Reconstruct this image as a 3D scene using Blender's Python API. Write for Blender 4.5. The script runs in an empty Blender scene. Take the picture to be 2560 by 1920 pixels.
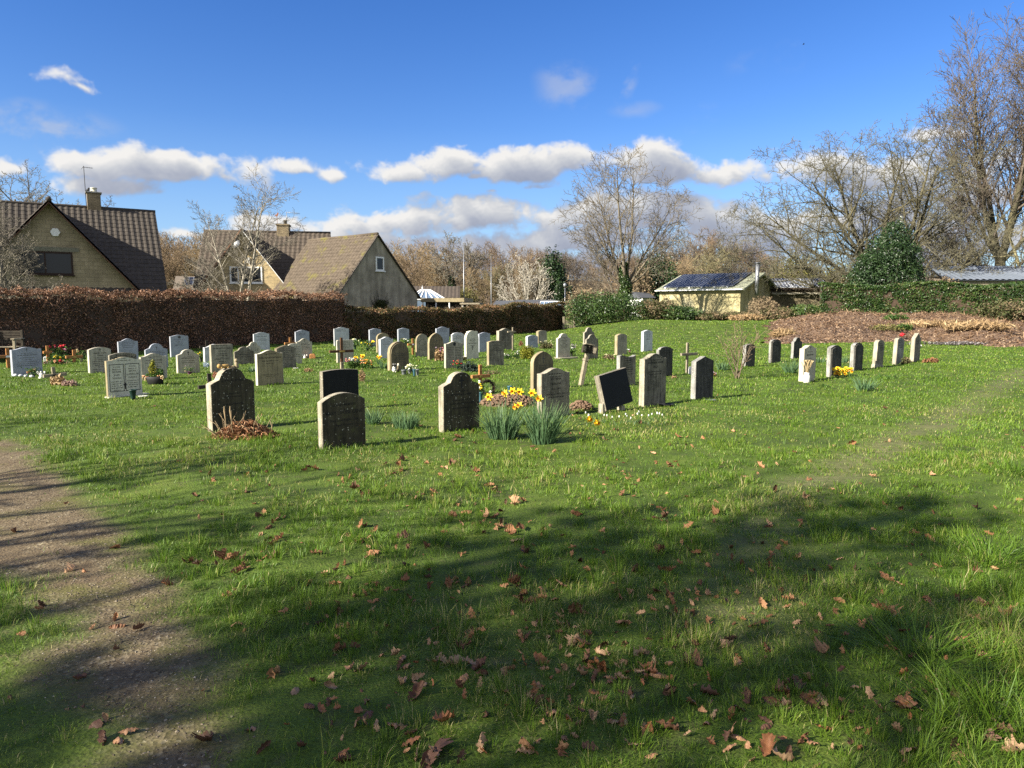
import bpy, math, random
import numpy as np
from mathutils import Vector, Matrix
R = math.radians
C = bpy.context.scene.collection
F, CX, CY, HOR, EYE = 1775.0, 1280.0, 960.0, 775.0, 1.65
PITCH = math.atan((CY - HOR) / F)
SP, CP = math.sin(PITCH), math.cos(PITCH)
SUN_B, SUN_EL = R(33), R(29)          # sun azimuth behind-left of the camera, elevation

def sst(t):
    t = np.clip(t, 0, 1); return t * t * (3 - 2 * t)
def gz(x, y):
    """height of the ground"""
    b = 0.9 * sst((y - 36) / 14) * sst((x - 1) / 9)
    w = 0.03 * np.sin(x * .71 + 1) * np.sin(y * .53 + .4) + 0.012 * np.sin(x * 2.3 + y * 1.7) * np.sin(y * 2.1 - x * .9)
    return b + w
def ray(px, py):
    v = (CY - py) / F
    return ((px - CX) / F, CP + v * SP, -SP + v * CP)
def gp(px, py):
    """point of the ground seen at a place of the photograph"""
    d = ray(px, py); z = 0.0
    for _ in range(12):
        t = (z - EYE) / d[2]
        z = float(gz(d[0] * t, d[1] * t))
    return Vector((d[0] * t, d[1] * t, z))
def at(px, py, Y):
    d = ray(px, py); t = Y / d[1]
    return Vector((d[0] * t, Y, EYE + d[2] * t))
def zat(Y, py):
    k = (CY - py) / F
    # (Y*SP + q*CP) / (Y*CP - q*SP) = k
    q = (k * Y * CP - Y * SP) / (CP + k * SP)
    return EYE + q
CROP = {'A': (0, 800, .18987), 'B': (400, 800, .18987), 'C': (780, 800, .18987), 'D': (1080, 800, .18987),
        'E': (1400, 800, .18987), 'F': (1780, 780, .2803), 'G': (440, 500, .2893), 'H': (1000, 540, .2893),
        'I': (1500, 540, .2893), 'J': (1920, 500, .2893), 'K': (0, 400, .2893)}
def cpx(c, x): return CROP[c][0] + x * CROP[c][2]
def cpy(c, y): return CROP[c][1] + y * CROP[c][2]
def cg(c, x, y): return gp(cpx(c, x), cpy(c, y))

# ------------------------------------------------------------------ tagging
def tag(o, label=None, cat=None, group=None, kind=None):
    if label: o['label'] = label
    if cat: o['category'] = cat
    if group: o['group'] = group
    if kind: o['kind'] = kind
    return o
def thing(name, label, cat, loc=(0, 0, 0), rz=0.0, group=None, rx=0.0, ry=0.0):
    o = bpy.data.objects.new(name, None); C.objects.link(o)
    o.empty_display_size = .1
    o.location = loc; o.rotation_euler = (rx, ry, rz)
    return tag(o, label, cat, group)
def dup(root, loc, rz=0.0, scale=1.0, label=None, group=None):
    r = root.copy(); C.objects.link(r)
    r.location = loc; r.rotation_euler[2] = rz
    r.scale = (scale, scale, scale) if not isinstance(scale, tuple) else scale
    if label: r['label'] = label
    if group: r['group'] = group
    for ch in list(root.children):
        c = ch.copy(); C.objects.link(c); c.parent = r
        for g_ in list(ch.children):
            d = g_.copy(); C.objects.link(d); d.parent = c
    return r

# ------------------------------------------------------------------ mesh builder
class MB:
    def __init__(s): s.v = []; s.f = []; s.m = []; s.sm = []
    def add(s, vs, fs, m=0, smooth=False):
        b = len(s.v); s.v += [tuple(p) for p in vs]
        for f in fs: s.f.append([b + i for i in f]); s.m.append(m); s.sm.append(smooth)
        return s
    def box(s, lo, hi, m=0, M=None):
        x0, y0, z0 = lo; x1, y1, z1 = hi
        vs = [Vector(p) for p in ((x0,y0,z0),(x1,y0,z0),(x1,y1,z0),(x0,y1,z0),(x0,y0,z1),(x1,y0,z1),(x1,y1,z1),(x0,y1,z1))]
        if M is not None: vs = [M @ p for p in vs]
        return s.add(vs, ((3,2,1,0),(4,5,6,7),(0,1,5,4),(1,2,6,5),(2,3,7,6),(3,0,4,7)), m)
    def cbox(s, lo, hi, c=.006, m=0, M=None):
        """box with chamfered edges"""
        x0, y0, z0 = lo; x1, y1, z1 = hi
        vs = []; cx, cy, cz = (x0+x1)/2, (y0+y1)/2, (z0+z1)/2
        rings = [(z0, c), (z0 + c, 0), (z1 - c, 0), (z1, c)]
        for z, i in rings:
            a, b_, d, e = x0 + i, x1 - i, y0 + i, y1 - i
            k = c
            vs += [(a+k,d,z),(b_-k,d,z),(b_,d+k,z),(b_,e-k,z),(b_-k,e,z),(a+k,e,z),(a,e-k,z),(a,d+k,z)]
        vs = [Vector(p) for p in vs]
        if M is not None: vs = [M @ p for p in vs]
        fs = [tuple(range(7, -1, -1)), tuple(range(24, 32))]
        for r in range(3):
            for i in range(8):
                j = (i + 1) % 8; fs.append((r*8+i, r*8+j, r*8+8+j, r*8+8+i))
        return s.add(vs, fs, m)
    def tube(s, pts, rad, n=8, m=0, cap=True, smooth=True):
        pts = [Vector(p) for p in pts]
        if not hasattr(rad, '__len__'): rad = [rad] * len(pts)
        vs = []; fs = []
        for i, p in enumerate(pts):
            d = (pts[min(i+1, len(pts)-1)] - pts[max(i-1, 0)])
            d = d.normalized() if d.length > 1e-9 else Vector((0,0,1))
            a = d.cross(Vector((0,0,1)) if abs(d.z) < .9 else Vector((1,0,0))).normalized(); b = d.cross(a)
            for k in range(n):
                t = 2*math.pi*k/n
                vs.append(p + (a*math.cos(t) + b*math.sin(t)) * rad[i])
        for i in range(len(pts)-1):
            for k in range(n):
                j = (k+1) % n
                fs.append((i*n+k, i*n+n+k, i*n+n+j, i*n+j))
        if cap:
            fs.append(tuple(range(n))); fs.append(tuple(range(len(vs)-1, len(vs)-1-n, -1)))
        return s.add(vs, fs, m, smooth)
    def lathe(s, prof, n=14, m=0, c=(0,0,0), smooth=True):
        vs = []; fs = []
        for r, z in prof:
            for k in range(n):
                t = 2*math.pi*k/n
                vs.append((c[0]+r*math.cos(t), c[1]+r*math.sin(t), c[2]+z))
        for i in range(len(prof)-1):
            for k in range(n):
                j = (k+1) % n
                fs.append((i*n+k, i*n+j, i*n+n+j, i*n+n+k))
        fs.append(tuple(range(n-1, -1, -1))); fs.append(tuple(range(len(vs)-n, len(vs))))
        return s.add(vs, fs, m, smooth)
    def ell(s, c, r, m=0, n=10, k=6, jit=0.0, rng=None):
        vs = []; fs = []
        for i in range(k+1):
            ph = math.pi*i/k
            for j in range(n):
                t = 2*math.pi*j/n
                q = 1 + (rng.uniform(-jit, jit) if jit else 0)
                vs.append((c[0]+r[0]*q*math.sin(ph)*math.cos(t), c[1]+r[1]*q*math.sin(ph)*math.sin(t), c[2]-r[2]*q*math.cos(ph)))
        for i in range(k):
            for j in range(n):
                l = (j+1) % n
                fs.append((i*n+j, i*n+l, i*n+n+l, i*n+n+j))
        return s.add(vs, fs, m, True)
    def prism(s, outline, y0, y1, m=0, c=0.0, mfront=None):
        """outline: (x,z) anticlockwise seen from -y; front at y0, back at y1, edges chamfered by c"""
        n = len(outline); cx = sum(p[0] for p in outline)/n; cz = sum(p[1] for p in outline)/n
        w = max(p[0] for p in outline) - min(p[0] for p in outline); h = max(p[1] for p in outline) - min(p[1] for p in outline)
        fx, fz = 1 - 2*c/max(w, 1e-6), 1 - 2*c/max(h, 1e-6)
        ins = [(cx+(x-cx)*fx, cz+(z-cz)*fz) for x, z in outline]
        vs = [(x, y0, z) for x, z in ins] + [(x, y0+c, z) for x, z in outline] + [(x, y1-c, z) for x, z in outline] + [(x, y1, z) for x, z in ins]
        s.add(vs, [], m); b = len(s.v) - 4*n
        s.f.append([b+i for i in range(n)]); s.m.append(m if mfront is None else mfront); s.sm.append(False)
        s.f.append([b+3*n+i for i in range(n-1, -1, -1)]); s.m.append(m if mfront is None else mfront); s.sm.append(False)
        for r in range(3):
            for i in range(n):
                j = (i+1) % n
                s.f.append([b+r*n+j, b+r*n+i, b+(r+1)*n+i, b+(r+1)*n+j]); s.m.append(m); s.sm.append(False)
        return s
    def build(s, name, mats, parent=None, loc=None):
        me = bpy.data.meshes.new(name); me.from_pydata([tuple(p) for p in s.v], [], s.f)
        if not isinstance(mats, (list, tuple)): mats = [mats]
        for q in mats: me.materials.append(q)
        if len(s.f):
            me.polygons.foreach_set('material_index', s.m); me.polygons.foreach_set('use_smooth', s.sm)
        me.update()
        o = bpy.data.objects.new(name, me); C.objects.link(o)
        if parent: o.parent = parent
        if loc is not None: o.location = loc
        return o

def np_mesh(name, V, Fc, mat, parent=None, loc=None, attr=None, smooth=False, mids=None):
    """V (n,3), Fc (m,k) with one face size; attr: dict of per-vertex floats"""
    V = np.ascontiguousarray(V, dtype=np.float32); Fc = np.ascontiguousarray(Fc, dtype=np.int32)
    me = bpy.data.meshes.new(name); m, k = Fc.shape
    me.vertices.add(len(V)); me.vertices.foreach_set('co', V.ravel())
    me.loops.add(m*k); me.loops.foreach_set('vertex_index', Fc.ravel())
    me.polygons.add(m)
    me.polygons.foreach_set('loop_start', np.arange(0, m*k, k, dtype=np.int32))
    me.polygons.foreach_set('loop_total', np.full(m, k, dtype=np.int32))
    for q in (mat if isinstance(mat, (list, tuple)) else [mat]): me.materials.append(q)
    if mids is not None: me.polygons.foreach_set('material_index', np.asarray(mids, dtype=np.int32))
    me.polygons.foreach_set('use_smooth', np.full(m, bool(smooth)))
    me.update(calc_edges=True)
    for a, val in (attr or {}).items():
        at_ = me.attributes.new(a, 'FLOAT', 'POINT'); at_.data.foreach_set('value', np.ascontiguousarray(val, dtype=np.float32))
    o = bpy.data.objects.new(name, me); C.objects.link(o)
    if parent: o.parent = parent
    if loc is not None: o.location = loc
    return o

def cards(rng, P, size, aspect=.5, nb=None, nbw=0.0, fold=.15):
    """leaf-shaped quads at points P"""
    n = len(P)
    nrm = rng.normal(size=(n, 3))
    if nb is not None: nrm = nrm + nbw * np.asarray(nb)
    nrm /= np.linalg.norm(nrm, axis=1)[:, None] + 1e-9
    a = np.cross(nrm, rng.normal(size=(n, 3))); a /= np.linalg.norm(a, axis=1)[:, None] + 1e-9
    b = np.cross(nrm, a)
    size = np.broadcast_to(size, (n,))[:, None]
    h = a * size * .5; w = b * size * .5 * aspect; f = nrm * size * fold
    V = np.stack([P - h, P + w + f, P + h, P - w + f], 1).reshape(-1, 3)
    Fc = np.arange(4*n).reshape(n, 4)
    return V, Fc
def rep(a, k): return np.repeat(a, k)

# ------------------------------------------------------------------ materials
def newmat(name):
    m = bpy.data.materials.new(name); m.use_nodes = True
    nt = m.node_tree; bs = nt.nodes['Principled BSDF']
    return m, nt, bs
def N(nt, t, **kw):
    n = nt.nodes.new(t)
    for k, v in kw.items():
        if k.startswith('i_'):
            key = k[2:]; key = int(key) if key.isdigit() else key
            n.inputs[key].default_value = v
        else: setattr(n, k, v)
    return n
def ramp(nt, stops, fac=None, interp='LINEAR'):
    r = nt.nodes.new('ShaderNodeValToRGB'); cr = r.color_ramp; cr.interpolation = interp
    while len(cr.elements) > 1: cr.elements.remove(cr.elements[-1])
    cr.elements[0].position = stops[0][0]; cr.elements[0].color = (*stops[0][1], 1)
    for p, c in stops[1:]:
        e = cr.elements.new(p); e.color = (*c, 1)
    if fac is not None: nt.links.new(fac, r.inputs[0])
    return r
def mixc(nt, fac, a, b, mode='MIX'):
    n = nt.nodes.new('ShaderNodeMix'); n.data_type = 'RGBA'; n.blend_type = mode
    for s, v in ((0, fac), (6, a), (7, b)):
        if isinstance(v, bpy.types.NodeSocket): nt.links.new(v, n.inputs[s])
        elif s == 0: n.inputs[0].default_value = v
        else: n.inputs[s].default_value = (*v, 1)
    return n.outputs[2]
def mth(nt, op, a, b=None, c=None, clamp=False):
    n = nt.nodes.new('ShaderNodeMath'); n.operation = op; n.use_clamp = clamp
    for i, v in enumerate((a, b, c)):
        if v is None: continue
        if isinstance(v, bpy.types.NodeSocket): nt.links.new(v, n.inputs[i])
        else: n.inputs[i].default_value = v
    return n.outputs[0]
def coords(nt, rnd=True, which='Object'):
    tc = nt.nodes.new('ShaderNodeTexCoord')
    if not rnd: return tc.outputs[which]
    oi = nt.nodes.new('ShaderNodeObjectInfo')
    sc = mth(nt, 'MULTIPLY', oi.outputs['Random'], 37.0)
    v = nt.nodes.new('ShaderNodeVectorMath'); v.operation = 'ADD'
    nt.links.new(tc.outputs[which], v.inputs[0]); nt.links.new(sc, v.inputs[1])
    return v.outputs[0]
def noise(nt, vec, scale, detail=4, rough=.55, sx=None):
    if sx is not None:
        mp = nt.nodes.new('ShaderNodeMapping'); mp.inputs['Scale'].default_value = sx
        nt.links.new(vec, mp.inputs[0]); vec = mp.outputs[0]
    n = nt.nodes.new('ShaderNodeTexNoise'); n.inputs['Scale'].default_value = scale
    n.inputs['Detail'].default_value = detail; n.inputs['Roughness'].default_value = rough
    nt.links.new(vec, n.inputs['Vector']); return n.outputs[0]
def bump(nt, bs, h, strength=.4, dist=.01):
    b = nt.nodes.new('ShaderNodeBump'); b.inputs['Strength'].default_value = strength; b.inputs['Distance'].default_value = dist
    nt.links.new(h, b.inputs['Height']); nt.links.new(b.outputs[0], bs.inputs['Normal'])

def simple(name, c, c2=None, rough=.7, scale=12, metal=0, bstr=.25, spec=.3):
    m, nt, bs = newmat(name); v = coords(nt)
    n = noise(nt, v, scale, 5)
    c2 = c2 or tuple(x*.6 for x in c)
    r = ramp(nt, [(.3, c2), (.7, c)], n); nt.links.new(r.outputs[0], bs.inputs['Base Color'])
    bs.inputs['Roughness'].default_value = rough; bs.inputs['Metallic'].default_value = metal
    bs.inputs['Specular IOR Level'].default_value = spec
    if bstr: bump(nt, bs, noise(nt, v, scale*6, 3), bstr, .004)
    return m
def stone(name, c, dark=.55, lichen=None, spot_scale=30, spot_thr=.28, streak=.5, grain=160, gamt=.25, moss=0.0, rough=.85, bstr=.35):
    """weathered stone: broad patches, rain streaks, grain and lichen spots"""
    m, nt, bs = newmat(name); v = coords(nt)
    big = noise(nt, v, 4, 5, .6)
    st = noise(nt, v, 3, 4, .6, (9, 9, .8))
    d = tuple(x*dark for x in c)
    col = ramp(nt, [(.35, d), (.62, c)], big).outputs[0]
    k = ramp(nt, [(.35, (1-streak,)*3), (.6, (1, 1, 1))], st).outputs[0]
    col = mixc(nt, 1.0, col, k, 'MULTIPLY')
    gr = noise(nt, v, grain, 2, .6)
    gk = ramp(nt, [(.35, (1-gamt,)*3), (.65, (1+gamt*.3,)*3)], gr).outputs[0]
    col = mixc(nt, 1.0, col, gk, 'MULTIPLY')
    if moss:
        mo = ramp(nt, [(.55, (0, 0, 0)), (.7, (moss,)*3)], noise(nt, v, 9, 6, .7)).outputs[0]
        col = mixc(nt, mo, col, (.10, .11, .03))
    if lichen:
        vo = N(nt, 'ShaderNodeTexVoronoi', i_Scale=spot_scale); nt.links.new(v, vo.inputs['Vector'])
        wob = mth(nt, 'ADD', vo.outputs[0], mth(nt, 'MULTIPLY', mth(nt, 'SUBTRACT', noise(nt, v, spot_scale*2.5, 4), .5), .5))
        pat = mth(nt, 'MULTIPLY', mth(nt, 'LESS_THAN', wob, spot_thr), ramp(nt, [(.4, (0, 0, 0)), (.52, (1, 1, 1))], noise(nt, v, 5, 3)).outputs[0])
        col = mixc(nt, pat, col, lichen)
    nt.links.new(col, bs.inputs['Base Color'])
    bs.inputs['Roughness'].default_value = rough; bs.inputs['Specular IOR Level'].default_value = .25
    bump(nt, bs, mth(nt, 'ADD', gr, big), bstr, .006)
    return m
def leafmat(name, stops, rough=.6, trans=.3, big=0.0, spec=.25, bigscale=1.5):
    m, nt, bs = newmat(name)
    a = N(nt, 'ShaderNodeAttribute', attribute_name='v')
    fac = a.outputs['Fac']
    if big:
        tc = coords(nt)
        fac = mth(nt, 'ADD', fac, mth(nt, 'MULTIPLY', mth(nt, 'SUBTRACT', noise(nt, tc, bigscale, 3), .5), big))
    r = ramp(nt, stops, fac)
    nt.links.new(r.outputs[0], bs.inputs['Base Color']); bs.inputs['Roughness'].default_value = rough
    bs.inputs['Specular IOR Level'].default_value = spec
    if trans:
        tr = N(nt, 'ShaderNodeBsdfTranslucent'); nt.links.new(r.outputs[0], tr.inputs[0])
        mx = N(nt, 'ShaderNodeMixShader'); mx.inputs[0].default_value = trans
        nt.links.new(bs.outputs[0], mx.inputs[1]); nt.links.new(tr.outputs[0], mx.inputs[2])
        nt.links.new(mx.outputs[0], nt.nodes['Material Output'].inputs[0])
    return m
def bark(name, c, c2, c3=None, scale=2.0, rough=.9):
    m, nt, bs = newmat(name); v = coords(nt)
    n = noise(nt, v, scale, 6, .65)
    st = [(.3, c2), (.6, c)] + ([(.75, c3)] if c3 else [])
    r = ramp(nt, st, n); nt.links.new(r.outputs[0], bs.inputs['Base Color']); bs.inputs['Roughness'].default_value = rough
    bs.inputs['Specular IOR Level'].default_value = .15
    bump(nt, bs, noise(nt, v, scale*8, 4), .5, .02)
    return m
MT = {}
MT['blue'] = stone('slate_blue_stone', (.35, .37, .41), .8, streak=.12, grain=220, gamt=.12, rough=.6, bstr=.1)
MT['white'] = stone('white_stone', (.54, .55, .55), .8, streak=.15, grain=220, gamt=.10, rough=.6, bstr=.1)
MT['cream'] = stone('cream_stone', (.50, .46, .355), .78, streak=.3, gamt=.12)
MT['pale'] = stone('pale_buff_stone', (.62, .59, .46), .85, streak=.2, gamt=.12)
MT['tan'] = stone('tan_stone', (.40, .36, .27), .7, streak=.4, gamt=.2)
MT['gold'] = stone('golden_stone', (.34, .28, .165), .72, streak=.35, gamt=.18)
MT['brown'] = stone('brown_stone', (.20, .165, .10), .6, streak=.4, gamt=.2)
MT['grey'] = stone('grey_stone', (.33, .32, .29), .6, lichen=(.5, .48, .40), spot_scale=45, spot_thr=.2, streak=.5)
MT['olive'] = stone('weathered_grey_stone', (.27, .24, .18), .6, lichen=(.42, .40, .32), spot_scale=40, spot_thr=.2, streak=.5)
MT['sooty'] = stone('sooty_stone', (.085, .08, .068), .5, lichen=(.3, .29, .24), spot_scale=42, spot_thr=.16, streak=.6)
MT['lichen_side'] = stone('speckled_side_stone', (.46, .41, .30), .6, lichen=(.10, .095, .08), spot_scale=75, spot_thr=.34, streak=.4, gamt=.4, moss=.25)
MT['algae'] = stone('algae_dark_stone', (.088, .076, .045), .5, lichen=(.33, .32, .25), spot_scale=24, spot_thr=.17, streak=.5, moss=.4)
MT['algae_pale'] = stone('algae_stained_stone', (.27, .245, .185), .4, lichen=(.42, .40, .33), spot_scale=50, spot_thr=.14, streak=.6)
MT['polished'] = stone('black_granite', (.009, .009, .010), .7, lichen=(.13, .13, .12), spot_scale=60, spot_thr=.1, streak=.2, rough=.7, bstr=.05)
MT['letters'] = simple('engraved_letters', (.022, .022, .021), (.014, .014, .013), bstr=0)
MT['letters_soft'] = simple('faded_letters', (.085, .084, .08), (.055, .053, .048), bstr=0)
MT['letters_dark'] = simple('black_letters', (.012, .012, .011), (.008, .008, .008), bstr=0)
MT['oak'] = bark('orange_oak_wood', (.36, .17, .06), (.22, .10, .035), scale=9, rough=.6)
MT['darkwood'] = bark('dark_stained_wood', (.11, .055, .028), (.05, .028, .016), scale=9, rough=.65)
MT['greywood'] = bark('weathered_grey_wood', (.27, .23, .16), (.13, .115, .085), scale=9)
MT['oldwood'] = bark('old_brown_wood', (.05, .042, .032), (.025, .022, .018), scale=9)
MT['brass'] = simple('brass_plate', (.5, .36, .12), (.35, .25, .08), rough=.35, metal=.8, bstr=0)
MT['plastic_green'] = simple('dark_green_plastic', (.012, .035, .028), rough=.45, bstr=0)
MT['plastic_blue'] = simple('teal_plastic', (.05, .13, .16), rough=.45, bstr=0)
MT['plastic_grey'] = simple('grey_plastic', (.16, .17, .18), rough=.5, bstr=0)
MT['ceramic'] = simple('white_ceramic', (.72, .71, .66), (.5, .48, .42), rough=.4, bstr=.05)
MT['terracotta'] = simple('terracotta', (.34, .15, .07))
MT['purple'] = simple('purple_pot', (.16, .05, .12), bstr=0)
MT['black'] = simple('black_paint', (.02, .02, .02), bstr=0)
MT['metal'] = simple('galvanised_metal', (.30, .31, .32), rough=.45, metal=.6, bstr=0)
MT['whitepaint'] = simple('white_paint', (.78, .78, .76), (.66, .66, .63), rough=.5, bstr=0)
def petal(name, c): return simple(name, c, tuple(x*.75 for x in c), rough=.55, scale=25, bstr=0)
PT = {k: petal(k + '_petals', c) for k, c in dict(yellow=(.86, .62, .02), orange=(.80, .36, .02), red=(.55, .02, .03), pink=(.62, .22, .30),
      white=(.80, .80, .74), cream=(.74, .72, .42), rust=(.34, .15, .06), straw=(.48, .37, .20), mauve=(.40, .30, .36), peach=(.70, .33, .18)).items()}
GREENLEAF = leafmat('plant_leaves', [(0, (.02, .05, .012)), (.5, (.05, .11, .02)), (1, (.12, .19, .04))])
DAFFLEAF = leafmat('daffodil_leaves', [(0, (.045, .095, .04)), (.55, (.10, .175, .08)), (1, (.21, .28, .09))], rough=.45)
DEADLEAF = leafmat('dead_leaves', [(0, (.05, .025, .013)), (.4, (.16, .075, .035)), (.8, (.34, .17, .08)), (1, (.48, .30, .17))], trans=.15)
GLASS, _nt, _bs = newmat('window_glass')
_bs.inputs['Base Color'].default_value = (.012, .013, .016, 1); _bs.inputs['Roughness'].default_value = .12; _bs.inputs['Specular IOR Level'].default_value = .35
sc = bpy.context.scene
# ------------------------------------------------------------------ camera, light, sky
cam = bpy.data.cameras.new('camera'); co = bpy.data.objects.new('camera', cam); C.objects.link(co)
cam.sensor_width = 36; cam.lens = F / 2560 * 36; cam.clip_end = 3000; cam.clip_start = .05
co.location = (0, 0, EYE); co.rotation_euler = (math.pi/2 - PITCH, 0, 0)
sc.camera = co
sun = bpy.data.lights.new('sun', 'SUN'); so = bpy.data.objects.new('sun', sun); C.objects.link(so)
sun.energy = 5.0; sun.angle = R(.53); sun.color = (1.0, .93, .80)
sdir = Vector((-math.cos(SUN_B)*math.cos(SUN_EL), -math.sin(SUN_B)*math.cos(SUN_EL), math.sin(SUN_EL)))
so.rotation_euler = sdir.to_track_quat('Z', 'Y').to_euler(); so.location = sdir * 60
sc.view_settings.view_transform = 'Standard'; sc.view_settings.look = 'None'; sc.view_settings.gamma = 1
sc.view_settings.exposure = 1.60; sc.view_settings.use_curve_mapping = False
sc.cycles.use_denoising = False
try:
    sc.cycles.denoiser = 'OPENIMAGEDENOISE'; sc.cycles.denoising_input_passes = 'RGB_ALBEDO_NORMAL'
except Exception: pass
sc.cycles.max_bounces = 4; sc.cycles.diffuse_bounces = 2; sc.cycles.transparent_max_bounces = 8; sc.cycles.glossy_bounces = 2
sc.render.use_persistent_data = False

w = bpy.data.worlds.new('World'); sc.world = w; w.use_nodes = True
nt = w.node_tree; bg = nt.nodes['Background']; bg.inputs['Strength'].default_value = .13
sky = N(nt, 'ShaderNodeTexSky', sky_type='NISHITA'); sky.sun_disc = False
sky.sun_elevation = SUN_EL; sky.sun_rotation = math.atan2(sdir.x, sdir.y)
sky.air_density = 1.0; sky.dust_density = .1; sky.ozone_density = 3.0; sky.altitude = 60
hs = N(nt, 'ShaderNodeHueSaturation', i_Saturation=1.31, i_Value=.465, i_Hue=.517); nt.links.new(sky.outputs[0], hs.inputs['Color'])
# clouds: places given as directions (azimuth, elevation), each an ellipse that frays by fractal noise
CLOUDS = [  # x, y, rx, ry (pixels of the photograph turned into directions), weight
 (160,200,58,32,.72), (205,225,52,20,.55), (30,415,95,52,1.0), (300,420,180,68,1.15), (430,432,180,58,1.15), (250,470,120,35,.8), (545,445,60,36,.75),
 (745,418,55,24,.9), (830,430,52,28,.9), (985,428,110,50,1.1), (1095,412,85,56,1.1), (1195,440,40,15,.55), (1310,425,105,68,1.1), (1430,412,120,60,1.15), (1560,408,120,54,1.1), (1650,438,150,54,1.15), (1800,440,125,52,1.1), (1350,470,80,25,.7),
 (1235,478,28,14,.5),
 (1000,562,190,40,1.0), (860,575,150,34,1.0), (1200,545,190,50,1.15), (1420,535,190,54,1.15), (1620,548,170,50,1.1), (1790,545,140,50,1.05), (700,575,110,30,.95), (1480,605,280,42,1.1), (1150,612,280,38,1.05), (850,612,220,32,.9), (1850,590,180,60,1.05), (1350,665,360,40,1.0), (700,655,260,32,.8),
 (2080,420,130,75,.9), (2250,430,180,90,1.0), (2430,470,170,110,1.0), (2560,400,120,90,.9), (2150,560,230,60,.9), (2430,620,200,70,.9), (2330,330,120,40,.7), (470,590,130,26,.6), (250,560,140,20,.2)]
def hsh(a, b, seed):
    n = (a*374761393 + b*668265263 + seed*974634497) & 0xffffffff
    n = ((n ^ (n >> 13))*1274126177) & 0xffffffff
    return ((n ^ (n >> 16)) & 0xffff)/65535.0
def vnoise(x, y, s, seed=0):
    x = np.asarray(x)*s; y = np.asarray(y)*s
    xi = np.floor(x).astype(np.int64); yi = np.floor(y).astype(np.int64); fx = x-xi; fy = y-yi
    fx = fx*fx*fx*(fx*(fx*6-15)+10); fy = fy*fy*fy*(fy*(fy*6-15)+10)
    return (hsh(xi, yi, seed)*(1-fx)+hsh(xi+1, yi, seed)*fx)*(1-fy) + (hsh(xi, yi+1, seed)*(1-fx)+hsh(xi+1, yi+1, seed)*fx)*fy
AZ0, AZ1, EL0, EL1 = -.90, .90, -.02, .58
def cloud_maps():
    """cover and brightness of the cloud field over azimuth and elevation, computed here (nothing is loaded)"""
    Wd, Hd = 2000, 668
    A, E = np.meshgrid(np.linspace(AZ0, AZ1, Wd), np.linspace(EL0, EL1, Hd))
    def oct_(x, y, s, n, seed, gain=.55, bil=False):
        t = 0; amp = 1; tot = 0
        for i in range(n):
            v = vnoise(x*np.cos(i)+y*np.sin(i), y*np.cos(i)-x*np.sin(i), s, seed+i)
            if bil: v = 1-np.abs(2*v-1)
            t = t+amp*v; tot += amp; amp *= gain; s *= 2.03
        return t/tot
    wx = oct_(A, E*1.3, 9, 4, 60)-.5; wy = oct_(A, E*1.3, 9, 4, 70)-.5
    A2, E2 = A+.035*wx, E+.028*wy
    cur = np.full(A.shape, -1.0)
    for px, py, rx, ry, wt in CLOUDS:
        d = Vector(ray(px, py)).normalized(); a0 = math.atan2(d.x, d.y); e0 = math.asin(d.z)
        ra = rx/F*math.cos(a0)*1.05; re = ry/F*math.cos(a0)*(.76 if py < 500 else 1.14)
        v = (E2-e0)/re; v = np.where(v < 0, v*1.3, v); q = np.sqrt(((A2-a0)/ra)**2+v*v)
        c = 1.15*wt-q*max(wt, .8); h = np.clip(.2-np.abs(cur-c), 0, None)/.2; cur = np.maximum(cur, c)+h*h*h*.2/6
    n1 = oct_(A2, E2*1.35, 15, 7, 3, .58); n2 = oct_(A2, E2*1.35, 26, 5, 33, .55, True)
    d = cur+(n1-.5)*2.2+(n2-.55)*.6-.03
    al = sst((d-.02)/.62)
    dx, dy = (AZ1-AZ0)/Wd, (EL1-EL0)/Hd; T = np.zeros_like(d)
    for k in range(1, 9):
        sx_, sy_ = int(round(k*.0040/dx)), int(round(k*.0052/dy)); sh = np.roll(np.roll(np.clip(d, 0, 1.4), sx_, 1), -sy_, 0); sh[-sy_:, :] = 0; T += sh
    lit = np.exp(-T*.30)*(.55+.45*np.clip(d*1.4, 0, 1)); lit = np.clip(lit*1.25+.05+(n2-.55)*.30, 0, 1)
    for px, py, rx, ry, wt, tilt in ((1425, 215, 75, 50, .50, .5), (1582, 205, 30, 60, .48, -.2), (1605, 282, 62, 18, .30, .1), (1768, 300, 26, 40, .26, -.5), (1965, 140, 40, 34, .16, .2), (1450, 265, 30, 30, .26, .3), (1865, 165, 50, 26, .10, .4), (40, 285, 70, 30, .5, .5), (120, 330, 150, 50, .55, .25)):
        d_ = Vector(ray(px, py)).normalized(); a0 = math.atan2(d_.x, d_.y); e0 = math.asin(d_.z); k = F/math.cos(a0)
        u, v = (A2-a0)*k/rx, (E2-e0)*k/ry; u, v = u*math.cos(tilt)+v*math.sin(tilt)*ry/rx, v*math.cos(tilt)-u*math.sin(tilt)*rx/ry*.6
        f = np.clip(1.25-np.sqrt(u*u+v*v), 0, 1); w = wt*sst(f)*sst((n1-.36)/.26)*(.45+.55*n2)
        lit = np.where(w > al, .62, lit); al = np.maximum(al, w)
    px_ = np.stack([lit, al, np.zeros_like(al), np.ones_like(al)], -1).astype(np.float32)
    im = bpy.data.images.new('cloud_field', Wd, Hd, float_buffer=True, is_data=True); im.pixels.foreach_set(px_.ravel()); im.update(); im.pack()
    return im
tc = N(nt, 'ShaderNodeTexCoord'); sx = N(nt, 'ShaderNodeSeparateXYZ'); nt.links.new(tc.outputs['Generated'], sx.inputs[0])
az = mth(nt, 'ARCTAN2', sx.outputs[0], sx.outputs[1]); el = mth(nt, 'ARCSINE', sx.outputs[2])
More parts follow.
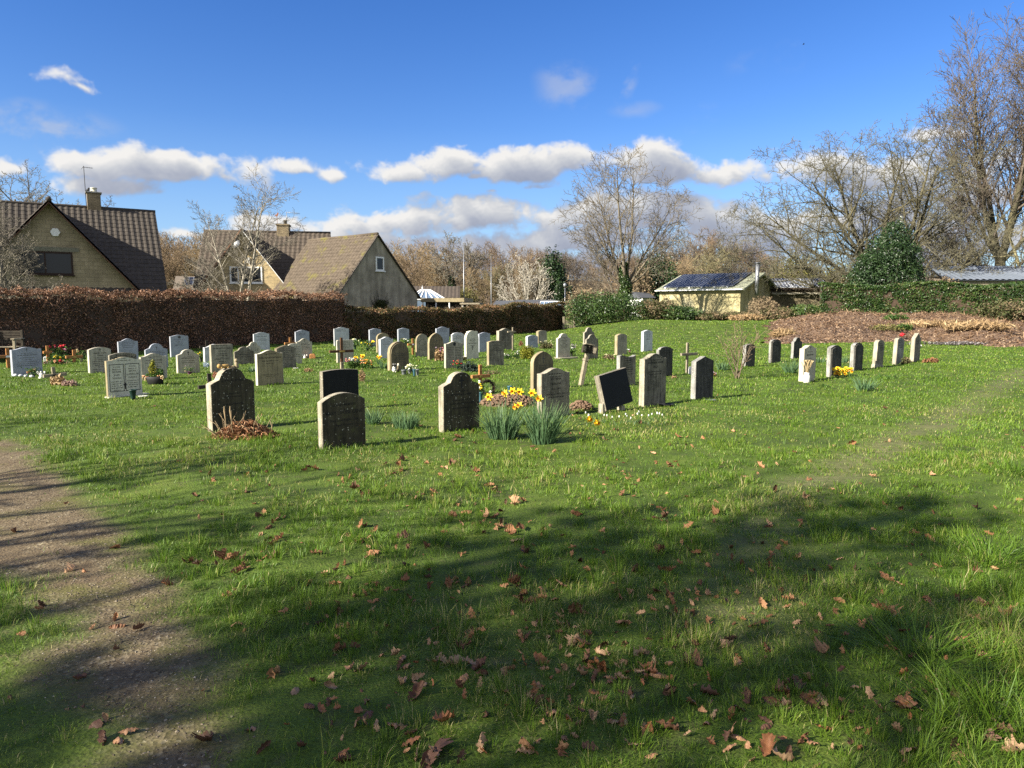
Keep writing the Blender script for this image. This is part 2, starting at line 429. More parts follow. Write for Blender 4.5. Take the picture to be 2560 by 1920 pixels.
cv = N(nt, 'ShaderNodeCombineXYZ'); nt.links.new(mth(nt, 'MULTIPLY_ADD', az, 1/(AZ1-AZ0), -AZ0/(AZ1-AZ0)), cv.inputs[0]); nt.links.new(mth(nt, 'MULTIPLY_ADD', el, 1/(EL1-EL0), -EL0/(EL1-EL0)), cv.inputs[1])
ti = N(nt, 'ShaderNodeTexImage', interpolation='Cubic', extension='CLIP'); ti.image = cloud_maps(); nt.links.new(cv.outputs[0], ti.inputs[0])
sc_ = N(nt, 'ShaderNodeSeparateColor'); nt.links.new(ti.outputs[0], sc_.inputs[0])
ccol = ramp(nt, [(.0, (.74, .85, 1.15)), (.35, (1.09, 1.18, 1.42)), (.65, (1.6, 1.65, 1.75)), (1, (2.3, 2.26, 2.2))], sc_.outputs[0]).outputs[0]
skyc = mixc(nt, ramp(nt, [(0, (.80,)*3), (.09, (.45,)*3), (.24, (0,)*3)], el).outputs[0], hs.outputs[0], (.76, 1.3, 2.25))
fin = mixc(nt, sc_.outputs[1], skyc, ccol)
# unseen white cloud cover, added behind the camera as neutral fill light
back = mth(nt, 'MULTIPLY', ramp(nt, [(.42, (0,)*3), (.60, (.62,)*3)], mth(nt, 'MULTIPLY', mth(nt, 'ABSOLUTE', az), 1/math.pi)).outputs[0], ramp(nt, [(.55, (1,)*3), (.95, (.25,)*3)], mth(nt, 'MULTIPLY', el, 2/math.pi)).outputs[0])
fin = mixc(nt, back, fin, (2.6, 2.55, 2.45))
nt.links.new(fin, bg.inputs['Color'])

# ------------------------------------------------------------------ masks on the ground
def fbm(x, y, s, seed=0): return .5*vnoise(x, y, s, seed)+.3*vnoise(x, y, s*2.1, seed+1)+.2*vnoise(x, y, s*4.3, seed+2)
def segdist(x, y, pts):
    best = np.full(np.shape(x), 1e9)
    for (ax, ay), (bx, by) in zip(pts[:-1], pts[1:]):
        dx, dy = bx-ax, by-ay; t = np.clip(((x-ax)*dx+(y-ay)*dy)/(dx*dx+dy*dy+1e-9), 0, 1)
        best = np.minimum(best, np.hypot(x-ax-t*dx, y-ay-t*dy))
    return best
def inpoly(x, y, poly):
    r = np.zeros(np.shape(x), bool)
    for (ax, ay), (bx, by) in zip(poly, poly[1:]+poly[:1]):
        c = ((ay > y) != (by > y)) & (x < (bx-ax)*(y-ay)/(by-ay+1e-12)+ax); r ^= c
    return r
def P2(px, py): p = gp(px, py); return (p.x, p.y)
PATH_R = [P2(*q) for q in ((0,1105),(72,1139),(139,1205),(233,1277),(333,1388),(444,1599),(516,1721),(599,1920))]
PATH_L = [P2(*q) for q in ((288,1920),(238,1776),(166,1638),(139,1554),(100,1470),(20,1440))]
e0 = PATH_R[0]; eL = PATH_L[-1]
PATH = [(e0[0]-8, e0[1]+1.4)] + PATH_R + [(PATH_R[-1][0]+.35, .6), (PATH_R[-1][0]+.6, -3), (PATH_L[0][0]+.5, -3), (PATH_L[0][0]+.2, .6)] + PATH_L + [(eL[0]-8, eL[1]+1.0)]
def path_mask(x, y):
    wob = (fbm(x, y, 2.2, 5)-.5)*.55
    sd = np.where(inpoly(x, y, PATH), 1, -1)*segdist(x, y, PATH+PATH[:1])
    return sst((sd+wob+.24)/.38)
WORN = [P2(*q) for q in ((1850,1600),(1880,1420),(1960,1240),(2141,1157),(2314,1076),(2430,1007),(2560,926))]
WORN.append((WORN[-1][0]+8, WORN[-1][1]+5))
def worn_mask(x, y):
    d = segdist(x, y, WORN)+(fbm(x, y, 1.8, 11)-.5)*.5
    return sst((.55-d)/.6)*np.where(y < 6.5, .35, .62)
HEDGE_TALL = [(-23,14),(-20,19.2),(-17.4,23.6),(-15.1,27.4),(-10.9,34.8),(-8.9,38.4)]
HEDGE_LOW = [(-8.9,38.4),(-4.3,43.6),(0.2,49.5),(4.0,54.6)]
MULCH = [P2(*q) for q in ((1895,838),(1960,846),(2060,849),(2200,848),(2300,853),(2420,862),(2500,868),(2620,866))]
MULCH_B = [(34.,45.),(30,50),(24,50),(19.5,50),(17.0,47.2)]
def mulch_h(x, y):
    d = np.where(inpoly(x, y, MULCH+MULCH_B), 1, -1)*segdist(x, y, MULCH+MULCH_B+MULCH[:1])+(fbm(x, y, .9, 13)-.5)*1.3
    return sst((d+.3)/3.8)*(0.36+.46*fbm(x, y, .45, 3))+.10*sst((d+.3)/.6)*fbm(x, y, 1.5, 4)-.03

# ------------------------------------------------------------------ ground sheet
def axis(lo, hi, c0, c1, step, grow=1.05):
    a = list(np.arange(c0, c1, step)); s = step; v = a[-1]
    while v < hi: s *= grow; v += s; a.append(v)
    s = step; v = a[0]; pre = []
    while v > lo: s *= grow; v -= s; pre.append(v)
    return np.array(pre[::-1]+a)
gx = axis(-900, 900, -6, 6.5, .085); gy = axis(-300, 1500, 1.2, 11, .085)
GX, GY = np.meshgrid(gx, gy); GZ = gz(GX, GY)
fine = np.where((np.abs(GX) < 8) & (GY < 13), 1.0, 0.0)
GZ = GZ + fine*.018*(fbm(GX, GY, 3.0, 8)-.5)
nx, ny = len(gx), len(gy)
idx = np.arange(nx*ny).reshape(ny, nx)
Fq = np.stack([idx[:-1, :-1], idx[:-1, 1:], idx[1:, 1:], idx[1:, :-1]], -1).reshape(-1, 4)
m, nt, bs = newmat('churchyard_ground')
v = coords(nt, False)
pa = N(nt, 'ShaderNodeAttribute', attribute_name='path').outputs['Fac']; wa = N(nt, 'ShaderNodeAttribute', attribute_name='worn').outputs['Fac']
g1 = ramp(nt, [(.3, (.030, .050, .008)), (.55, (.075, .115, .014)), (.75, (.115, .15, .022))], noise(nt, v, 1.3, 6, .65)).outputs[0]
soil = ramp(nt, [(.3, (.045, .032, .02)), (.7, (.12, .09, .055))], noise(nt, v, 9, 5)).outputs[0]
g1 = mixc(nt, ramp(nt, [(.55, (0,)*3), (.75, (.6,)*3)], noise(nt, v, 5, 5)).outputs[0], g1, soil)
fine_ = ramp(nt, [(.3, (.45,)*3), (.6, (1.15,)*3)], noise(nt, v, 95, 4, .7)).outputs[0]; g1 = mixc(nt, 1.0, g1, fine_, 'MULTIPLY')
worn = ramp(nt, [(.3, (.085, .08, .035)), (.7, (.19, .165, .085))], noise(nt, v, 14, 5)).outputs[0]
g1 = mixc(nt, wa, g1, worn)
vo = N(nt, 'ShaderNodeTexVoronoi', i_Scale=58.0); nt.links.new(v, vo.inputs['Vector'])
gr = ramp(nt, [(0, (.048, .035, .020)), (.35, (.102, .077, .043)), (.75, (.17, .132, .078)), (1, (.29, .245, .16))], vo.outputs['Color']).outputs[0]
gr = mixc(nt, ramp(nt, [(.42, (0,)*3), (.62, (.85,)*3)], noise(nt, v, 2.2, 6, .65)).outputs[0], gr, ramp(nt, [(.3, (.055, .038, .022)), (.7, (.135, .098, .054))], noise(nt, v, 26, 4)).outputs[0])
gr = mixc(nt, ramp(nt, [(.50, (0,)*3), (.64, (.75,)*3)], noise(nt, v, 1.6, 5, .6)).outputs[0], gr, (.085, .085, .018))
col = mixc(nt, pa, g1, gr)
nt.links.new(col, bs.inputs['Base Color']); bs.inputs['Roughness'].default_value = .92; bs.inputs['Specular IOR Level'].default_value = .2
bump(nt, bs, mth(nt, 'ADD', vo.outputs['Distance'], noise(nt, v, 18, 6, .7)), .30, .02)
g = np_mesh('ground', np.stack([GX, GY, GZ], -1).reshape(-1, 3), Fq, m, smooth=True,
            attr={'path': path_mask(GX, GY).ravel()*(GY.ravel() < 30), 'worn': worn_mask(GX, GY).ravel()*(GY.ravel() < 60)})
tag(g, kind='structure')

# ------------------------------------------------------------------ grass blades: one mass
GRASS_MAT = leafmat('grass_blades', [(0, (.028, .064, .007)), (.35, (.076, .150, .013)), (.65, (.136, .220, .020)), (.86, (.215, .285, .04)), (.93, (.27, .27, .07)), (1, (.40, .34, .17))], rough=.5, trans=.35, spec=.3)
def build_grass():
    rng = np.random.default_rng(7)
    Vs, Fs, As = [], [], []; off = 0
    bands = [(.7, 1.55, 2500, .0028, .046), (1.55, 2.6, 9500, .0026, .046), (2.6, 4, 7600, .0030, .048), (4, 6, 4800, .0040, .050), (6, 9, 2500, .0054, .051), (9, 14, 800, .009, .050), (14, 22, 330, .016, .050), (22, 34, 130, .028, .052), (34, 54, 46, .05, .06)]
    for y0, y1, den, wd, L in bands:
        xm = .80*y1+2.6; n = int(den*2*xm*(y1-y0))
        x = rng.uniform(-xm, xm, n); y = rng.uniform(y0, y1, n)
        k = np.abs(x) < .80*y+2.4
        x, y = x[k], y[k]
        pm = path_mask(x, y) if y0 < 14 else np.zeros(len(x)); wm = worn_mask(x, y)
        clump = fbm(x, y, 3.2, 21); broad = fbm(x, y, .55, 31); bald = fbm(x, y, 1.5, 41)
        dens = (1-.97*pm)*(1-.5*wm)*np.clip(1.15-1.0*sst((bald-.52)/.2)*(y < 10), .12, 1)
        # mossy thin corner left of the path
        moss = sst((-x-1.0)/.4)*sst((3.8-y)/.8)
        dens *= 1-.45*moss
        dens *= np.where(y > 30, 1-(mulch_h(x, y) > .03)*1.0, 1)
        # nothing behind the hedges
        keep = rng.uniform(size=len(x)) < dens
        for poly in (HEDGE_TALL, HEDGE_LOW):
            (ax, ay), (bx, by) = poly[0], poly[-1]
            inside = (y > min(ay, by)) & (y < max(ay, by)) & (((bx-ax)*(y-ay)-(by-ay)*(x-ax)) > 0)
            keep &= ~inside
        x, y, pm, wm, clump, broad, moss = [q[keep] for q in (x, y, pm, wm, clump, broad, moss)]
        n = len(x); tufted = np.zeros(n, bool); tor = np.zeros(n); trd = np.zeros(n); tsc = np.ones(n)
        if y1 <= 9:      # most blades gather in small tufts that splay outwards
            cell = .105 if y0 < 4 else .15; j = (fbm(x, y, 9, 61)-.5)*.05
            ci, cj = np.floor((x+j)/cell).astype(np.int64), np.floor((y+j)/cell).astype(np.int64)
            tx_, ty_ = (ci+.15+.7*hsh(ci, cj, 5))*cell, (cj+.15+.7*hsh(ci, cj, 6))*cell
            tufted = rng.uniform(size=n) < .68; sq = np.where(tufted, .72, 1.0)
            x = np.where(tufted, tx_+(x-tx_)*sq, x); y = np.where(tufted, ty_+(y-ty_)*sq, y)
            tor = np.arctan2(y-ty_, x-tx_); trd = np.clip(np.hypot(x-tx_, y-ty_)/(cell*.42), 0, 1.3); tsc = np.where(tufted, .55+.95*hsh(ci, cj, 7), .62)
        n = len(x); z = gz(x, y) + (np.where((np.abs(x) < 8) & (y < 13), .018*(fbm(x, y, 3.0, 8)-.5), 0)) - .004
        longr = sst((x-1.1+.35*(broad-.5))/1.1)*sst((4.9-y)/1.8)
        ln = L*(.45+1.1*rng.beta(2, 3, n))*(.55+1.0*sst((clump-.3)/.45))*(1+1.3*longr)*(1-.5*wm)*tsc*(1-.6*pm)*(1-.5*moss)
        if y0 > 8: ln *= .9
        ori = 2*math.pi*fbm(x, y, 1.1, 51)*2.0 + rng.normal(0, 1.2, n)
        ln_lean = np.clip(rng.normal(.75, .38, n)+.35*longr+.3*wm, .05, 1.45)
        ori = np.where(tufted, tor+rng.normal(0, .55, n), ori); ln_lean = np.where(tufted, np.clip(.15+.75*trd+rng.normal(0, .25, n)+.3*longr, .02, 1.5), ln_lean+.35*(y1 <= 9))
        dx, dy = np.cos(ori), np.sin(ori)
        po = ori+math.pi/2+rng.normal(0, .8, n); wx, wy = np.cos(po)*wd*.5*rng.uniform(.6, 1.35, n), np.sin(po)*wd*.5*rng.uniform(.6, 1.35, n)
        s1 = np.sin(ln_lean*.45); c1 = np.cos(ln_lean*.45); s2 = np.sin(ln_lean*1.1); c2 = np.cos(ln_lean*1.1)
        mx, my, mz = x+dx*s1*ln*.55, y+dy*s1*ln*.55, z+c1*ln*.55
        tx, ty, tz = mx+dx*s2*ln*.5, my+dy*s2*ln*.5, mz+np.maximum(c2, -.1)*ln*.5
        V = np.stack([np.stack([x-wx, y-wy, z], 1), np.stack([x+wx, y+wy, z], 1), np.stack([mx-wx*.8, my-wy*.8, mz], 1), np.stack([mx+wx*.8, my+wy*.8, mz], 1), np.stack([tx, ty, tz], 1)], 1)
        base = off+np.arange(n)[:, None]*5
        Fa = np.concatenate([base+np.array([0, 1, 3]), base+np.array([0, 3, 2]), base+np.array([2, 3, 4])], 0)
        a = .14+.42*broad+.22*clump+.10*(tsc-.8)+rng.normal(0, .13, n)+.12*moss
        dead = rng.uniform(size=n) < (.06+.20*wm+.22*pm+.16*moss+.30*sst((fbm(x, y, .8, 91)-.52)/.16)*(y < 12)); a = np.where(dead, rng.uniform(.88, 1.0, n), np.clip(a, 0, .89))
        Vs.append(V.reshape(-1, 3)); Fs.append(Fa); As.append(np.repeat(a, 5)); off += n*5
    o = np_mesh('grass', np.concatenate(Vs), np.concatenate(Fs), GRASS_MAT, attr={'v': np.concatenate(As)})
    tag(o, kind='stuff'); print('grass blades', off//5)
build_grass()

# ------------------------------------------------------------------ gravel chips in the path: one mass
def build_gravel():
    rng = np.random.default_rng(17); n = 70000
    x = rng.uniform(-6.5, -.3, n); y = rng.uniform(1.5, 9, n)**1.0
    k = (path_mask(x, y) > rng.uniform(.25, 1, n)) & (np.abs(x) < .82*y+.6) & (rng.uniform(size=n) < np.clip(3.2/y, 0, 1)) & (fbm(x, y, 1.4, 71)+rng.normal(0, .1, n) > .40)
    x, y = x[k], y[k]; n = len(x); z = gz(x, y)+.018*(fbm(x, y, 3.0, 8)-.5)
    r = .0035+.010*rng.beta(1.3, 4.5, n)
    o = np.array([[1, 0, 0], [0, 1, 0], [-1, 0, 0], [0, -1, 0], [0, 0, .7], [0, 0, -.4]])
    th = rng.uniform(0, 6.3, n); ca, sa = np.cos(th), np.sin(th); el = rng.uniform(.6, 1.2, n)
    V = np.empty((n, 6, 3))
    for i in range(6):
        q = o[i]*(1+rng.uniform(-.3, .3, (n, 3))); q[:, 1] *= el
        V[:, i, 0] = x+(q[:, 0]*ca-q[:, 1]*sa)*r; V[:, i, 1] = y+(q[:, 0]*sa+q[:, 1]*ca)*r; V[:, i, 2] = z+.001+q[:, 2]*r*.7
    t = np.array([[0, 1, 4], [1, 2, 4], [2, 3, 4], [3, 0, 4], [1, 0, 5], [2, 1, 5], [3, 2, 5], [0, 3, 5]])
    Fa = (np.arange(n)[:, None, None]*6+t).reshape(-1, 3)
    gm = leafmat('gravel_chips', [(0, (.045, .035, .024)), (.4, (.115, .09, .06)), (.75, (.22, .18, .125)), (1, (.40, .36, .28))], rough=.85, trans=0)
    tag(np_mesh('gravel', V.reshape(-1, 3), Fa, gm, attr={'v': np.repeat(rng.beta(2, 2.6, n), 6)}), kind='stuff')
build_gravel()

# ------------------------------------------------------------------ fallen leaves
def leaf_mesh(seed):
    """lobed oak-like leaf, curled: midrib strip with lobes, in the xy plane, unit length"""
    rng = np.random.default_rng(seed); n = 15
    t = np.linspace(0, rng.choice([1, 1, .85, .7]), n); lob = rng.uniform(2.2, 5.2); wdt = rng.uniform(.22, .42)*np.sin(np.pi*np.clip(t*.93+.03, 0, 1))**.75*(1-(dq := rng.uniform(.1, .5))+dq*np.abs(np.cos(t*math.pi*lob+rng.uniform(0, 1))))
    wl = wdt*rng.uniform(.6, 1.2, n); wr = wdt*rng.uniform(.6, 1.2, n)*rng.uniform(.5, 1)
    curl, roll = rng.uniform(.5, 1.9)*(1 if rng.random() < .6 else -1), rng.uniform(-1.2, 1.2)
    V = []
    for i in range(n):
        zc = .22*curl*(4*(t[i]-.5)**2)*.5
        for s in (-wl[i], -wl[i]*.5, 0, wr[i]*.5, wr[i]):
            zz = zc+abs(s)**1.4*1.3*curl+roll*s*(t[i]-.5)+rng.normal(0, .035)
            V.append((t[i]-.5, s, zz))
    V.append((-.64, 0, .22*curl*.9)); V.append((-.5, .012, .22*curl*.5))
    Fc = [(i*5+j, i*5+j+1, i*5+5+j+1, i*5+5+j) for i in range(n-1) for j in range(4)]
    return np.array(V), np.array(Fc)
def leaf_litter():
    tones = [((.30, .13, .055), (.14, .06, .028)), ((.41, .225, .115), (.20, .10, .05)), ((.15, .075, .045), (.065, .034, .021)), ((.36, .23, .13), (.19, .11, .06))]
    mats = []
    for i, (c, c2) in enumerate(tones):
        mt, nt, bs = newmat('fallen_leaf_%s' % ['russet', 'tan', 'dark', 'buff'][i]); vv = coords(nt)
        r = ramp(nt, [(.3, c2), (.65, c)], noise(nt, vv, 2.6, 5, .65)); nt.links.new(r.outputs[0], bs.inputs['Base Color'])
        bs.inputs['Roughness'].default_value = .6; bs.inputs['Specular IOR Level'].default_value = .25
        mats.append(mt)
    names = ['russet brown', 'light tan', 'dark brown', 'pale buff']
    protos = []
    for i in range(24):
        V, Fc = leaf_mesh(100+i); o = np_mesh('fallen_leaf', V, Fc, mats[i % 4], smooth=True); protos.append(o)
    rng = random.Random(5); spots = []
    cl = [(rng.uniform(880, 1750), rng.uniform(1110, 1700)) for _ in range(26)] + [(rng.uniform(480, 1000), rng.uniform(1180, 1500)) for _ in range(12)] + [(rng.uniform(1850, 2540), rng.uniform(1330, 1880)) for _ in range(14)]
    cl += [(1350, 1590), (1365, 1575), (1130, 1440), (1265, 1315), (1275, 1310), (1410, 1670), (1470, 1730), (2450, 1560), (2500, 1480), (1620, 1700), (2210, 1600)]
    for cxp, cyp in cl:
        for _ in range(rng.randint(3, 8)):
            k = (cyp-775)/500; spots.append((rng.gauss(cxp, 30*k), rng.gauss(cyp, 16*k)))
    while len(spots) < 1050:
        yy = 985+rng.random()**1.35*930; xx = rng.uniform(0, 2600)
        dens = .22+.5*math.exp(-((xx-1250)/620)**2)+.22*(xx > 1700)
        if xx < 600 and yy > 1150: dens *= .45
        if yy < 1080: dens *= .5
        if rng.random() < dens: spots.append((xx, yy))
    spots = [s for s in spots if -40 < s[0] < 2640 and 960 < s[1] < 1960]
    spots.sort(key=lambda s: -s[1])
    n_ind = 0; restV, restF, restA = [], [], []; off = 0
    for (xx, yy) in spots:
        p = gp(xx, yy); pi = rng.randrange(24); L = rng.choice([.04, .05, .06, .07, .08, .10])*rng.uniform(.85, 1.15)
        z = p.z+rng.uniform(.0, .02)
        e = (rng.gauss(0, .6), rng.gauss(0, .6), rng.uniform(0, 6.28))
        if n_ind < 290:
            o = protos[pi] if n_ind < 24 else protos[pi].copy()
            if n_ind < 24: o = protos[n_ind]; pi = n_ind
            else: C.objects.link(o)
            o.location = (p.x, p.y, z); o.rotation_euler = e; o.scale = (L,)*3
            tag(o, 'curled %s oak leaf lying in the grass' % names[pi % 4], 'leaf', '%s fallen leaves on the grass' % names[pi % 4]); n_ind += 1
        else:
            V, Fc = leaf_mesh(100+pi); M = Matrix.LocRotScale(Vector((p.x, p.y, z)), __import__('mathutils').Euler(e), Vector((L, L, L)))
            Mn = np.array(M); V = V@Mn[:3, :3].T+Mn[:3, 3]
            restV.append(V); restF.append(Fc+off); restA.append(np.full(len(V), rng.random())); off += len(V)
    o = np_mesh('leaf_litter', np.concatenate(restV), np.concatenate(restF), DEADLEAF, attr={'v': np.concatenate(restA)}); tag(o, kind='stuff')
leaf_litter()
# ------------------------------------------------------------------ lettering (one font conversion pass)
_txt = {}
def text_polys(s):
    """vertices, faces, width of a line of text at size 1, baseline 0, centred"""
    if s in _txt: return _txt[s]
    cu = bpy.data.curves.new('t', 'FONT'); cu.body = s; cu.size = 1; cu.align_x = 'CENTER'; cu.resolution_u = 1; cu.offset = .014
    o = bpy.data.objects.new('t', cu); C.objects.link(o)
    dg = bpy.context.evaluated_depsgraph_get(); dg.update()
    me = o.evaluated_get(dg).to_mesh()
    v = [(p.co.x, p.co.y) for p in me.vertices]; f = [tuple(q.vertices) for q in me.polygons]
    o.evaluated_get(dg).to_mesh_clear(); bpy.data.objects.remove(o); bpy.data.curves.remove(cu)
    wd = (max(p[0] for p in v)-min(p[0] for p in v)) if v else 0
    _txt[s] = (v, f, wd); return _txt[s]
def line_geo(mb, s, x, z, size, maxw, y=-.0015, rng=None):
    if s.startswith('~'):       # worn line that cannot be read: irregular stroke groups
        nw = float(s[1:] or .6); W = maxw*nw; cx = x-W/2
        while cx < x+W/2-.01:
            ww = min(rng.uniform(.02, .075), x+W/2-cx); q = cx
            while q < cx+ww:
                a = rng.uniform(.004, .011); hh = size*rng.uniform(.35, .72)
                mb.add([(q, y, z), (q+a*.55, y, z), (q+a*.55+.001, y, z+hh), (q, y, z+hh)], [(0, 1, 2, 3)])
                if rng.random() < .5: mb.add([(q, y, z+hh*.45), (q+a, y, z+hh*.45), (q+a, y, z+hh*.65), (q, y, z+hh*.65)], [(0, 1, 2, 3)])
                q += a+.002
            cx += ww+rng.uniform(.010, .018)
        return
    v, f, wd = text_polys(s)
    k = min(size, maxw/wd if wd else size)
    mb.add([(x+a*k, y, z+b*size) for a, b in v], f)
def cross_geo(mb, x, z, h, y=-.0015, t=None):
    t = t or h*.14
    for x0, x1, z0, z1 in ((x-t/2, x+t/2, z, z+h), (x-h*.3, x-t/2, z+h*.62, z+h*.62+t), (x+t/2, x+h*.3, z+h*.62, z+h*.62+t)):
        mb.add([(x0, y, z0), (x1, y, z0), (x1, y, z1), (x0, y, z1)], [(0, 1, 2, 3)])

# ------------------------------------------------------------------ headstones
def profile(kind, w, s, h, n=26):
    P = []; r = h-s
    for i in range(n+1):
        u = i/n; q = abs(2*u-1); x = (u-.5)*w
        if kind == 'ogee': z = s+r*(.5+.5*math.cos(math.pi*min(1, q/.92)))
        elif kind == 'arch': z = s+r*(1-q*q)
        elif kind == 'round': z = s+r*math.sqrt(max(0, 1-q*q))
        elif kind == 'gothic': z = s+r*math.sqrt(max(0, 1-((q+.55)/1.55)**2))/math.sqrt(1-(.55/1.55)**2)
        elif kind == 'hump':
            b = .56
            if q >= b: z = s+r*.30*((1-q)/(1-b))**.8
            else: z = s+r*(.30+.70*math.sqrt(max(0, 1-(q/b)**2)))
        elif kind == 'shoulder':     # round head with small quarter-round shoulders
            b = .84
            if q >= b: z = s+r*.30
            else: z = s+r*(.36+.64*math.sqrt(max(0, 1-(q/b)**2)))
        elif kind == 'pointed': z = s+r*(1-q)
        elif kind == 'peaked': z = s+r*(1-q**1.35)
        elif kind == 'flat': z = h-(h-s)*max(0, (q-.86)/.14)**2
        elif kind == 'bump': z = s+r*max(0, 1-(q/.9)**2)**1.5
        elif kind == 'wave': z = s+r*(.5+.5*math.cos(math.pi*(2*u-.42)))*(.75+.25*math.cos(2*math.pi*u))
        P.append((x, z))
    return P
rot_default = [(-200, 64), (0, 62), (260, 58), (420, 50), (650, 47), (900, 43), (1300, 40), (3000, 39)]
def rot_at(px):
    for (a, b), (c, d) in zip(rot_default, rot_default[1:]):
        if a <= px <= c: return b+(d-b)*(px-a)/(c-a)
    return 40
def solve_along(P, dx, dy, px):
    k = (px-CX)/F
    dep = P.y*CP+(EYE-P.z)*SP
    return (k*dep-P.x)/(dx-k*dy*CP)
STONES = {}
def headstone(key, crop, fl, fr, sl, peak, sh, kind, mat, label, lines=(), side=None, roll=0.0, a=None, lt='letters', soft=1.0, plinth=None, t=None, group=None, panels=False, step=None, rx=0.0):
    rng = random.Random(key)
    px0, py0 = cpx(crop, fl[0]), cpy(crop, fl[1])
    P = gp(px0, py0); ang = R(a if a is not None else rot_at(px0))
    u = (math.cos(ang), math.sin(ang)); nb = (-math.sin(ang), math.cos(ang))
    w_ = max(.3, min(1.1, solve_along(P, u[0], u[1], cpx(crop, fr))))
    if t is None:
        t = .09
        if sl is not None: t = max(.06, min(.17, solve_along(P, nb[0], nb[1], cpx(crop, sl))))
    mid = (P.x+u[0]*w_/2, P.y+u[1]*w_/2)
    h = zat(mid[1], cpy(crop, peak))-P.z; s = zat(P.y, cpy(crop, sh))-P.z
    h = max(.3, h); s = min(s, h-.005)
    if kind == 'round': s = max(s, h-w_*.5)
    z0 = float(gz(mid[0], mid[1]))
    root = thing('headstone', label, 'gravestone', (mid[0], mid[1], z0), ang, group, ry=R(roll), rx=R(rx))
    top = profile(kind, w_, s, h)
    out = [(-w_/2, -.12), (w_/2, -.12)]+top[::-1]
    mb = MB(); mb.prism(out, 0, t, 0, c=.007, mfront=1 if side else 0)
    if step:        # second, set-back border slab
        pass
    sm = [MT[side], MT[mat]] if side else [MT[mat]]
    slab = mb.build('slab', sm, root)
    if step:
        k = .93
        o2 = [(-w_/2*k, -.11), (w_/2*k, -.11)]+[(x*k, z*1.0-.035*1.0) for x, z in profile(kind, w_, s, h)][::-1]
        mb = MB(); mb.prism(o2, -.03, -.0005, 0, c=.006); mb.build('raised_face', MT[mat], root)
    yf = -.0315 if step else -.0015
    if panels:
        mb = MB(); pw = w_*.42
        for cx in (-w_*.225, w_*.225):
            zb, zt = .10, s-.07
            for x0, x1, z0_, z1_ in ((cx-pw/2, cx+pw/2, zb, zb+.012), (cx-pw/2, cx+pw/2, zt-.012, zt), (cx-pw/2, cx-pw/2+.010, zb+.012, zt-.012), (cx+pw/2-.010, cx+pw/2, zb+.012, zt-.012)):
                mb.add([(x0, yf, z0_), (x1, yf, z0_), (x1, yf, z1_), (x0, yf, z1_)], [(0, 1, 2, 3)])
        for sg in (-1, 1):
            for k in range(7):
                xx = sg*(w_*.20+k*.016); zz = s+.005+.02*math.sin(k*1.3)+.03
                mb.add([(xx, yf, zz), (xx+.014, yf, zz+.006), (xx+.010, yf, zz+.02), (xx-.004, yf, zz+.014)], [(0, 1, 2, 3)])
        cross_geo(mb, 0, .14, .12, yf)
        mb.build('panel_border', MT[lt], root)
        cols = lines
        for ci, cx in enumerate((-w_*.225, w_*.225)):
            z = s-.13; mb = MB()
            for L, sz in cols[ci]:
                line_geo(mb, L, cx, z, sz, pw*.86, yf, rng); z -= sz*1.42
            mb.build('inscription', MT[lt], root)
        z = s+.07; mb = MB()
        for L, sz in cols[2]:
            line_geo(mb, L, 0, z, sz, w_*.4, yf, rng); z -= sz*1.4
        mb.build('inscription', MT[lt], root)
    elif lines:
        mb = MB(); z = None
        for L in lines:
            L, sz = L if isinstance(L, tuple) else (L, .034)
            if z is None: z = s-.02 if not L.startswith('@') else min(h-.06, s+.06)
            if L.startswith('@cross'):
                hh = .10*sz/.034; cross_geo(mb, 0, z-hh*.6, hh, yf); z -= hh*.6+.055
            elif L.startswith('@disc'):
                n = 16; r_ = .05; c_ = (0, z-.02)
                mb.add([(r_*math.cos(6.283*i/n), yf, c_[1]+r_*math.sin(6.283*i/n)) for i in range(n)], [tuple(range(n))]); z -= .13
            elif L.startswith('@ring'):
                n = 24
                for i in range(n):
                    q = 6.283*i/n; r1, r2 = .115, .132
                    if i % 3 == 2: continue
                    mb.add([(r1*math.cos(q), yf, z-.12+r1*math.sin(q)), (r2*math.cos(q), yf, z-.12+r2*math.sin(q)), (r2*math.cos(q+.22), yf, z-.12+r2*math.sin(q+.22)), (r1*math.cos(q+.22), yf, z-.12+r1*math.sin(q+.22))], [(0, 1, 2, 3)])
                z -= .32
            elif L.startswith('@orn'):
                for k in range(9):
                    xx = (k-4)*w_*.09; zz = z+.03*math.cos(k-4)+.01
                    mb.add([(xx-.016, yf, zz), (xx, yf, zz-.012), (xx+.016, yf, zz+.002), (xx, yf, zz+.016)], [(0, 1, 2, 3)])
                z -= .06
            elif L.startswith('@gap'):
                z -= sz
                if mb.v: mb.build('inscription', MT[lt], root); mb = MB()
            elif L.startswith('@two'):      # two columns of worn lines
                for k in range(int(L[4:])):
                    for cx in (-w_*.23, w_*.23):
                        line_geo(mb, '~%.2f' % (.34+.07*rng.random()), cx, z, .032, w_*.98, yf, rng)
                    z -= .046
            else:
                line_geo(mb, L, 0, z, sz, w_*.84, yf, rng); z -= sz*1.45
        if mb.v: mb.build('inscription', MT[lt], root)
    if plinth:
        dx0, dx1, dy0, dy1, hz, pm = plinth
        mb = MB(); mb.cbox((-w_/2-dx0, -dy0, -.05), (w_/2+dx1, t+dy1, hz), .008); mb.build('plinth', MT[pm], root)
    STONES[key] = (root, w_, h, s, t, ang)
    return root
H = headstone
ILM = ('IN LOVING MEMORY', .028)
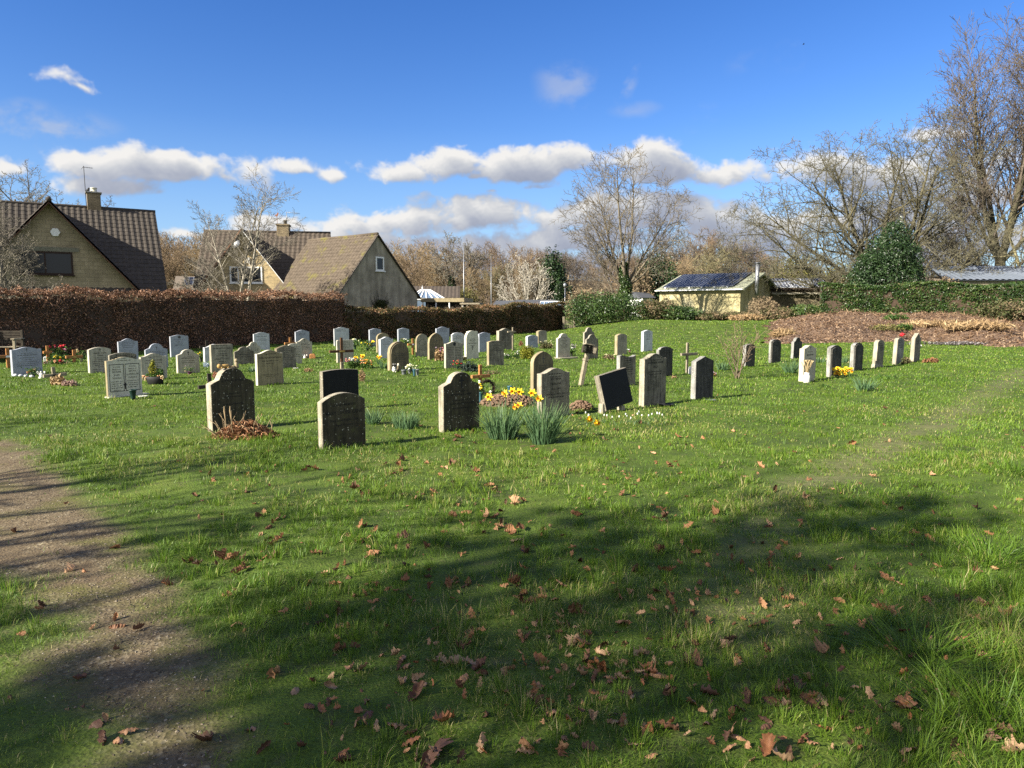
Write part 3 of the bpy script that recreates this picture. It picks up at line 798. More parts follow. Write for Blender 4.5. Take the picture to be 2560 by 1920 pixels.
# ---- left part
H('A1', 'A', (175,740), 567, 168, 360, 400, 'ogee', 'blue', 'wide blue-grey headstone with small cross and white pebbles along its foot', [('@cross', .030), '~.45', ('~.75', .045), '~.6', '~.4', '~.75', '~.9', '~.85'], lt='letters_soft', t=.09)
H('A2', 'A', (1185,700), 1478, 1176, 353, 392, 'arch', 'cream', 'cream arched headstone densely lettered, with a small cross at its top, behind the twin-panel stone', [('@cross', .030), ('BARBARA GLADYS', .042), ('TURNER', .042), ('BORN 11 JULY 1916', .032), ('DIED 16 MARCH 2004', .032), '~.9', '~.85', ('FRANCIS HAROLD', .036), ('TURNER', .040), '~.8', '~.75', '~.8', '~.45'], lt='letters_dark', t=.09)
H('A3', 'A', (1572,600), 1832, 1562, 246, 290, 'ogee', 'blue', 'blue-grey headstone by the hedge with carved dove and clouds above its lettering', ['@orn', '~.7', '~.85', '~.75', '~.6'], lt='letters_soft')
H('A4', 'A', (1925,640), 2218, 1915, 306, 395, 'hump', 'blue', 'blue-grey headstone with tall rounded hump and black cross between cream stones', [('@cross', .032), '~.7', '~.85', '~.6'], lt='letters_soft')
H('A5', 'A', (1455,760), 1812, 1447, 430, 470, 'arch', 'olive', 'rough grey granite headstone with low arch almost hidden behind the twin-panel stone', ['~.6', '~.8', '~.5'])
H('A6', 'A', (1868,800), 2208, 1862, 440, 492, 'ogee', 'cream', 'wide cream headstone behind a planter with a yellow conifer', [('Treasured Memories', .030), ('of', .026), ('SIDNEY JOHN VICKERS', .038), '~.8', '~.35', '~.6', '~.5'], lt='letters', t=.09)
H('A7', 'A', (1425,1030), 1882, 1403, 490, 545, 'ogee', 'pale', 'pale headstone with two bordered panels of names and a green vase at its foot', panels=True,
  lines=([('In Loving', .034), ('Memory of', .034), ('PAULINE', .042), ('JOAN', .042), ('THOULD', .042), ('~.9', .028), ('~.8', .028), ('~.8', .028), ('~.9', .028), ('~.6', .028)], [('In Loving', .034), ('Memory of', .034), ('BRYAN', .042), ('LLEWELLYN', .042), ('THOULD', .042), ('~.9', .028), ('~.85', .028), ('~.8', .028), ('~.85', .028)], [('Together', .03), ('forever', .03), ('~.9', .026)]), lt='letters', side='gold', plinth=(.02, .10, .05, .04, .02, 'pale'))
H('B1', 'B', (147,490), 385, 134, 192, 214, 'bump', 'blue', 'blue-grey headstone with a round emblem, by the hedge behind a dark wood cross', ['@disc', ('~.7', .036), '~.5', '~.4', '~.45', '~.6'], lt='letters_soft')
H('B2', 'B', (238,705), 527, 215, 385, 468, 'hump', 'cream', 'cream headstone with rounded hump and cross, a purple flower pot at its foot', [('@cross', .034), ('~.6', .028), ('~.75', .042), '~.7', '~.7'], lt='letters', t=.09)
H('B3', 'B', (592,560), 860, 575, 320, 365, 'ogee', 'white', 'white headstone mostly hidden behind the flat-topped tan stone', (), t=.1)
H('B4', 'B', (683,700), 972, 662, 318, 330, 'flat', 'tan', 'flat-topped tan headstone filled with large lettering, behind the lichened hump stone', [('IN LOVING MEMORY', .034), ('OF', .028), ('RAYMOND DOUGLAS', .050), ('HOCKING', .046), ('9th MARCH 1927', .034), ('7th OCTOBER 2002', .034), ('ALSO', .030), ('SHIRLEY HOCKING', .046), ('18th MAY 1932', .034), ('5th APRIL 2009', .034), ('AGED 76', .034)], lt='letters_dark', t=.1)
H('B5', 'B', (988,590), 1245, 972, 355, 425, 'hump', 'olive', 'grey-green headstone with broad hump, between the flat-topped tan stone and a cream one', [('In Loving Memory', .028), ('of', .024), ('~.7', .046), '~.8'], lt='letters')
H('B6', 'B', (1150,520), 1330, 1140, 290, 358, 'hump', 'cream', 'small cream hump-topped headstone with cross half hidden in front of a tall white stone', [('@cross', .030), '~.6', '~.8', '~.7'], lt='letters_soft')
H('B7', 'B', (1240,400), 1447, 1230, 164, 188, 'bump', 'white', 'tall white headstone near the hedge behind a small cream hump stone', ['~.4', '~.15', ('~.8', .044), '~.3', '~.7', '~.75'], lt='letters')
H('B8', 'B', (1288,865), 1632, 1257, 395, 450, 'ogee', 'gold', 'honey cream headstone with serpentine top and four lines of lettering high on its face', [('Treasured Memories', .034), ('of', .026), ('PATRICK JOHN PARTRIDGE', .046), ('DIED 22nd MARCH 1993', .036), ('Aged 81 years', .034), ('@gap', .20), ('~.75', .026), ('~.4', .026), ('~.3', .026)], lt='letters', side='pale', t=.09)
H('B9', 'B', (1545,640), 1798, 1515, 330, 378, 'peaked', 'olive', 'grey-brown headstone with pointed shallow arch beside the honey cream one', ['~.5', ('~.7', .042), '~.35', '~.4', '~.55', '~.85', '~.7'], side='brown', lt='letters_soft')
H('B10', 'B', (1690,580), 1872, 1682, 305, 350, 'round', 'cream', 'narrow cream round-headed headstone half hidden behind the grey-brown arch', ['~.8', '~.9', '~.8', '~.9', '~.7', '~.9', '~.9'], lt='letters')
H('B11', 'B', (1805,510), 2008, 1796, 243, 292, 'ogee', 'cream', 'cream headstone with cross, white ornament and wooden block at its foot', [('@cross', .034), '~.5', ('~.8', .040), '~.3', '~.75', '~.4'], lt='letters')
H('B12', 'B', (1790,370), 1972, 1778, 126, 152, 'bump', 'blue', 'blue-grey headstone close to the hedge behind a cream stone with cross', [('@cross', .030), '~.5', '~.6'], lt='letters_soft')
H('B13', 'B', (690,1478), 1262, 627, 622, 850, 'hump', 'algae', 'large dark lichen-spotted hump-topped headstone with ornaments on top and dead leaves at its foot', ['@gap', ('~.6', .05), ('@gap', .10), ('~.4', .03), ('~.5', .03), ('@gap', .06), ('~.55', .04)], side='lichen_side', lt='letters_dark')
# ---- middle
H('C1', 'C', (296,345), 492, 288, 97, 120, 'ogee', 'white', 'white headstone with carved garland by the hedge behind the brown wooden cross', ['@orn', ('~.6', .03), ('~.7', .03), '~.7'], lt='letters_soft')
H('C2', 'C', (335,565), 553, 322, 266, 285, 'flat', 'cream', 'cream headstone with flat rounded top standing behind the large brown cross', ['~.5', ('~.7', .036), '~.6', '~.75', '~.6'], lt='letters_soft')
H('C3', 'C', (762,360), 914, 748, 112, 130, 'bump', 'blue', 'blue-grey headstone by the hedge beside yellow potted flowers', ['~.5', '~.8', '~.7', '~.75', '~.6'], lt='letters_soft')
H('C4', 'C', (862,430), 1022, 848, 170, 235, 'round', 'gold', 'tan round-headed headstone peeping out behind a white serpentine one', (), t=.09)
H('C5', 'C', (905,505), 1075, 880, 218, 250, 'ogee', 'white', 'bluish white serpentine headstone with carved dove, behind the brown round-headed stone', ['@orn', ('~.7', .04), '~.6', '~.8', '~.7'], lt='letters_soft')
H('C6', 'C', (1025,668), 1280, 985, 280, 440, 'round', 'brown', 'brown round-headed headstone with stepped edge and white figurines at its foot', ['~.6', ('~.75', .045), '~.5', ('~.7', .045), '~.5'], side='gold', lt='letters_soft', step=True, t=.12)
H('C7', 'C', (1138,290), 1282, 1124, 106, 126, 'peaked', 'blue', 'dark blue-grey headstone with shallow pointed top by the hedge', ['~.7', '~.6', ('~.7', .04), '~.4'], lt='letters_soft')
H('C8', 'C', (1378,488), 1532, 1362, 182, 290, 'round', 'tan', 'tan round-headed headstone with a carved ring, right of a small orange cross', ['@ring', '~.6', '~.85', '~.6'], side='gold', lt='letters_soft')
H('C9', 'C', (1545,522), 1735, 1522, 166, 300, 'gothic', 'brown', 'dark brown headstone with pointed arch next to tan round-headed one', [('@cross', .04), '~.5', '~.7'], side='gold', lt='letters_soft')
H('C10', 'C', (1640,330), 1810, 1626, 88, 112, 'ogee', 'blue', 'pale blue-grey headstone with an open scroll top, close to the hedge', ['~.6', '~.8', '~.7', '~.7'], lt='letters_soft')
H('C11', 'C', (1845,345), 2005, 1830, 165, 200, 'shoulder', 'white', 'white round-shouldered headstone behind the double-column stone', ['~.3', '~.7', '~.5', '~.75'], lt='letters')
H('C12', 'D', (182,640), 412, 160, 276, 312, 'ogee', 'tan', 'tan headstone with names in two columns and red flowers at its foot', [('@disc', .03), '@two8'], side='cream', lt='letters', t=.08)
H('C13', 'D', (452,520), 617, 424, 144, 250, 'round', 'pale', 'tall pale cream round-headed headstone with a long thin cross below its lettering', ['~.4', ('MARY ELLEN', .042), '~.4', ('~.8', .048), '~.5', ('@cross', .05)], lt='letters')
H('D1', 'D', (462,345), 604, 450, 148, 160, 'flat', 'pale', 'pale headstone with flat top right behind the tall round-headed cream one', ())
H('D2', 'D', (622,424), 768, 606, 162, 182, 'bump', 'blue', 'plain blue-grey headstone right of the tall round-headed cream one', ['~.6', '~.7', ('~.8', .04), '~.4'], lt='letters_soft')
H('D3', 'D', (882,395), 1064, 848, 107, 140, 'ogee', 'olive', 'tall grey-buff headstone covered in lettering with a wooden post behind it', [('@cross', .03)]+['~.7', '~.8', '~.6', '~.75', '~.8', '~.6', '~.7', '~.8'], side='tan', lt='letters')
H('D4', 'D', (748,600), 948, 720, 267, 290, 'shoulder', 'olive', 'plain grey headstone with sooty low-arched top and pale lower face', ['~.6', '~.3', '~.7', '~.5', '~.75', '~.85'], side='gold', lt='letters', t=.1)
H('D5', 'D', (1258,370), 1396, 1232, 200, 222, 'arch', 'blue', 'small grey arched headstone behind the round yellow-green shrub', ['~.5', '~.2', '~.7', '~.5'], side='white', lt='letters')
H('D6', 'D', (1400,315), 1512, 1368, 138, 158, 'shoulder', 'tan', 'small tan headstone with round shoulders on the far lawn behind the grey arched one', ['~.5', '~.6', '~.7', '~.5'], side='gold', lt='letters')
H('D7', 'D', (1655,512), 1818, 1624, 174, 245, 'hump', 'cream', 'cream hump-topped headstone on a slab base with a pebble on it', ['@gap', '~.6', ('~.5', .036), '~.6', '~.5', '~.3', '~.7', '~.5', '~.6'], side='pale', lt='letters', plinth=(.04, .22, .16, .04, .05, 'tan'), t=.09)
H('D8', 'D', (1335,925), 1597, 1287, 408, 560, 'gothic', 'brown', 'mid brown headstone with pointed gothic arch behind the daffodil clumps', [('@cross', .045), '~.55', ('~.5', .03), ('~.6', .03)], side='gold', lt='letters_soft', t=.1)
H('D9', 'D', (1440,1300), 1812, 1380, 633, 712, 'ogee', 'olive', 'grey serpentine-topped headstone right behind the larger daffodil clump', [('~.6', .03), ('~.5', .03), ('KATRINA', .052), ('FREELOVE', .052), ('1935 - 1994', .040), ('@gap', .02), ('~.75', .034), ('~.7', .034)], side='lichen_side', lt='letters_dark', t=.11)
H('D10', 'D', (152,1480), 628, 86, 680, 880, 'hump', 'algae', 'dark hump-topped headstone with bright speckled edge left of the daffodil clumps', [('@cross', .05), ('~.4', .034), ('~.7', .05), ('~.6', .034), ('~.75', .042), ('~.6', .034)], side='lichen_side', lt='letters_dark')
H('E1', 'E', (318,420), 450, 300, 95, 170, 'hump', 'olive', 'grey hump-topped headstone on the far lawn behind the leaning post', ['@gap', '~.6', '~.5'], side='tan', lt='letters_soft')
H('E2', 'E', (345,520), 503, 330, 190, 260, 'hump', 'olive', 'grey hump-topped headstone partly covered by the leaning wooden memorial', (), side='tan')
H('E3', 'E', (752,462), 880, 716, 178, 205, 'arch', 'tan', 'tan low-arched headstone on the far lawn with pale flowers before it', ['~.6', '~.7', '~.5', '~.75', '~.6'], side='gold', lt='letters_soft')
H('E4', 'E', (1097,415), 1217, 1064, 134, 158, 'peaked', 'white', 'bright white headstone standing alone on the far lawn', ['~.3', '~.7', '~.6', '~.5', '~.6', '~.4', '~.5'], lt='letters')
H('E5', 'E', (783,865), 995, 737, 448, 490, 'wave', 'olive', 'grey headstone with dipped top, behind the tilted black slab', ['@gap', '~.4', '~.55', '~.4', '~.5', '~.6', '~.75', '~.6', '~.85'], side='grey', lt='letters', t=.1)
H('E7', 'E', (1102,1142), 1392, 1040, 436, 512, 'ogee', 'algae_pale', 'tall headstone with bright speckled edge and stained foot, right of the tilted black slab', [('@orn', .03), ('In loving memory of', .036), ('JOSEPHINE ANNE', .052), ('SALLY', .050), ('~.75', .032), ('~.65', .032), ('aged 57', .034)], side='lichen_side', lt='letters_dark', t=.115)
H('E8', 'E', (1297,755), 1480, 1260, 357, 410, 'shoulder', 'sooty', 'dark brown round-shouldered headstone behind the speckled tall one', ['~.6', '~.7'], side='grey', lt='letters_dark')
H('E9', 'E', (1780,1046), 2014, 1724, 473, 545, 'pointed', 'sooty', 'dark grey headstone with straight pointed top and slate laid at its foot', [('@cross', .04), ('~.4', .034), ('~.55', .034), ('~.45', .034), ('~.6', .034), ('OLIVE MARJORIE', .044), ('~.15', .034), ('~.6', .032), ('~.5', .032), ('~.6', .032), ('~.4', .032)], side='grey', lt='letters_soft', t=.11)
# ---- right row
H('F1', 'F', (298,490), 382, 268, 282, 303, 'arch', 'sooty', 'dark low-arched headstone seen through a leafless shrub', (), side='grey')
H('F2', 'F', (522,455), 607, 501, 247, 272, 'shoulder', 'sooty', 'dark sooty headstone with raised border, second along the far right row', ['~.5', '~.6', '~.5'], side='grey', step=True)
H('F3', 'F', (725,415), 800, 700, 226, 270, 'hump', 'sooty', 'dark lichened hump-topped headstone behind the pale one with the white vase', (), side='grey')
H('F4', 'F', (812,622), 920, 760, 297, 328, 'ogee', 'cream', 'pale cream headstone with white vase of dried stems at its foot', [('@cross', .026), ('In loving memory', .030), ('of', .024), ('JIM GRAHAM', .050), '~.3', ('~.8', .030)], side='cream', lt='letters_dark', t=.12)
H('F5', 'F', (1050,580), 1143, 1016, 299, 325, 'arch', 'sooty', 'dark grey arched headstone with yellow daffodils laid at its foot', (), side='grey', step=True, t=.10)
H('F6', 'F', (1258,530), 1333, 1210, 275, 310, 'shoulder', 'sooty', 'sooty-topped headstone on a flared foot, right of the daffodil bunches', ['~.5', '~.6'], side='grey', roll=1.5, step=True, t=.11, plinth=(.015, .015, .02, .02, .10, 'grey'))
H('F7', 'F', (1462,500), 1522, 1416, 248, 282, 'shoulder', 'olive', 'grey lettered headstone leaning slightly, middle of the three at the row end', ['~.6', '~.7', '~.6', '~.7', '~.5'], side='tan', roll=4, plinth=(.01, .01, .02, .02, .09, 'tan'), t=.12)
H('F8', 'F', (1640,470), 1700, 1606, 230, 256, 'shoulder', 'grey', 'leaning grey headstone with dead plants at its right foot', ['~.6', '~.7', '~.6', '~.7', '~.5'], side='tan', roll=4, t=.12)
H('F9', 'F', (1797,445), 1850, 1762, 187, 240, 'pointed', 'olive', 'tall narrow pointed headstone at the end of the row before the mulch heap', [('@cross', .035), '~.5', '~.6', '~.7', '~.5'], side='tan', roll=3, t=.12)

# the two dark stones in front
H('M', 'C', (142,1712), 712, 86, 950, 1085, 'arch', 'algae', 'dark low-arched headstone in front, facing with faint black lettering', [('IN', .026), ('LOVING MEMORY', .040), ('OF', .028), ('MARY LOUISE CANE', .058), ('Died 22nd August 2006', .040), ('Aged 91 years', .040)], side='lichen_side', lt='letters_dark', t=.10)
H('C15', 'C', (150,1215), 622, 112, 655, 690, 'arch', 'polished', 'black granite headstone with slightly curved top standing right behind the low-arched one', (), side='olive', t=.10)

# tilted black slab on two stub feet
def tilted_slab():
    p = cg('E', 560, 1235); a = R(40); q = p+Vector((math.cos(a), math.sin(a), 0))*.36
    base = (q.x, q.y, float(gz(q.x, q.y)))
    root = thing('headstone', 'black granite slab tilted sideways on two short stub feet', 'gravestone', base, a)
    w_, h = .66, .58
    o = [(-w_/2, 0), (w_/2, 0), (w_/2, h), (-w_/2, h)]
    mb = MB(); mb.prism(o, 0, .11, 0, c=.006, mfront=1); s = mb.build('slab', [MT['olive'], MT['polished']], root, (0.02, -.03, .085)); s.rotation_euler = (R(-9), R(-9), 0)
    for x, y in ((-.31, .0), (.16, .02)):
        mb = MB(); mb.cbox((x-.05, y, -.08), (x+.05, y+.10, .15 if x < 0 else .075), .008); mb.build('foot', MT['tan'], root)
tilted_slab()

# ------------------------------------------------------------------ wooden crosses
def cross(crop, base, top, arms, arm_y, wpx, mat, label, a=None, roll=0, plate=None, plate_mat='brass', sleeve=False, t=.045, rx=0):
    p = cg(crop, *base); k = p.y/F*CROP[crop][2]*1.0
    kd = (p.y*CP+(EYE-p.z)*SP)/F*CROP[crop][2]
    ang = R(a if a is not None else rot_at(cpx(crop, base[0]))-6)
    th = math.atan2(p.x, p.y); fs = max(.55, math.cos(ang+th))
    h = zat(p.y, cpy(crop, top))-p.z; za = zat(p.y, cpy(crop, arm_y))-p.z
    wv = max(.04, wpx*kd*.8); L0, L1 = (base[0]-arms[0])*kd/fs, (arms[1]-base[0])*kd/fs
    root = thing('wooden_cross', label, 'grave cross', (p.x, p.y, float(gz(p.x, p.y))), ang, 'wooden crosses on the graves', ry=R(roll), rx=R(rx))
    mb = MB(); mb.cbox((-wv/2, 0, -.1), (wv/2, t, h), .005); mb.build('upright', MT[mat], root)
    mb = MB(); mb.cbox((-L0, -.012, za-wv/2), (L1, t+.012, za+wv/2), .005); mb.build('crossbar', MT[mat], root)
    if plate:
        mb = MB(); mb.cbox((-wv*.55*plate, -.019, za-wv*.32), (wv*.55*plate, -.0125, za+wv*.32), .002)
        mb.build('name_plate', MT[plate_mat], root)
    if sleeve:
        mb = MB(); mb.cbox((-wv*.62, -.014, -.02), (wv*.62, t+.012, h*.23), .004); mb.build('foot_sleeve', MT['greywood'], root)
    return root
cross('A', (118,640), 375, (-70, 200), 480, 48, 'oak', 'orange wood cross with white plate standing before the bench', plate=1.3, plate_mat='whitepaint')
cross('A', (640,560), 338, (590, 690), 425, 42, 'oak', 'orange wood cross among the red and yellow grave flowers')
cross('A', (985,555), 393, (890, 1080), 485, 45, 'oak', 'small orange wood cross beside dried pot flowers', plate=1.2)
cross('A', (722,800), 618, (605, 862), 728, 50, 'greywood', 'low grey wood cross leaning over a withered plant', roll=-2, plate=.9, plate_mat='oldwood')
cross('B', (625,440), 270, (535, 700), 355, 40, 'oldwood', 'dark wood cross half hidden behind a white headstone')
cross('B', (1722,420), 230, (1650, 1800), 308, 36, 'oak', 'orange wood cross between grey arch and cross-marked cream headstone')
cross('B', (672,960), 705, (530, 800), 870, 58, 'oldwood', 'dark wood cross leaning behind the large lichen-spotted headstone', roll=-3)
cross('C', (400,650), 232, (246, 552), 412, 42, 'darkwood', 'large dark brown wood cross with gold plate in a pale foot sleeve', plate=2.0, sleeve=True)
cross('C', (1334,458), 245, (1266, 1402), 322, 36, 'oak', 'small orange wood cross left of a tan round-headed headstone', plate=.8, plate_mat='whitepaint')
cross('D', (645,985), 590, (530, 768), 742, 55, 'oak', 'bright orange wood cross with small plate, a wreath leaning on its foot', plate=.8)
cross('E', (1678,705), 298, (1598, 1800), 452, 42, 'greywood', 'plain weathered wood cross standing alone left of the pointed dark headstone', plate=None)
cross('D', (1068,400), 95, (1000, 1105), 155, 24, 'greywood', 'thin grey wood cross behind the tall grey-buff headstone')

def leaning_memorial():
    p = cg('E', 290, 858); kd = (p.y)/F*.18987
    root = thing('carved_wooden_memorial', 'leaning wooden post memorial carrying a carved open triptych at its head', 'grave marker', (p.x, p.y, p.z), R(24), ry=R(10), rx=R(3))
    h = zat(p.y, cpy('E', 320))-p.z; wv = 72*kd*.72
    mb = MB(); mb.cbox((-wv/2, 0, -.1), (wv/2, .10, h*.60), .008); mb.cbox((-wv*.56, -.012, h*.60), (wv*.56, .115, h*.66), .006)
    mb.cbox((-wv*.42, .01, h*.66), (wv*.42, .09, h*.82), .01); mb.build('post', MT['greywood'], root)
    zb, zt = h*.79, h*1.0; W = 185*kd
    mb = MB(); mb.cbox((-W*.27, 0, zb), (W*.27, .09, zt), .008)
    mb.box((-W*.24, -.012, zb+.02), (W*.24, -.0005, zb+.035)); mb.box((-W*.24, -.012, zt-.035), (W*.24, -.0005, zt-.02)); mb.build('centre_panel', MT['oldwood'], root)
    mb = MB(); mb.ell((0, -.01, (zb+zt)/2), (.035, .025, .05)); mb.ell((0, -.012, (zb+zt)/2+.055), (.02, .02, .024)); mb.build('carved_figure', MT['oldwood'], root)
    for sg in (-1, 1):
        M = Matrix.Translation((sg*W*.28, 0, 0)) @ Matrix.Rotation(sg*R(-28), 4, 'Z')
        mb = MB(); x0, x1 = (0, W*.36) if sg > 0 else (-W*.36, 0)
        mb.cbox((x0, -.02, zb), (x1, .03, zt-.01), .005, M=M)
        wing = mb.build('side_wing', MT['oldwood'], root)
        mb = MB(); a0, a1 = (x0+.02, x1-.02); mb.box((a0, -.027, zb+.03), (a1, -.0205, zt-.04), M=M); mb.build('inset_plate', MT['greywood'], wing)
    mb = MB(); mb.prism([(-W*.40, zt+.001), (W*.40, zt+.001), (W*.36, zt+.022), (-W*.36, zt+.022)], -.03, .12, c=.003); mb.build('cap_board', MT['greywood'], root)
leaning_memorial()
# ------------------------------------------------------------------ bare trees
BARK = {'olive': bark('olive_bark', (.105, .093, .054), (.05, .045, .03), scale=.8), 'grey': bark('grey_bark', (.20, .18, .14), (.10, .088, .07), scale=.8),
        'brown': bark('brown_bark', (.16, .125, .085), (.08, .06, .045), scale=.8), 'birch': bark('silver_birch_bark', (.46, .42, .35), (.26, .235, .19), scale=2),
        'pale': bark('pale_bark', (.32, .29, .23), (.16, .14, .11), scale=1), 'midtwig': bark('grey_brown_twigs', (.165, .14, .10), (.085, .072, .053), scale=1), 'purple': bark('purple_brown_twigs', (.135, .110, .084), (.07, .058, .046), scale=.8),
        'tawny': bark('tawny_twigs', (.27, .20, .115), (.15, .11, .065), scale=.4), 'yellowgrey': bark('lichened_twigs', (.23, .205, .11), (.11, .098, .06), scale=.8),
        'greyolive': bark('grey_olive_twigs', (.135, .124, .080), (.065, .060, .042), scale=.8), 'umber': bark('umber_twigs', (.215, .155, .10), (.125, .092, .06), scale=.4)}
class Grow:
    """recursive bare branches collected as tapered tubes; levels below `split` are limbs, the rest twigs"""
    def __init__(s, seed, spec):
        s.r = random.Random(seed); s.sp = spec; s.lv = [[], []]
    def rv(s): return Vector((s.r.gauss(0, 1), s.r.gauss(0, 1), s.r.gauss(0, 1)))
    def grow(s, p, d, L, r, lev):
        sp = s.sp; n = sp['steps'][lev]; wig = sp['wig'][lev]; trop = sp['trop'][lev]
        pts = [p.copy()]; rad = [r]; tp = sp.get('taper', .25)
        for i in range(n):
            d = (d + s.rv()*wig + Vector((0, 0, trop))).normalized()
            p = p + d*(L/n); pts.append(p.copy()); rad.append(max(r*(1-(1-tp)*(i+1)/n), sp['rmin']))
        s.lv[0 if lev < sp['split'] else 1].append((pts, rad, sp['sides'][lev]))
        if lev+1 >= len(sp['steps']): return
        nc = sp['n'][lev]; nc = max(1, int(round(nc*s.r.uniform(.8, 1.2))))
        t0 = sp['t0'][lev]; az0 = s.r.uniform(0, 6.283)
        for c in range(nc):
            t = t0+(1-t0)*((c+s.r.uniform(.1, .9))/nc)**sp.get('tpow', .8)
            f = t*n; i = min(int(f), n-1); q = pts[i].lerp(pts[i+1], f-i)
            ax = (pts[i+1]-pts[i]).normalized()
            a = ax.cross(Vector((.31, .17, .93))).normalized(); b = ax.cross(a)
            th = az0+c*2.399+s.r.uniform(-.5, .5); an = R(s.r.uniform(*sp['ang'][lev]))
            nd = ax*math.cos(an)+(a*math.cos(th)+b*math.sin(th))*math.sin(an)
            cl = L*sp['lr'][lev]*s.r.uniform(.7, 1.15)*(1-sp.get('lt', .45)*t)
            cr = min(rad[i]*.85, max(rad[i]*sp['rr'][lev], sp['rmin']))
            s.grow(q, nd, cl, cr, lev+1)
def tubes_np(name, branches, mat, parent):
    Vs, Fs = [], []; off = 0
    for pts, rad, n in branches:
        P = np.array([tuple(p) for p in pts]); m = len(P)
        T = np.gradient(P, axis=0); T /= np.linalg.norm(T, axis=1)[:, None]+1e-9
        ref = np.array([.37, .61, .7]) if abs(T[0] @ np.array([.37, .61, .7])) < .95 else np.array([1., 0, 0])
        A = np.cross(T, ref); A /= np.linalg.norm(A, axis=1)[:, None]+1e-9; B = np.cross(T, A)
        th = np.arange(n)*2*math.pi/n
        ring = P[:, None, :]+(A[:, None, :]*np.cos(th)[None, :, None]+B[:, None, :]*np.sin(th)[None, :, None])*np.array(rad)[:, None, None]
        Vs.append(ring.reshape(-1, 3)); i = np.arange(m-1)[:, None]*n; k = np.arange(n)[None, :]; k2 = (k+1) % n
        Fs.append(off+np.stack([i+k, i+k2, i+n+k2, i+n+k], -1).reshape(-1, 4)); off += m*n
    return np_mesh(name, np.concatenate(Vs), np.concatenate(Fs), mat, parent, smooth=True)
def bare_tree(seed, spec, starts, label, loc, mats=('grey', 'grey'), group=None, name='bare_tree', scale=1, rz=0):
    """starts: list of (point, direction, length, radius) for the trunks"""
    g = Grow(seed, spec)
    for p, d, L, r in starts: g.grow(Vector(p), Vector(d).normalized(), L, r, 0)
    root = thing(name, label, 'tree', loc, rz, group); root.scale = (scale,)*3
    tubes_np('trunk', g.lv[0], BARK[mats[0]], root)
    tubes_np('crown', g.lv[1], BARK[mats[1]], root)
    return root, g
def spec(**k):
    d = dict(steps=[5, 5, 4, 4, 3], n=[7, 6, 5, 4], lr=[.6, .6, .55, .5], rr=[.55, .55, .5, .5], ang=[(30, 55), (30, 60), (30, 60), (30, 65)],
             wig=[.06, .12, .16, .2, .2], trop=[.05, .06, .04, .03, .02], t0=[.3, .2, .15, .1], sides=[8, 6, 4, 3, 3], split=2, rmin=.008, taper=.3)
    d.update(k); return d
# ------------------------------------------------------------------ foliage masses
def blob_points(rng, blobs, n, shell=.35, lump=.18):
    """points near the surface of overlapping ellipsoids (x,y,z,rx,ry,rz), lumpy"""
    B = np.array(blobs, float); vol = (B[:, 3]*B[:, 4]+B[:, 4]*B[:, 5]+B[:, 3]*B[:, 5]); pr = vol/vol.sum()
    k = rng.choice(len(B), n, p=pr); d = rng.normal(size=(n, 3)); d /= np.linalg.norm(d, axis=1)[:, None]
    r = 1-shell*rng.random(n)**1.5
    lum = 1+lump*(np.sin(d[:, 0]*7+k)*np.sin(d[:, 1]*6+2*k)*np.sin(d[:, 2]*8+k*.7))*1.6+rng.normal(0, .04, n)
    P = B[k, :3]+d*B[k, 3:]*(r*lum)[:, None]
    return P, d
def bush(name, label, cat, loc, blobs, n, size, mat, seed=1, twigs=0, twig_mat=None, aspect=.55, shell=.4, group=None, zmin=0, rz=0, stems=None, lump=.18, up=.0):
    rng = np.random.default_rng(seed)
    root = thing(name, label, cat, loc, rz, group)
    P, d = blob_points(rng, blobs, n, shell, lump); k = P[:, 2] > zmin; P, d = P[k], d[k]
    sz = size*rng.uniform(.6, 1.35, len(P))
    V, Fc = cards(rng, P, sz, aspect, nb=d*1.0+np.array([0, 0, up]), nbw=.9)
    cl = np.array([vn for vn in (fbm(P[:, 0]+P[:, 2]*.7, P[:, 1]-P[:, 2]*.6, 1.6, seed))])
    a = np.clip(.15+.75*cl+rng.normal(0, .16, len(P)), 0, 1)
    np_mesh('foliage', V, Fc, mat, root, attr={'v': np.repeat(a, 4)})
    if stems or twigs:
        r = random.Random(seed); br = []
        B = blobs
        for i in range(twigs or 6):
            b = r.choice(B); d_ = Vector((r.gauss(0, 1), r.gauss(0, 1), r.gauss(.4, .8))).normalized()
            e = Vector(b[:3])+Vector((d_.x*b[3], d_.y*b[4], d_.z*b[5]))*r.uniform(.8, 1.2)
            s0 = Vector((b[0]*.6+r.gauss(0, .1)*b[3], b[1]*.6+r.gauss(0, .1)*b[4], 0.0))
            mid = s0.lerp(e, .5)+Vector((r.gauss(0, .12), r.gauss(0, .12), .1))*b[3]
            br.append(([s0, s0.lerp(mid, .6)+Vector((0, 0, .05)), mid, mid.lerp(e, .5), e], [.02, .017, .013, .009, .005] if not stems else [stems*q for q in (1, .8, .6, .4, .2)], 4))
        tubes_np('stems', br, BARK[twig_mat or 'brown'], root)
    return root
EVERG = leafmat('dark_evergreen_leaves', [(0, (.008, .020, .008)), (.5, (.022, .048, .014)), (1, (.055, .095, .028))], rough=.4, trans=.15, spec=.45)
IVYL = leafmat('ivy_leaves', [(0, (.016, .034, .010)), (.5, (.040, .078, .018)), (1, (.10, .15, .035))], rough=.42, trans=.2, spec=.45)
OLIVEL = leafmat('olive_shrub_leaves', [(0, (.05, .05, .018)), (.5, (.12, .115, .032)), (1, (.22, .20, .06))], trans=.2)
YELLOWL = leafmat('yellow_green_leaves', [(0, (.09, .10, .012)), (.5, (.20, .21, .02)), (1, (.36, .34, .05))], trans=.25)
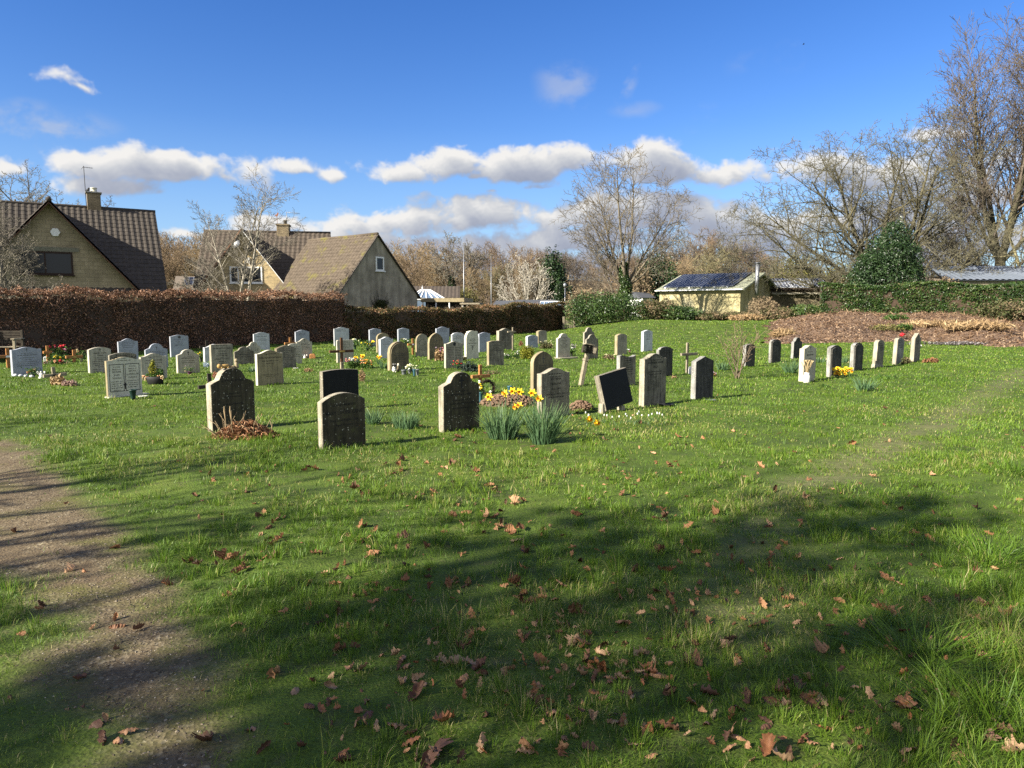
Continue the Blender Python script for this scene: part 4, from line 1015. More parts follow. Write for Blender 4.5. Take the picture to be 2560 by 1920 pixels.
TAWNYL = leafmat('tawny_twig_haze', [(0, (.075, .055, .034)), (.5, (.18, .135, .08)), (1, (.30, .23, .14))], trans=.1, rough=.9)
BRAMBLE = leafmat('bramble_leaves', [(0, (.03, .035, .014)), (.35, (.06, .075, .022)), (.6, (.12, .095, .05)), (1, (.28, .19, .115))], trans=.2)
STRAW = leafmat('dry_grass_stems', [(0, (.14, .09, .045)), (.5, (.30, .20, .10)), (1, (.48, .36, .20))], trans=.15)
BEECH = leafmat('beech_hedge_leaves', [(0, (.06, .033, .02)), (.4, (.185, .10, .056)), (.75, (.37, .205, .118)), (1, (.58, .38, .25))], rough=.55, trans=.2, spec=.3)
BEECHG = leafmat('mixed_hedge_leaves', [(0, (.04, .032, .015)), (.35, (.085, .085, .028)), (.55, (.16, .10, .045)), (.8, (.30, .15, .08)), (1, (.45, .26, .15))], rough=.5, trans=.2)
HEDGEG = leafmat('green_hedge_leaves', [(0, (.012, .030, .008)), (.45, (.035, .075, .014)), (.75, (.075, .115, .024)), (.9, (.15, .14, .06)), (1, (.30, .23, .13))], rough=.45, trans=.2, spec=.4)
HCORE = simple('hedge_twigs', (.075, .048, .030), (.04, .026, .017), bstr=.3)

def hedge(label, line, hfun, depth, dens, size, mat, seed, zb=None, sprigs=True, group=None, top_rough=.34, aspect=.6, core=HCORE):
    """clipped hedge along a polyline: leafy surface, twiggy core"""
    rng = np.random.default_rng(seed)
    cx = sum(p[0] for p in line)/len(line); cy = sum(p[1] for p in line)/len(line)
    root = thing('hedge', label, 'hedge', (cx, cy, 0), 0, group)
    Ps, Ns = [], []; mb = MB()
    for (ax, ay), (bx, by) in zip(line, line[1:]):
        L = math.hypot(bx-ax, by-ay); ux, uy = (bx-ax)/L, (by-ay)/L; nx_, ny_ = uy, -ux        # normal towards the churchyard
        hm = 2.3; n1 = int(L*hm*dens); n2 = int(L*depth*dens*1.2)
        s = rng.uniform(-.15, L+.15, n1); x0 = ax+ux*s; y0 = ay+uy*s; hh = hfun(x0, y0)
        zz = rng.random(n1)*hh
        bul = .17*(fbm(s+ax*3, zz*1.3, 1.3, seed)-.5)*2+.05*np.sin(s*2.1+zz*2)
        off = -np.abs(rng.normal(0, .10, n1))+bul
        Ps.append(np.stack([x0+nx_*off, y0+ny_*off, gz(x0, y0)+zz], 1)); Ns.append(np.tile([nx_, ny_, .3], (n1, 1)))
        s = rng.uniform(-.15, L+.15, n2); o = rng.uniform(0, depth, n2); x0 = ax+ux*s-nx_*o; y0 = ay+uy*s-ny_*o
        hh = hfun(x0, y0)+top_rough*(fbm(s*1.0+ax, o, 2.2, seed+3)-.45)*2+np.abs(rng.normal(0, .05, n2))
        Ps.append(np.stack([x0, y0, gz(x0, y0)+hh], 1)); Ns.append(np.tile([nx_*.3, ny_*.3, 1.], (n2, 1)))
        # core, as short segments so it follows the height
        ns = max(2, int(L/1.0))
        for i in range(ns):
            s0, s1 = L*i/ns-.02, L*(i+1)/ns+.02; h0 = float(hfun(ax+ux*(s0+s1)/2, ay+uy*(s0+s1)/2))-.13
            g0 = float(gz(ax+ux*s0, ay+uy*s0)); jo = .14+.012*(i % 3)
            q = [(ax+ux*s_-nx_*o_-cx, ay+uy*s_-ny_*o_-cy) for s_, o_ in ((s0, jo), (s1, jo), (s1, depth-.1), (s0, depth-.1))]
            mb.add([(x, y, g0-.2) for x, y in q]+[(x, y, g0+h0-.01*(i % 2)) for x, y in q], ((0,1,5,4),(1,2,6,5),(2,3,7,6),(3,0,4,7),(4,5,6,7)))
    P = np.concatenate(Ps)-np.array([cx, cy, 0]); Nn = np.concatenate(Ns)
    sz = size*rng.uniform(.6, 1.4, len(P)); V, Fc = cards(rng, P, sz, aspect, nb=Nn, nbw=.3)
    cl = fbm(P[:, 0]*1.0+P[:, 1], P[:, 2]*1.6, .9, seed+9)
    a = np.clip(.12+.62*cl+rng.normal(0, .2, len(P)), 0, 1)
    np_mesh('foliage', V, Fc, mat, root, attr={'v': np.repeat(a, 4)})
    mb.build('core', core, root)
    if sprigs:
        r = random.Random(seed); br = []
        for (ax, ay), (bx, by) in zip(line, line[1:]):
            L = math.hypot(bx-ax, by-ay)
            for _ in range(int(L*7)):
                t = r.random(); x, y = ax+(bx-ax)*t, ay+(by-ay)*t; o = r.uniform(.05, depth-.1); nx_, ny_ = (by-ay)/L, -(bx-ax)/L
                x -= nx_*o; y -= ny_*o; z = float(gz(x, y))+float(hfun(x, y))-.1; p = Vector((x-cx, y-cy, z)); d = Vector((r.gauss(0, .3), r.gauss(0, .3), 1)).normalized(); ln = r.uniform(.15, .55)
                br.append(([p, p+d*ln*.5, p+d*ln+Vector((r.gauss(0, .05), r.gauss(0, .05), 0))], [.007, .005, .003], 3))
        tubes_np('twigs', br, BARK['umber'], root)
    return root
h1 = lambda x, y: 2.16+.10*(fbm(np.asarray(x)*1., np.asarray(y), .8, 19)-.5)*2+.012*(np.asarray(y)-25)+.05*np.sin(np.asarray(y)*1.3)
hedge('tall dark brown beech hedge along the left boundary, in front of the houses', HEDGE_TALL, h1, 1.1, 620, .075, BEECH, 1)
h2 = lambda x, y: 1.62+.30*sst((np.asarray(y)-46)/4)+.09*np.sin(np.asarray(x)*1.9)
hedge('lower mixed brown and green hedge between the tall beech hedge and the gate', HEDGE_LOW, h2, 1.1, 430, .10, BEECHG, 2, top_rough=.2)
def line_from(pts, Y=None): return [P2(*q) for q in pts]
# green hedge on the right, behind the mulch
def pY(px, Y): return ((px-CX)/F*(Y*CP), Y)
HG = [pY(2055, 52), pY(2200, 51), pY(2360, 50), pY(2600, 48.5), pY(2900, 47)]
h3 = lambda x, y: 3.35-.9+.12*np.sin(np.asarray(x)*.9)+.0*np.asarray(y)
hedge('tall green hedge mixed with dry stems behind the heap of mulch', HG, h3, 1.4, 520, .13, HEDGEG, 3, top_rough=.2)

# ivy and bramble bank between gate and mulch: separate bushes
rngb = random.Random(3)
def bank_bush(px, Y, w_px, h, mat, label, n, seed, size=.15, name='bramble_bush', cat='bush', twigs=14, tm='umber', dz=0, dy=1.4):
    x, y = pY(px, Y); w_ = w_px/F*Y; z = float(gz(x, y))
    r = random.Random(seed); bl = []
    for i in range(5):
        bl.append((r.uniform(-.36, .36)*w_, r.uniform(-.5, .5)*dy, h*r.uniform(.30, .55), w_*r.uniform(.22, .34), dy*r.uniform(.5, .8), h*r.uniform(.38, .52)))
    bl.append((0, 0, h*.45, w_*.42, dy*.8, h*.52))
    return bush(name, label, cat, (x, y, z), bl, n, size, mat, seed, twigs=twigs, twig_mat=tm, shell=.5, zmin=-.05)
bank_bush(1478, 53.5, 110, 2.6, IVYL, 'glossy ivy bush right of the gate posts', 5200, 31, name='ivy_bush')
bank_bush(1545, 52.5, 130, 2.2, IVYL, 'ivy thicket under the ivy-clad bare tree', 5200, 32, name='ivy_bush')
bank_bush(1625, 52.5, 120, 1.55, BRAMBLE, 'mixed bramble bush in front of the yellow shed', 4600, 33)
bank_bush(1700, 52, 110, 1.15, IVYL, 'low ivy clump before the middle of the yellow shed wall', 4200, 34, name='ivy_bush')
bank_bush(1770, 52, 110, .62, BRAMBLE, 'low brown bramble patch before the corner of the yellow shed', 3600, 35)
bank_bush(1850, 52.5, 100, .6, BRAMBLE, 'reddish brown bramble bush beside the shed corner', 3400, 36)
bank_bush(1905, 54.5, 80, 1.75, TAWNYL, 'dense dry brown twig bush between the two solar roofs', 3800, 37, name='twig_bush', twigs=60)
bank_bush(1950, 53, 110, 1.0, BRAMBLE, 'bramble bush with green leaves below the second solar roof', 3800, 38)
bank_bush(2020, 53, 100, 1.25, HEDGEG, 'green bramble clump at the end of the tall green hedge', 4000, 39)
bank_bush(1860, 51, 90, .45, STRAW, 'dry grass clump at the left end of the mulch heap', 2200, 41, size=.16, name='dry_grass_clump', cat='dry grass', twigs=0)

# ------------------------------------------------------------------ single trees
# ivy-footed bare tree in the middle
x, y = pY(1562, 58)
sp_mid = spec(steps=[6, 6, 5, 4], n=[12, 8, 6], lr=[.50, .52, .5], ang=[(24, 50), (26, 58), (30, 62)], t0=[.12, .12, .1], wig=[.06, .11, .15, .18], trop=[.05, .035, .02, .01], rmin=.012, lt=.35, split=1, sides=[7, 5, 3, 3], rr=[.5, .5, .5], taper=.18)
st = [((0, 0, 2.4), (math.sin(R(q_)), .25*((i_ % 3)-1), math.cos(R(q_))), L_, r_) for i_, (q_, L_, r_) in enumerate([(-50, 5.6, .085), (-34, 7.4, .11), (-19, 8.8, .13), (-6, 9.6, .15), (9, 9.3, .14), (23, 8.3, .12), (37, 7.0, .10), (54, 5.6, .08)])] + [((-.1, 0, .3), (-.50, .1, 1), 5.4, .12)]
mid, gm_ = bare_tree(4, sp_mid, st, 'bare tree with ivy around its trunk standing behind the ivy thicket', (x, y, float(gz(x, y))), ('midtwig', 'midtwig'))
mb = MB(); mb.tube([(0, 0, -.2), (.02, 0, 1.2), (0, 0, 2.5), (-.02, 0, 3.0)], [.30, .24, .21, .15], 10); mb.build('bole', BARK['midtwig'], mid)
rg = np.random.default_rng(2); nI = 5200; zI = rg.random(nI)**.8*4.6; ph = rg.uniform(0, 6.283, nI); rI = (.62-.07*zI)*(.6+.55*rg.random(nI))*(1+.25*np.sin(zI*3+ph))
PI_ = np.stack([np.cos(ph)*rI-.02*zI, np.sin(ph)*rI, zI], 1); V, Fc = cards(rg, PI_, .15*rg.uniform(.6, 1.3, nI), .7, nb=np.stack([np.cos(ph), np.sin(ph), .3+0*ph], 1), nbw=.8)
np_mesh('ivy', V, Fc, IVYL, mid, attr={'v': np.repeat(np.clip(rg.normal(.5, .25, nI), 0, 1), 4)})

# broad oak on the right
x, y = pY(2225, 66)
sp_oak = spec(steps=[7, 6, 5, 4, 3], n=[12, 8, 6, 3], rr=[.6, .55, .5, .5], lr=[.54, .50, .48, .5], ang=[(32, 65), (30, 68), (30, 72), (35, 80)], t0=[.14, .12, .1, .1], wig=[.07, .15, .22, .28, .32], trop=[.035, .03, .02, .02, .02], rmin=.016, lt=.30, taper=.2, split=2, tpow=.9)
st = [((0, .1, 1.3), (math.sin(R(q_)), .28*((i_ % 3)-1), math.cos(R(q_))), L_, r_) for i_, (q_, L_, r_) in enumerate([(-80, 14.5, .21), (-68, 15.5, .25), (-55, 15.8, .27), (-42, 15.8, .29), (-29, 15.6, .31), (-15, 15.2, .32), (0, 15.0, .32), (15, 14.4, .30), (31, 12.6, .26), (47, 10.6, .22), (66, 8.5, .18)])]
oak, g_ = bare_tree(11, sp_oak, st, 'wide spreading bare oak rising behind the dark holly', (x, y, .4), ('olive', 'greyolive'), name='oak_tree', scale=.92)
mb = MB(); mb.tube([(0, 0, -.6), (.05, 0, .6), (.1, 0, 2.0)], [.95, .8, .6], 12); mb.build('bole', BARK['olive'], oak)

# tall upright tree at the right edge
x, y = pY(2492, 75)
sp_tall = spec(steps=[8, 7, 5, 4], n=[18, 11, 7], lr=[.42, .5, .5], ang=[(20, 42), (24, 48), (28, 55)], t0=[.12, .12, .1], wig=[.05, .09, .13, .16], trop=[.06, .07, .05, .04], rmin=.015, lt=.30, taper=.16, split=1, sides=[8, 5, 3, 3], rr=[.45, .5, .5])
st = [((0, 0, 5.0), (math.sin(R(q_)), .22*((i_ % 3)-1), math.cos(R(q_))), L_, r_) for i_, (q_, L_, r_) in enumerate([(-40, 12.0, .18), (-24, 14.0, .22), (-11, 15.2, .25), (2, 16.6, .30), (14, 16.2, .28), (26, 14.5, .22), (42, 12.0, .18)])] + [((1.3, 0, .5), (.16, -.1, 1), 17.5, .30), ((.2, .1, 2.8), (-.95, 0, .8), 8.0, .13), ((.2, .1, 3.4), (.9, 0, .8), 8.0, .13), ((.2, .1, 1.6), (-.9, .3, .55), 7.0, .11)]
tall, g_ = bare_tree(21, sp_tall, st, 'tall vase-shaped bare tree with purple-brown twigs at the edge of view', (x, y, .2), ('olive', 'purple'), scale=1.24)
mb = MB(); mb.tube([(0, 0, -.6), (.02, 0, 1.5), (.0, 0, 3.6), (0, 0, 5.4)], [.62, .46, .42, .38], 12); mb.build('bole', BARK['olive'], tall)
# pale lichened trees low behind the right hedge
for i, (px, Y, s_, lb, sd) in enumerate([(2410, 78, .82, 'tangled lichened tree leaning between the oak and the tall tree', 5), (2330, 90, .8, 'grey tangled tree behind the gap beside the dark holly', 6), (2590, 66, 1.1, 'lichened tree at the very edge behind the metal roof', 8)]):
    x, y = pY(px, Y)
    sp = spec(steps=[6, 6, 5, 4, 3], n=[8, 6, 5, 4], lr=[.7, .6, .55, .5], ang=[(30, 65), (30, 70), (30, 75), (35, 80)], wig=[.12, .18, .24, .28, .3], trop=[.04, .0, -.01, -.01, 0], rmin=.018, split=2, t0=[.2, .15, .1, .1])
    bare_tree(40+sd, sp, [((0, 0, -.2), (-.2, 0, 1), 8.5*s_, .28), ((.2, 0, -.2), (.35, 0, 1), 9*s_, .24)], lb, (x, y, 0), ('yellowgrey', 'yellowgrey'))
# dark holly
x, y = pY(2213, 57)
bush('holly_bush', 'large dark glossy holly in front of the spreading oak', 'evergreen', (x, y, .5),
     [(0, 0, 3.4, 2.9, 2.3, 2.6), (.3, .0, 5.6, 2.0, 1.7, 1.7), (-1.7, 0, 2.9, 1.5, 1.4, 2.0), (1.8, 0, 2.9, 1.4, 1.3, 2.0), (.5, 0, 7.0, 1.2, 1.0, 1.2), (-.9, 0, 4.6, 1.5, 1.3, 1.4), (1.0, -.3, 5.0, 1.5, 1.2, 1.5)], 26000, .17, EVERG, 61, twigs=8, stems=.05, shell=.5)
# birch in front of the second house
x, y = pY(597, 40.5)
sp_b = spec(steps=[8, 6, 5, 4], n=[17, 9, 6], lr=[.42, .5, .5], ang=[(30, 62), (25, 55), (28, 60)], t0=[.22, .12, .1], wig=[.07, .10, .13, .16], trop=[.05, .03, .04, .03], rmin=.0085, lt=.45, split=2, sides=[7, 4, 3, 3], taper=.18)
st = [((0, 0, 0), (-.02, 0, 1), 7.3, .115), ((.10, 0, .2), (.13, -.1, 1), 7.9, .105), ((-.08, 0, .9), (-.75, .1, .72), 4.2, .07), ((-.05, .05, 1.2), (-.30, .15, 1), 5.6, .08), ((-.1, 0, 1.5), (-1, .05, .28), 3.3, .05)]
bare_tree(31, sp_b, st, 'slim many-stemmed pale bare tree in front of the second house', (x, y, .1), ('pale', 'grey'), name='birch_tree')
# dense grey fruit tree before the first house
x, y = pY(12, 33)
sp_f = spec(steps=[6, 6, 5, 4, 3], n=[11, 8, 6, 4], lr=[.52, .55, .5, .5], ang=[(30, 70), (30, 70), (35, 75), (35, 75)], wig=[.12, .18, .22, .25, .25], trop=[.03, .02, .0, .0, .0], rmin=.007, split=2, t0=[.15, .1, .1, .1])
bare_tree(51, sp_f, [((0, 0, 0), (-.3, 0, 1), 5.0, .10), ((.15, 0, 0), (.35, -.05, 1), 5.2, .09), ((0, .1, 0), (.05, .1, 1), 6.0, .1), ((.1, 0, .6), (.85, 0, .45), 3.4, .06), ((-.3, 0, .2), (-.15, .1, 1), 5.6, .09)], 'dense grey twiggy tree in front of the first house', (x, y, 0), ('grey', 'grey'), name='fruit_tree')
x, y = pY(20, 74)
sp_r = spec(steps=[6, 6, 5, 4, 3], n=[9, 7, 6, 4], lr=[.6, .55, .5, .5], ang=[(30, 60), (30, 65), (30, 70), (35, 70)], wig=[.1, .16, .2, .24, .25], rmin=.016, split=2)
bare_tree(55, sp_r, [((0, 0, 0), (-.1, 0, 1), 13.5, .34), ((.2, 0, 0), (.3, 0, 1), 13, .3)], 'rounded bare tree rising behind the first house roof', (x, y, 0), ('brown', 'grey'))
x, y = pY(118, 90)
bare_tree(56, sp_r, [((0, 0, 0), (.1, 0, 1), 13.5, .34), ((-.2, 0, 0), (-.3, 0, 1), 12.5, .3)], 'smaller bare tree behind the first house, beside its gable top', (x, y, 0), ('brown', 'brown'))
# white multi-stem birch
x, y = pY(1318, 92)
sp_w = spec(steps=[7, 5, 4, 3], n=[8, 5, 4], lr=[.45, .5, .5], ang=[(18, 40), (20, 50), (25, 55)], t0=[.3, .2, .1], wig=[.05, .09, .12, .15], trop=[.04, .03, .02, 0], rmin=.02, split=2, sides=[6, 4, 3, 3], taper=.25)
rw = random.Random(4); st = [((rw.gauss(0, .2), rw.gauss(0, .2), 0), (math.sin(q), rw.gauss(0, .2), 1.0+.2*math.cos(q*2)), rw.uniform(6.0, 7.6)*(1-.18*abs(q)), .085) for q in (-1.15, -.85, -.6, -.42, -.25, -.1, .05, .2, .38, .6, .9, 1.2)]
bare_tree(71, sp_w, st, 'fan-shaped silver birch with many white stems', (x, y, 0), ('birch', 'birch'), name='birch_tree')
# round-crowned tree on ivy trunk
x, y = pY(1157, 104)
sp_i = spec(steps=[6, 6, 5, 4, 3], n=[10, 7, 6, 4], lr=[.62, .55, .5, .5], ang=[(25, 60), (28, 55), (28, 60), (30, 60)], t0=[.3, .15, .1, .1], wig=[.06, .09, .12, .15, .18], trop=[.05, .06, .04, .02, .02], rmin=.022, split=2)
iv, g_ = bare_tree(73, sp_i, [((-.8, 0, 0), (-.14, 0, 1), 9.6, .3), ((.6, 0, 0), (.12, 0, 1), 9.6, .3)], 'round-crowned bare tree on twin ivy-covered trunks in the far woodland', (x, y, 0), ('brown', 'grey'))
rg = np.random.default_rng(12); nI = 3400; zI = rg.random(nI)*6.5; sd = np.where(rg.random(nI) < .5, -.9-.12*zI, .7+.10*zI); ph = rg.uniform(0, 6.283, nI); rI = (1.05-.09*zI)*rg.uniform(.4, 1.1, nI)
V, Fc = cards(rg, np.stack([sd+np.cos(ph)*rI, np.sin(ph)*rI, zI], 1), .26*rg.uniform(.6, 1.3, nI), .7); np_mesh('ivy', V, Fc, EVERG, iv, attr={'v': np.repeat(np.clip(rg.normal(.45, .25, nI), 0, 1), 4)})
# evergreens and rounded shrubs in the middle distance
def ever(px, Y, wpx, top_py, mat, label, n, seed, size, name='evergreen_tree', cat='tree', kind='dome', twigs=10, z0=0.0, dz=.4):
    x, y = pY(px, Y); w_ = wpx/F*Y/2; h = zat(y, top_py)-z0
    if kind == 'dome': bl = [(0, 0, h*.55, w_, w_*.8, h*.45), (-w_*.4, 0, h*.45, w_*.62, w_*.6, h*.42), (w_*.42, 0, h*.42, w_*.6, w_*.6, h*.40), (w_*.1, 0, h*.72, w_*.62, w_*.5, h*.27), (0, 0, h*.25, w_*.9, w_*.7, h*.27)]
    elif kind == 'cone': bl = [(0, 0, h*.3, w_, w_, h*.32), (0, 0, h*.5, w_*.9, w_*.9, h*.3), (0, 0, h*.7, w_*.7, w_*.7, h*.25), (0, 0, h*.85, w_*.4, w_*.4, h*.15)]
    return bush(name, label, cat, (x, y, z0), bl, n, size, mat, seed, twigs=twigs, stems=.06, shell=.55, lump=.25)
ever(1380, 106, 78, 632, EVERG, 'large rounded dark evergreen behind the white birch', 7500, 81, .38)
ever(1396, 98, 30, 702, EVERG, 'small dark clipped conifer at the far woodland foot', 2600, 82, .22, kind='cone')
ever(1425, 99, 24, 712, EVERG, 'little dark conifer right of the clipped one', 1800, 86, .22, kind='cone')
ever(1158, 82, 90, 719, OLIVEL, 'rounded yellow-green shrub by the tiled roof', 4200, 83, .2, 'round_shrub', 'shrub')
ever(1462, 86, 100, 714, TAWNYL, 'rounded brown twiggy shrub left of the ivy-clad tree', 4600, 84, .22, 'round_shrub', 'shrub', twigs=40)
ever(1640, 82, 120, 630, EVERG, 'dark evergreen behind the left end of the yellow shed', 5600, 85, .30)
ever(1600, 80, 70, 655, TAWNYL, 'brown twiggy bush hiding the foot of the dark evergreen', 2600, 89, .24, 'round_shrub', 'shrub', twigs=70)
ever(1985, 86, 130, 628, OLIVEL, 'olive yellow gorse-like mass behind the second solar roof', 5200, 87, .28, 'gorse_bush', 'shrub', twigs=20)
ever(2085, 90, 110, 650, OLIVEL, 'smaller olive yellow bush left of the holly', 3600, 88, .28, 'gorse_bush', 'shrub', twigs=20)
ever(2150, 60, 110, 690, TAWNYL, 'low brown twig mass on top of the hedge left of the holly', 3000, 90, .2, 'twig_bush', 'bush', twigs=60, z0=1.2)
ever(2330, 58, 160, 690, TAWNYL, 'brown twig tangle right of the holly behind the hedge', 3000, 91, .2, 'twig_bush', 'bush', twigs=60, z0=1.2)

# ------------------------------------------------------------------ far woodland: individual bare trees over an undergrowth mass
def wood_proto(seed, mats, spread, upright, nm):
    sp = spec(steps=[6, 5, 4, 3], n=[13, 9, 7], lr=[.50*spread, .55, .5], ang=[(20, 50*spread), (20, 50), (25, 55)], t0=[.22, .12, .1], wig=[.05, .09, .13, .16], trop=[.06, .07*upright, .05*upright, .04], rmin=.024, split=1, sides=[5, 3, 3, 3], taper=.2, lt=.3)
    r = random.Random(seed); st = [((r.gauss(0, .5), r.gauss(0, .5), 0), (r.gauss(0, .14), r.gauss(0, .14), 1), r.uniform(10.5, 13), .2) for _ in range(2)]
    return bare_tree(seed, sp, st, nm, (0, 0, 0), mats, 'bare trees of the far woodland', name='woodland_tree')[0]
WL = {'tawny': 'upright tawny bare tree in the far woodland belt', 'umber': 'umber brown bare tree in the far woodland belt', 'purple': 'purplish bare tree in the far woodland belt', 'yellowgrey': 'lichened grey-yellow bare tree in the far woodland belt'}
protos = [wood_proto(201, ('brown', 'tawny'), .8, 1.4, WL['tawny']), wood_proto(202, ('brown', 'tawny'), .9, 1.3, WL['tawny']), wood_proto(203, ('brown', 'umber'), 1.0, 1.0, WL['umber']), wood_proto(204, ('grey', 'umber'), 1.1, 1.0, WL['umber']), wood_proto(205, ('brown', 'purple'), 1.1, .9, WL['purple']), wood_proto(206, ('grey', 'yellowgrey'), 1.1, .9, WL['yellowgrey'])]
rw = random.Random(9); used = set()
def wood(px, Y, top, pi, sc_=1.0):
    x, y = pY(px, Y); h = zat(y, top); s_ = h/15.4
    rz = rw.uniform(0, 6.28); scl = (s_*rw.uniform(.95, 1.2), s_*rw.uniform(.95, 1.2), s_)
    p = protos[pi]
    lab = [WL['tawny'], WL['tawny'], WL['umber'], WL['umber'], WL['purple'], WL['yellowgrey']][pi]
    if pi not in used:
        used.add(pi); p.location = (x, y, -.2); p.rotation_euler[2] = rz; p.scale = scl; p['group'] = 'woodland: '+lab
    else: dup(p, (x, y, -.2), rz, scl, lab, 'woodland: '+lab)
tops = [(-60, 600), (380, 585), (420, 580), (560, 592), (640, 600), (980, 615), (1060, 605), (1110, 618), (1200, 632), (1250, 630), (1330, 628), (1420, 648), (1500, 640), (1560, 650), (1700, 612), (1760, 595), (1810, 600), (1870, 612), (1960, 640), (2060, 662), (2200, 670), (2400, 668), (2620, 665)]
def topline(px):
    for (a, b), (c, d) in zip(tops, tops[1:]):
        if a <= px <= c: return b+(d-b)*(px-a)/(c-a)
    return 630
px = 330
while px < 2640:
    hidden = 640 < px < 950 
    pi = rw.choice([0, 1, 0, 1, 2]) if px < 1180 else (rw.choice([2, 3, 4, 2, 0]) if px < 1700 else rw.choice([4, 4, 3, 5, 2]))
    if not (hidden and rw.random() < .6): wood(px, rw.uniform(112, 150), topline(px)+rw.uniform(-10, 22), pi)
    px += rw.uniform(20, 34)
for _ in range(46):
    px = rw.choice([rw.uniform(940, 1340), rw.uniform(1400, 2100), rw.uniform(360, 560)])
    wood(px, rw.uniform(98, 115), topline(px)+rw.uniform(25, 70), rw.randrange(6) if px > 1180 else rw.choice([0, 1, 2]))
# undergrowth: one uncountable mass
rg = np.random.default_rng(5); n = 34000
ppx = rg.uniform(300, 2680, n); Yw = rg.uniform(104, 150, n); xw = (ppx-CX)/F*Yw*CP; hmax = (EYE+(HOR-np.interp(ppx, [t_[0] for t_ in tops], [t_[1] for t_ in tops]))*Yw/F)*.74
zw = hmax*rg.random(n)**.9*(.55+.6*fbm(xw, Yw, .12, 77))
V, Fc = cards(rg, np.stack([xw, Yw, zw], 1), .85*rg.uniform(.5, 1.2, n), .16, fold=.02)
a = np.clip(.1+.8*fbm(xw, zw*2+Yw*.3, .16, 78)+rg.normal(0, .15, n), 0, 1)
tag(np_mesh('woodland_undergrowth', V, Fc, TAWNYL, attr={'v': np.repeat(a, 4)}), kind='stuff')
# low hills behind
hx = np.linspace(-420, 420, 85); hy = np.linspace(165, 420, 22); HX, HY = np.meshgrid(hx, hy)
HZ = (9.5+5*fbm(HX+500, HY, .012, 5)+ 3*sst((-HX-40)/60))*np.sin(np.pi*np.clip((HY-165)/255, 0, 1))**.55+ .6*fbm(HX, HY, .3, 6)-.4
idx = np.arange(85*22).reshape(22, 85); Fq = np.stack([idx[:-1, :-1], idx[:-1, 1:], idx[1:, 1:], idx[1:, :-1]], -1).reshape(-1, 4)
tag(np_mesh('hills', np.stack([HX, HY, HZ], -1).reshape(-1, 3), Fq, simple('winter_wooded_hill', (.15, .105, .06), (.075, .055, .035), scale=.35), smooth=True), kind='structure')

# ------------------------------------------------------------------ trees that throw the shade in front (out of view, behind and left of the camera)
def d_at(gx_, gy_, dist): return (gx_-math.cos(SUN_B)*dist, gy_-math.sin(SUN_B)*dist)
# ------------------------------------------------------------------ building materials
def blockwall(name, c, c2, mortar, bw=.42, bh=.215, patch=.35):
    m, nt, bs = newmat(name); v = coords(nt, False)
    mp = N(nt, 'ShaderNodeMapping'); mp.inputs['Rotation'].default_value = (math.pi/2, 0, 0); nt.links.new(v, mp.inputs[0])
    b = N(nt, 'ShaderNodeTexBrick', i_Scale=1.0); b.inputs['Brick Width'].default_value = bw; b.inputs['Row Height'].default_value = bh; b.inputs['Mortar Size'].default_value = .012
    b.inputs['Color1'].default_value = (*c, 1); b.inputs['Color2'].default_value = (*c2, 1); b.inputs['Mortar'].default_value = (*mortar, 1); b.inputs['Bias'].default_value = -.2
    nt.links.new(mp.outputs[0], b.inputs['Vector'])
    k = ramp(nt, [(.3, (1-patch,)*3), (.65, (1.05,)*3)], noise(nt, v, .9, 6, .65)).outputs[0]
    col = mixc(nt, 1.0, b.outputs[0], k, 'MULTIPLY')
    col = mixc(nt, 1.0, col, ramp(nt, [(.3, (.82,)*3), (.7, (1.08,)*3)], noise(nt, v, 14, 3)).outputs[0], 'MULTIPLY')
    nt.links.new(col, bs.inputs['Base Color']); bs.inputs['Roughness'].default_value = .9; bs.inputs['Specular IOR Level'].default_value = .2
    bump(nt, bs, b.outputs['Fac'], -.4, .01); return m
def roofmat(name, c, c2, moss, mthr=.6):
    m, nt, bs = newmat(name); v = coords(nt, False)
    col = ramp(nt, [(.3, c2), (.68, c)], noise(nt, v, 3.5, 6, .7)).outputs[0]
    mo = ramp(nt, [(mthr, (0,)*3), (mthr+.09, (.85,)*3)], noise(nt, v, 1.1, 7, .7)).outputs[0]
    col = mixc(nt, mo, col, moss)
    li = ramp(nt, [(.68, (0,)*3), (.74, (.5,)*3)], noise(nt, v, 9, 4, .7)).outputs[0]
    col = mixc(nt, li, col, (.34, .33, .27))
    nt.links.new(col, bs.inputs['Base Color']); bs.inputs['Roughness'].default_value = .9; bs.inputs['Specular IOR Level'].default_value = .2
    bump(nt, bs, noise(nt, v, 30, 4), .3, .01); return m
WALL1 = blockwall('buff_block_wall', (.37, .305, .20), (.315, .26, .165), (.24, .20, .135))
WALL2 = blockwall('yellow_block_wall', (.50, .39, .215), (.43, .33, .18), (.33, .265, .165))
ROOF1 = roofmat('dark_brown_pantiles', (.082, .070, .058), (.042, .036, .030), (.16, .105, .035), .68)
ROOF2 = roofmat('mossy_brown_tiles', (.118, .093, .068), (.062, .049, .036), (.125, .11, .036), .55)
ROOF3 = roofmat('brown_tiles', (.10, .08, .062), (.055, .044, .034), (.14, .12, .045), .7)
RENDERW, nt, bs = newmat('grey_rendered_wall'); v = coords(nt, False)
col = ramp(nt, [(.3, (.185, .165, .12)), (.55, (.32, .285, .215)), (.75, (.40, .365, .285))], noise(nt, v, 1.2, 7, .68)).outputs[0]
col = mixc(nt, 1.0, col, ramp(nt, [(.35, (.66,)*3), (.6, (1,)*3)], noise(nt, v, 1.0, 5, .6, (3, 3, .35))).outputs[0], 'MULTIPLY')
nt.links.new(col, bs.inputs['Base Color']); bs.inputs['Roughness'].default_value = .95; bump(nt, bs, noise(nt, v, 40, 4), .4, .01)
SHEDW, nt, bs = newmat('yellowed_render'); v = coords(nt, False)
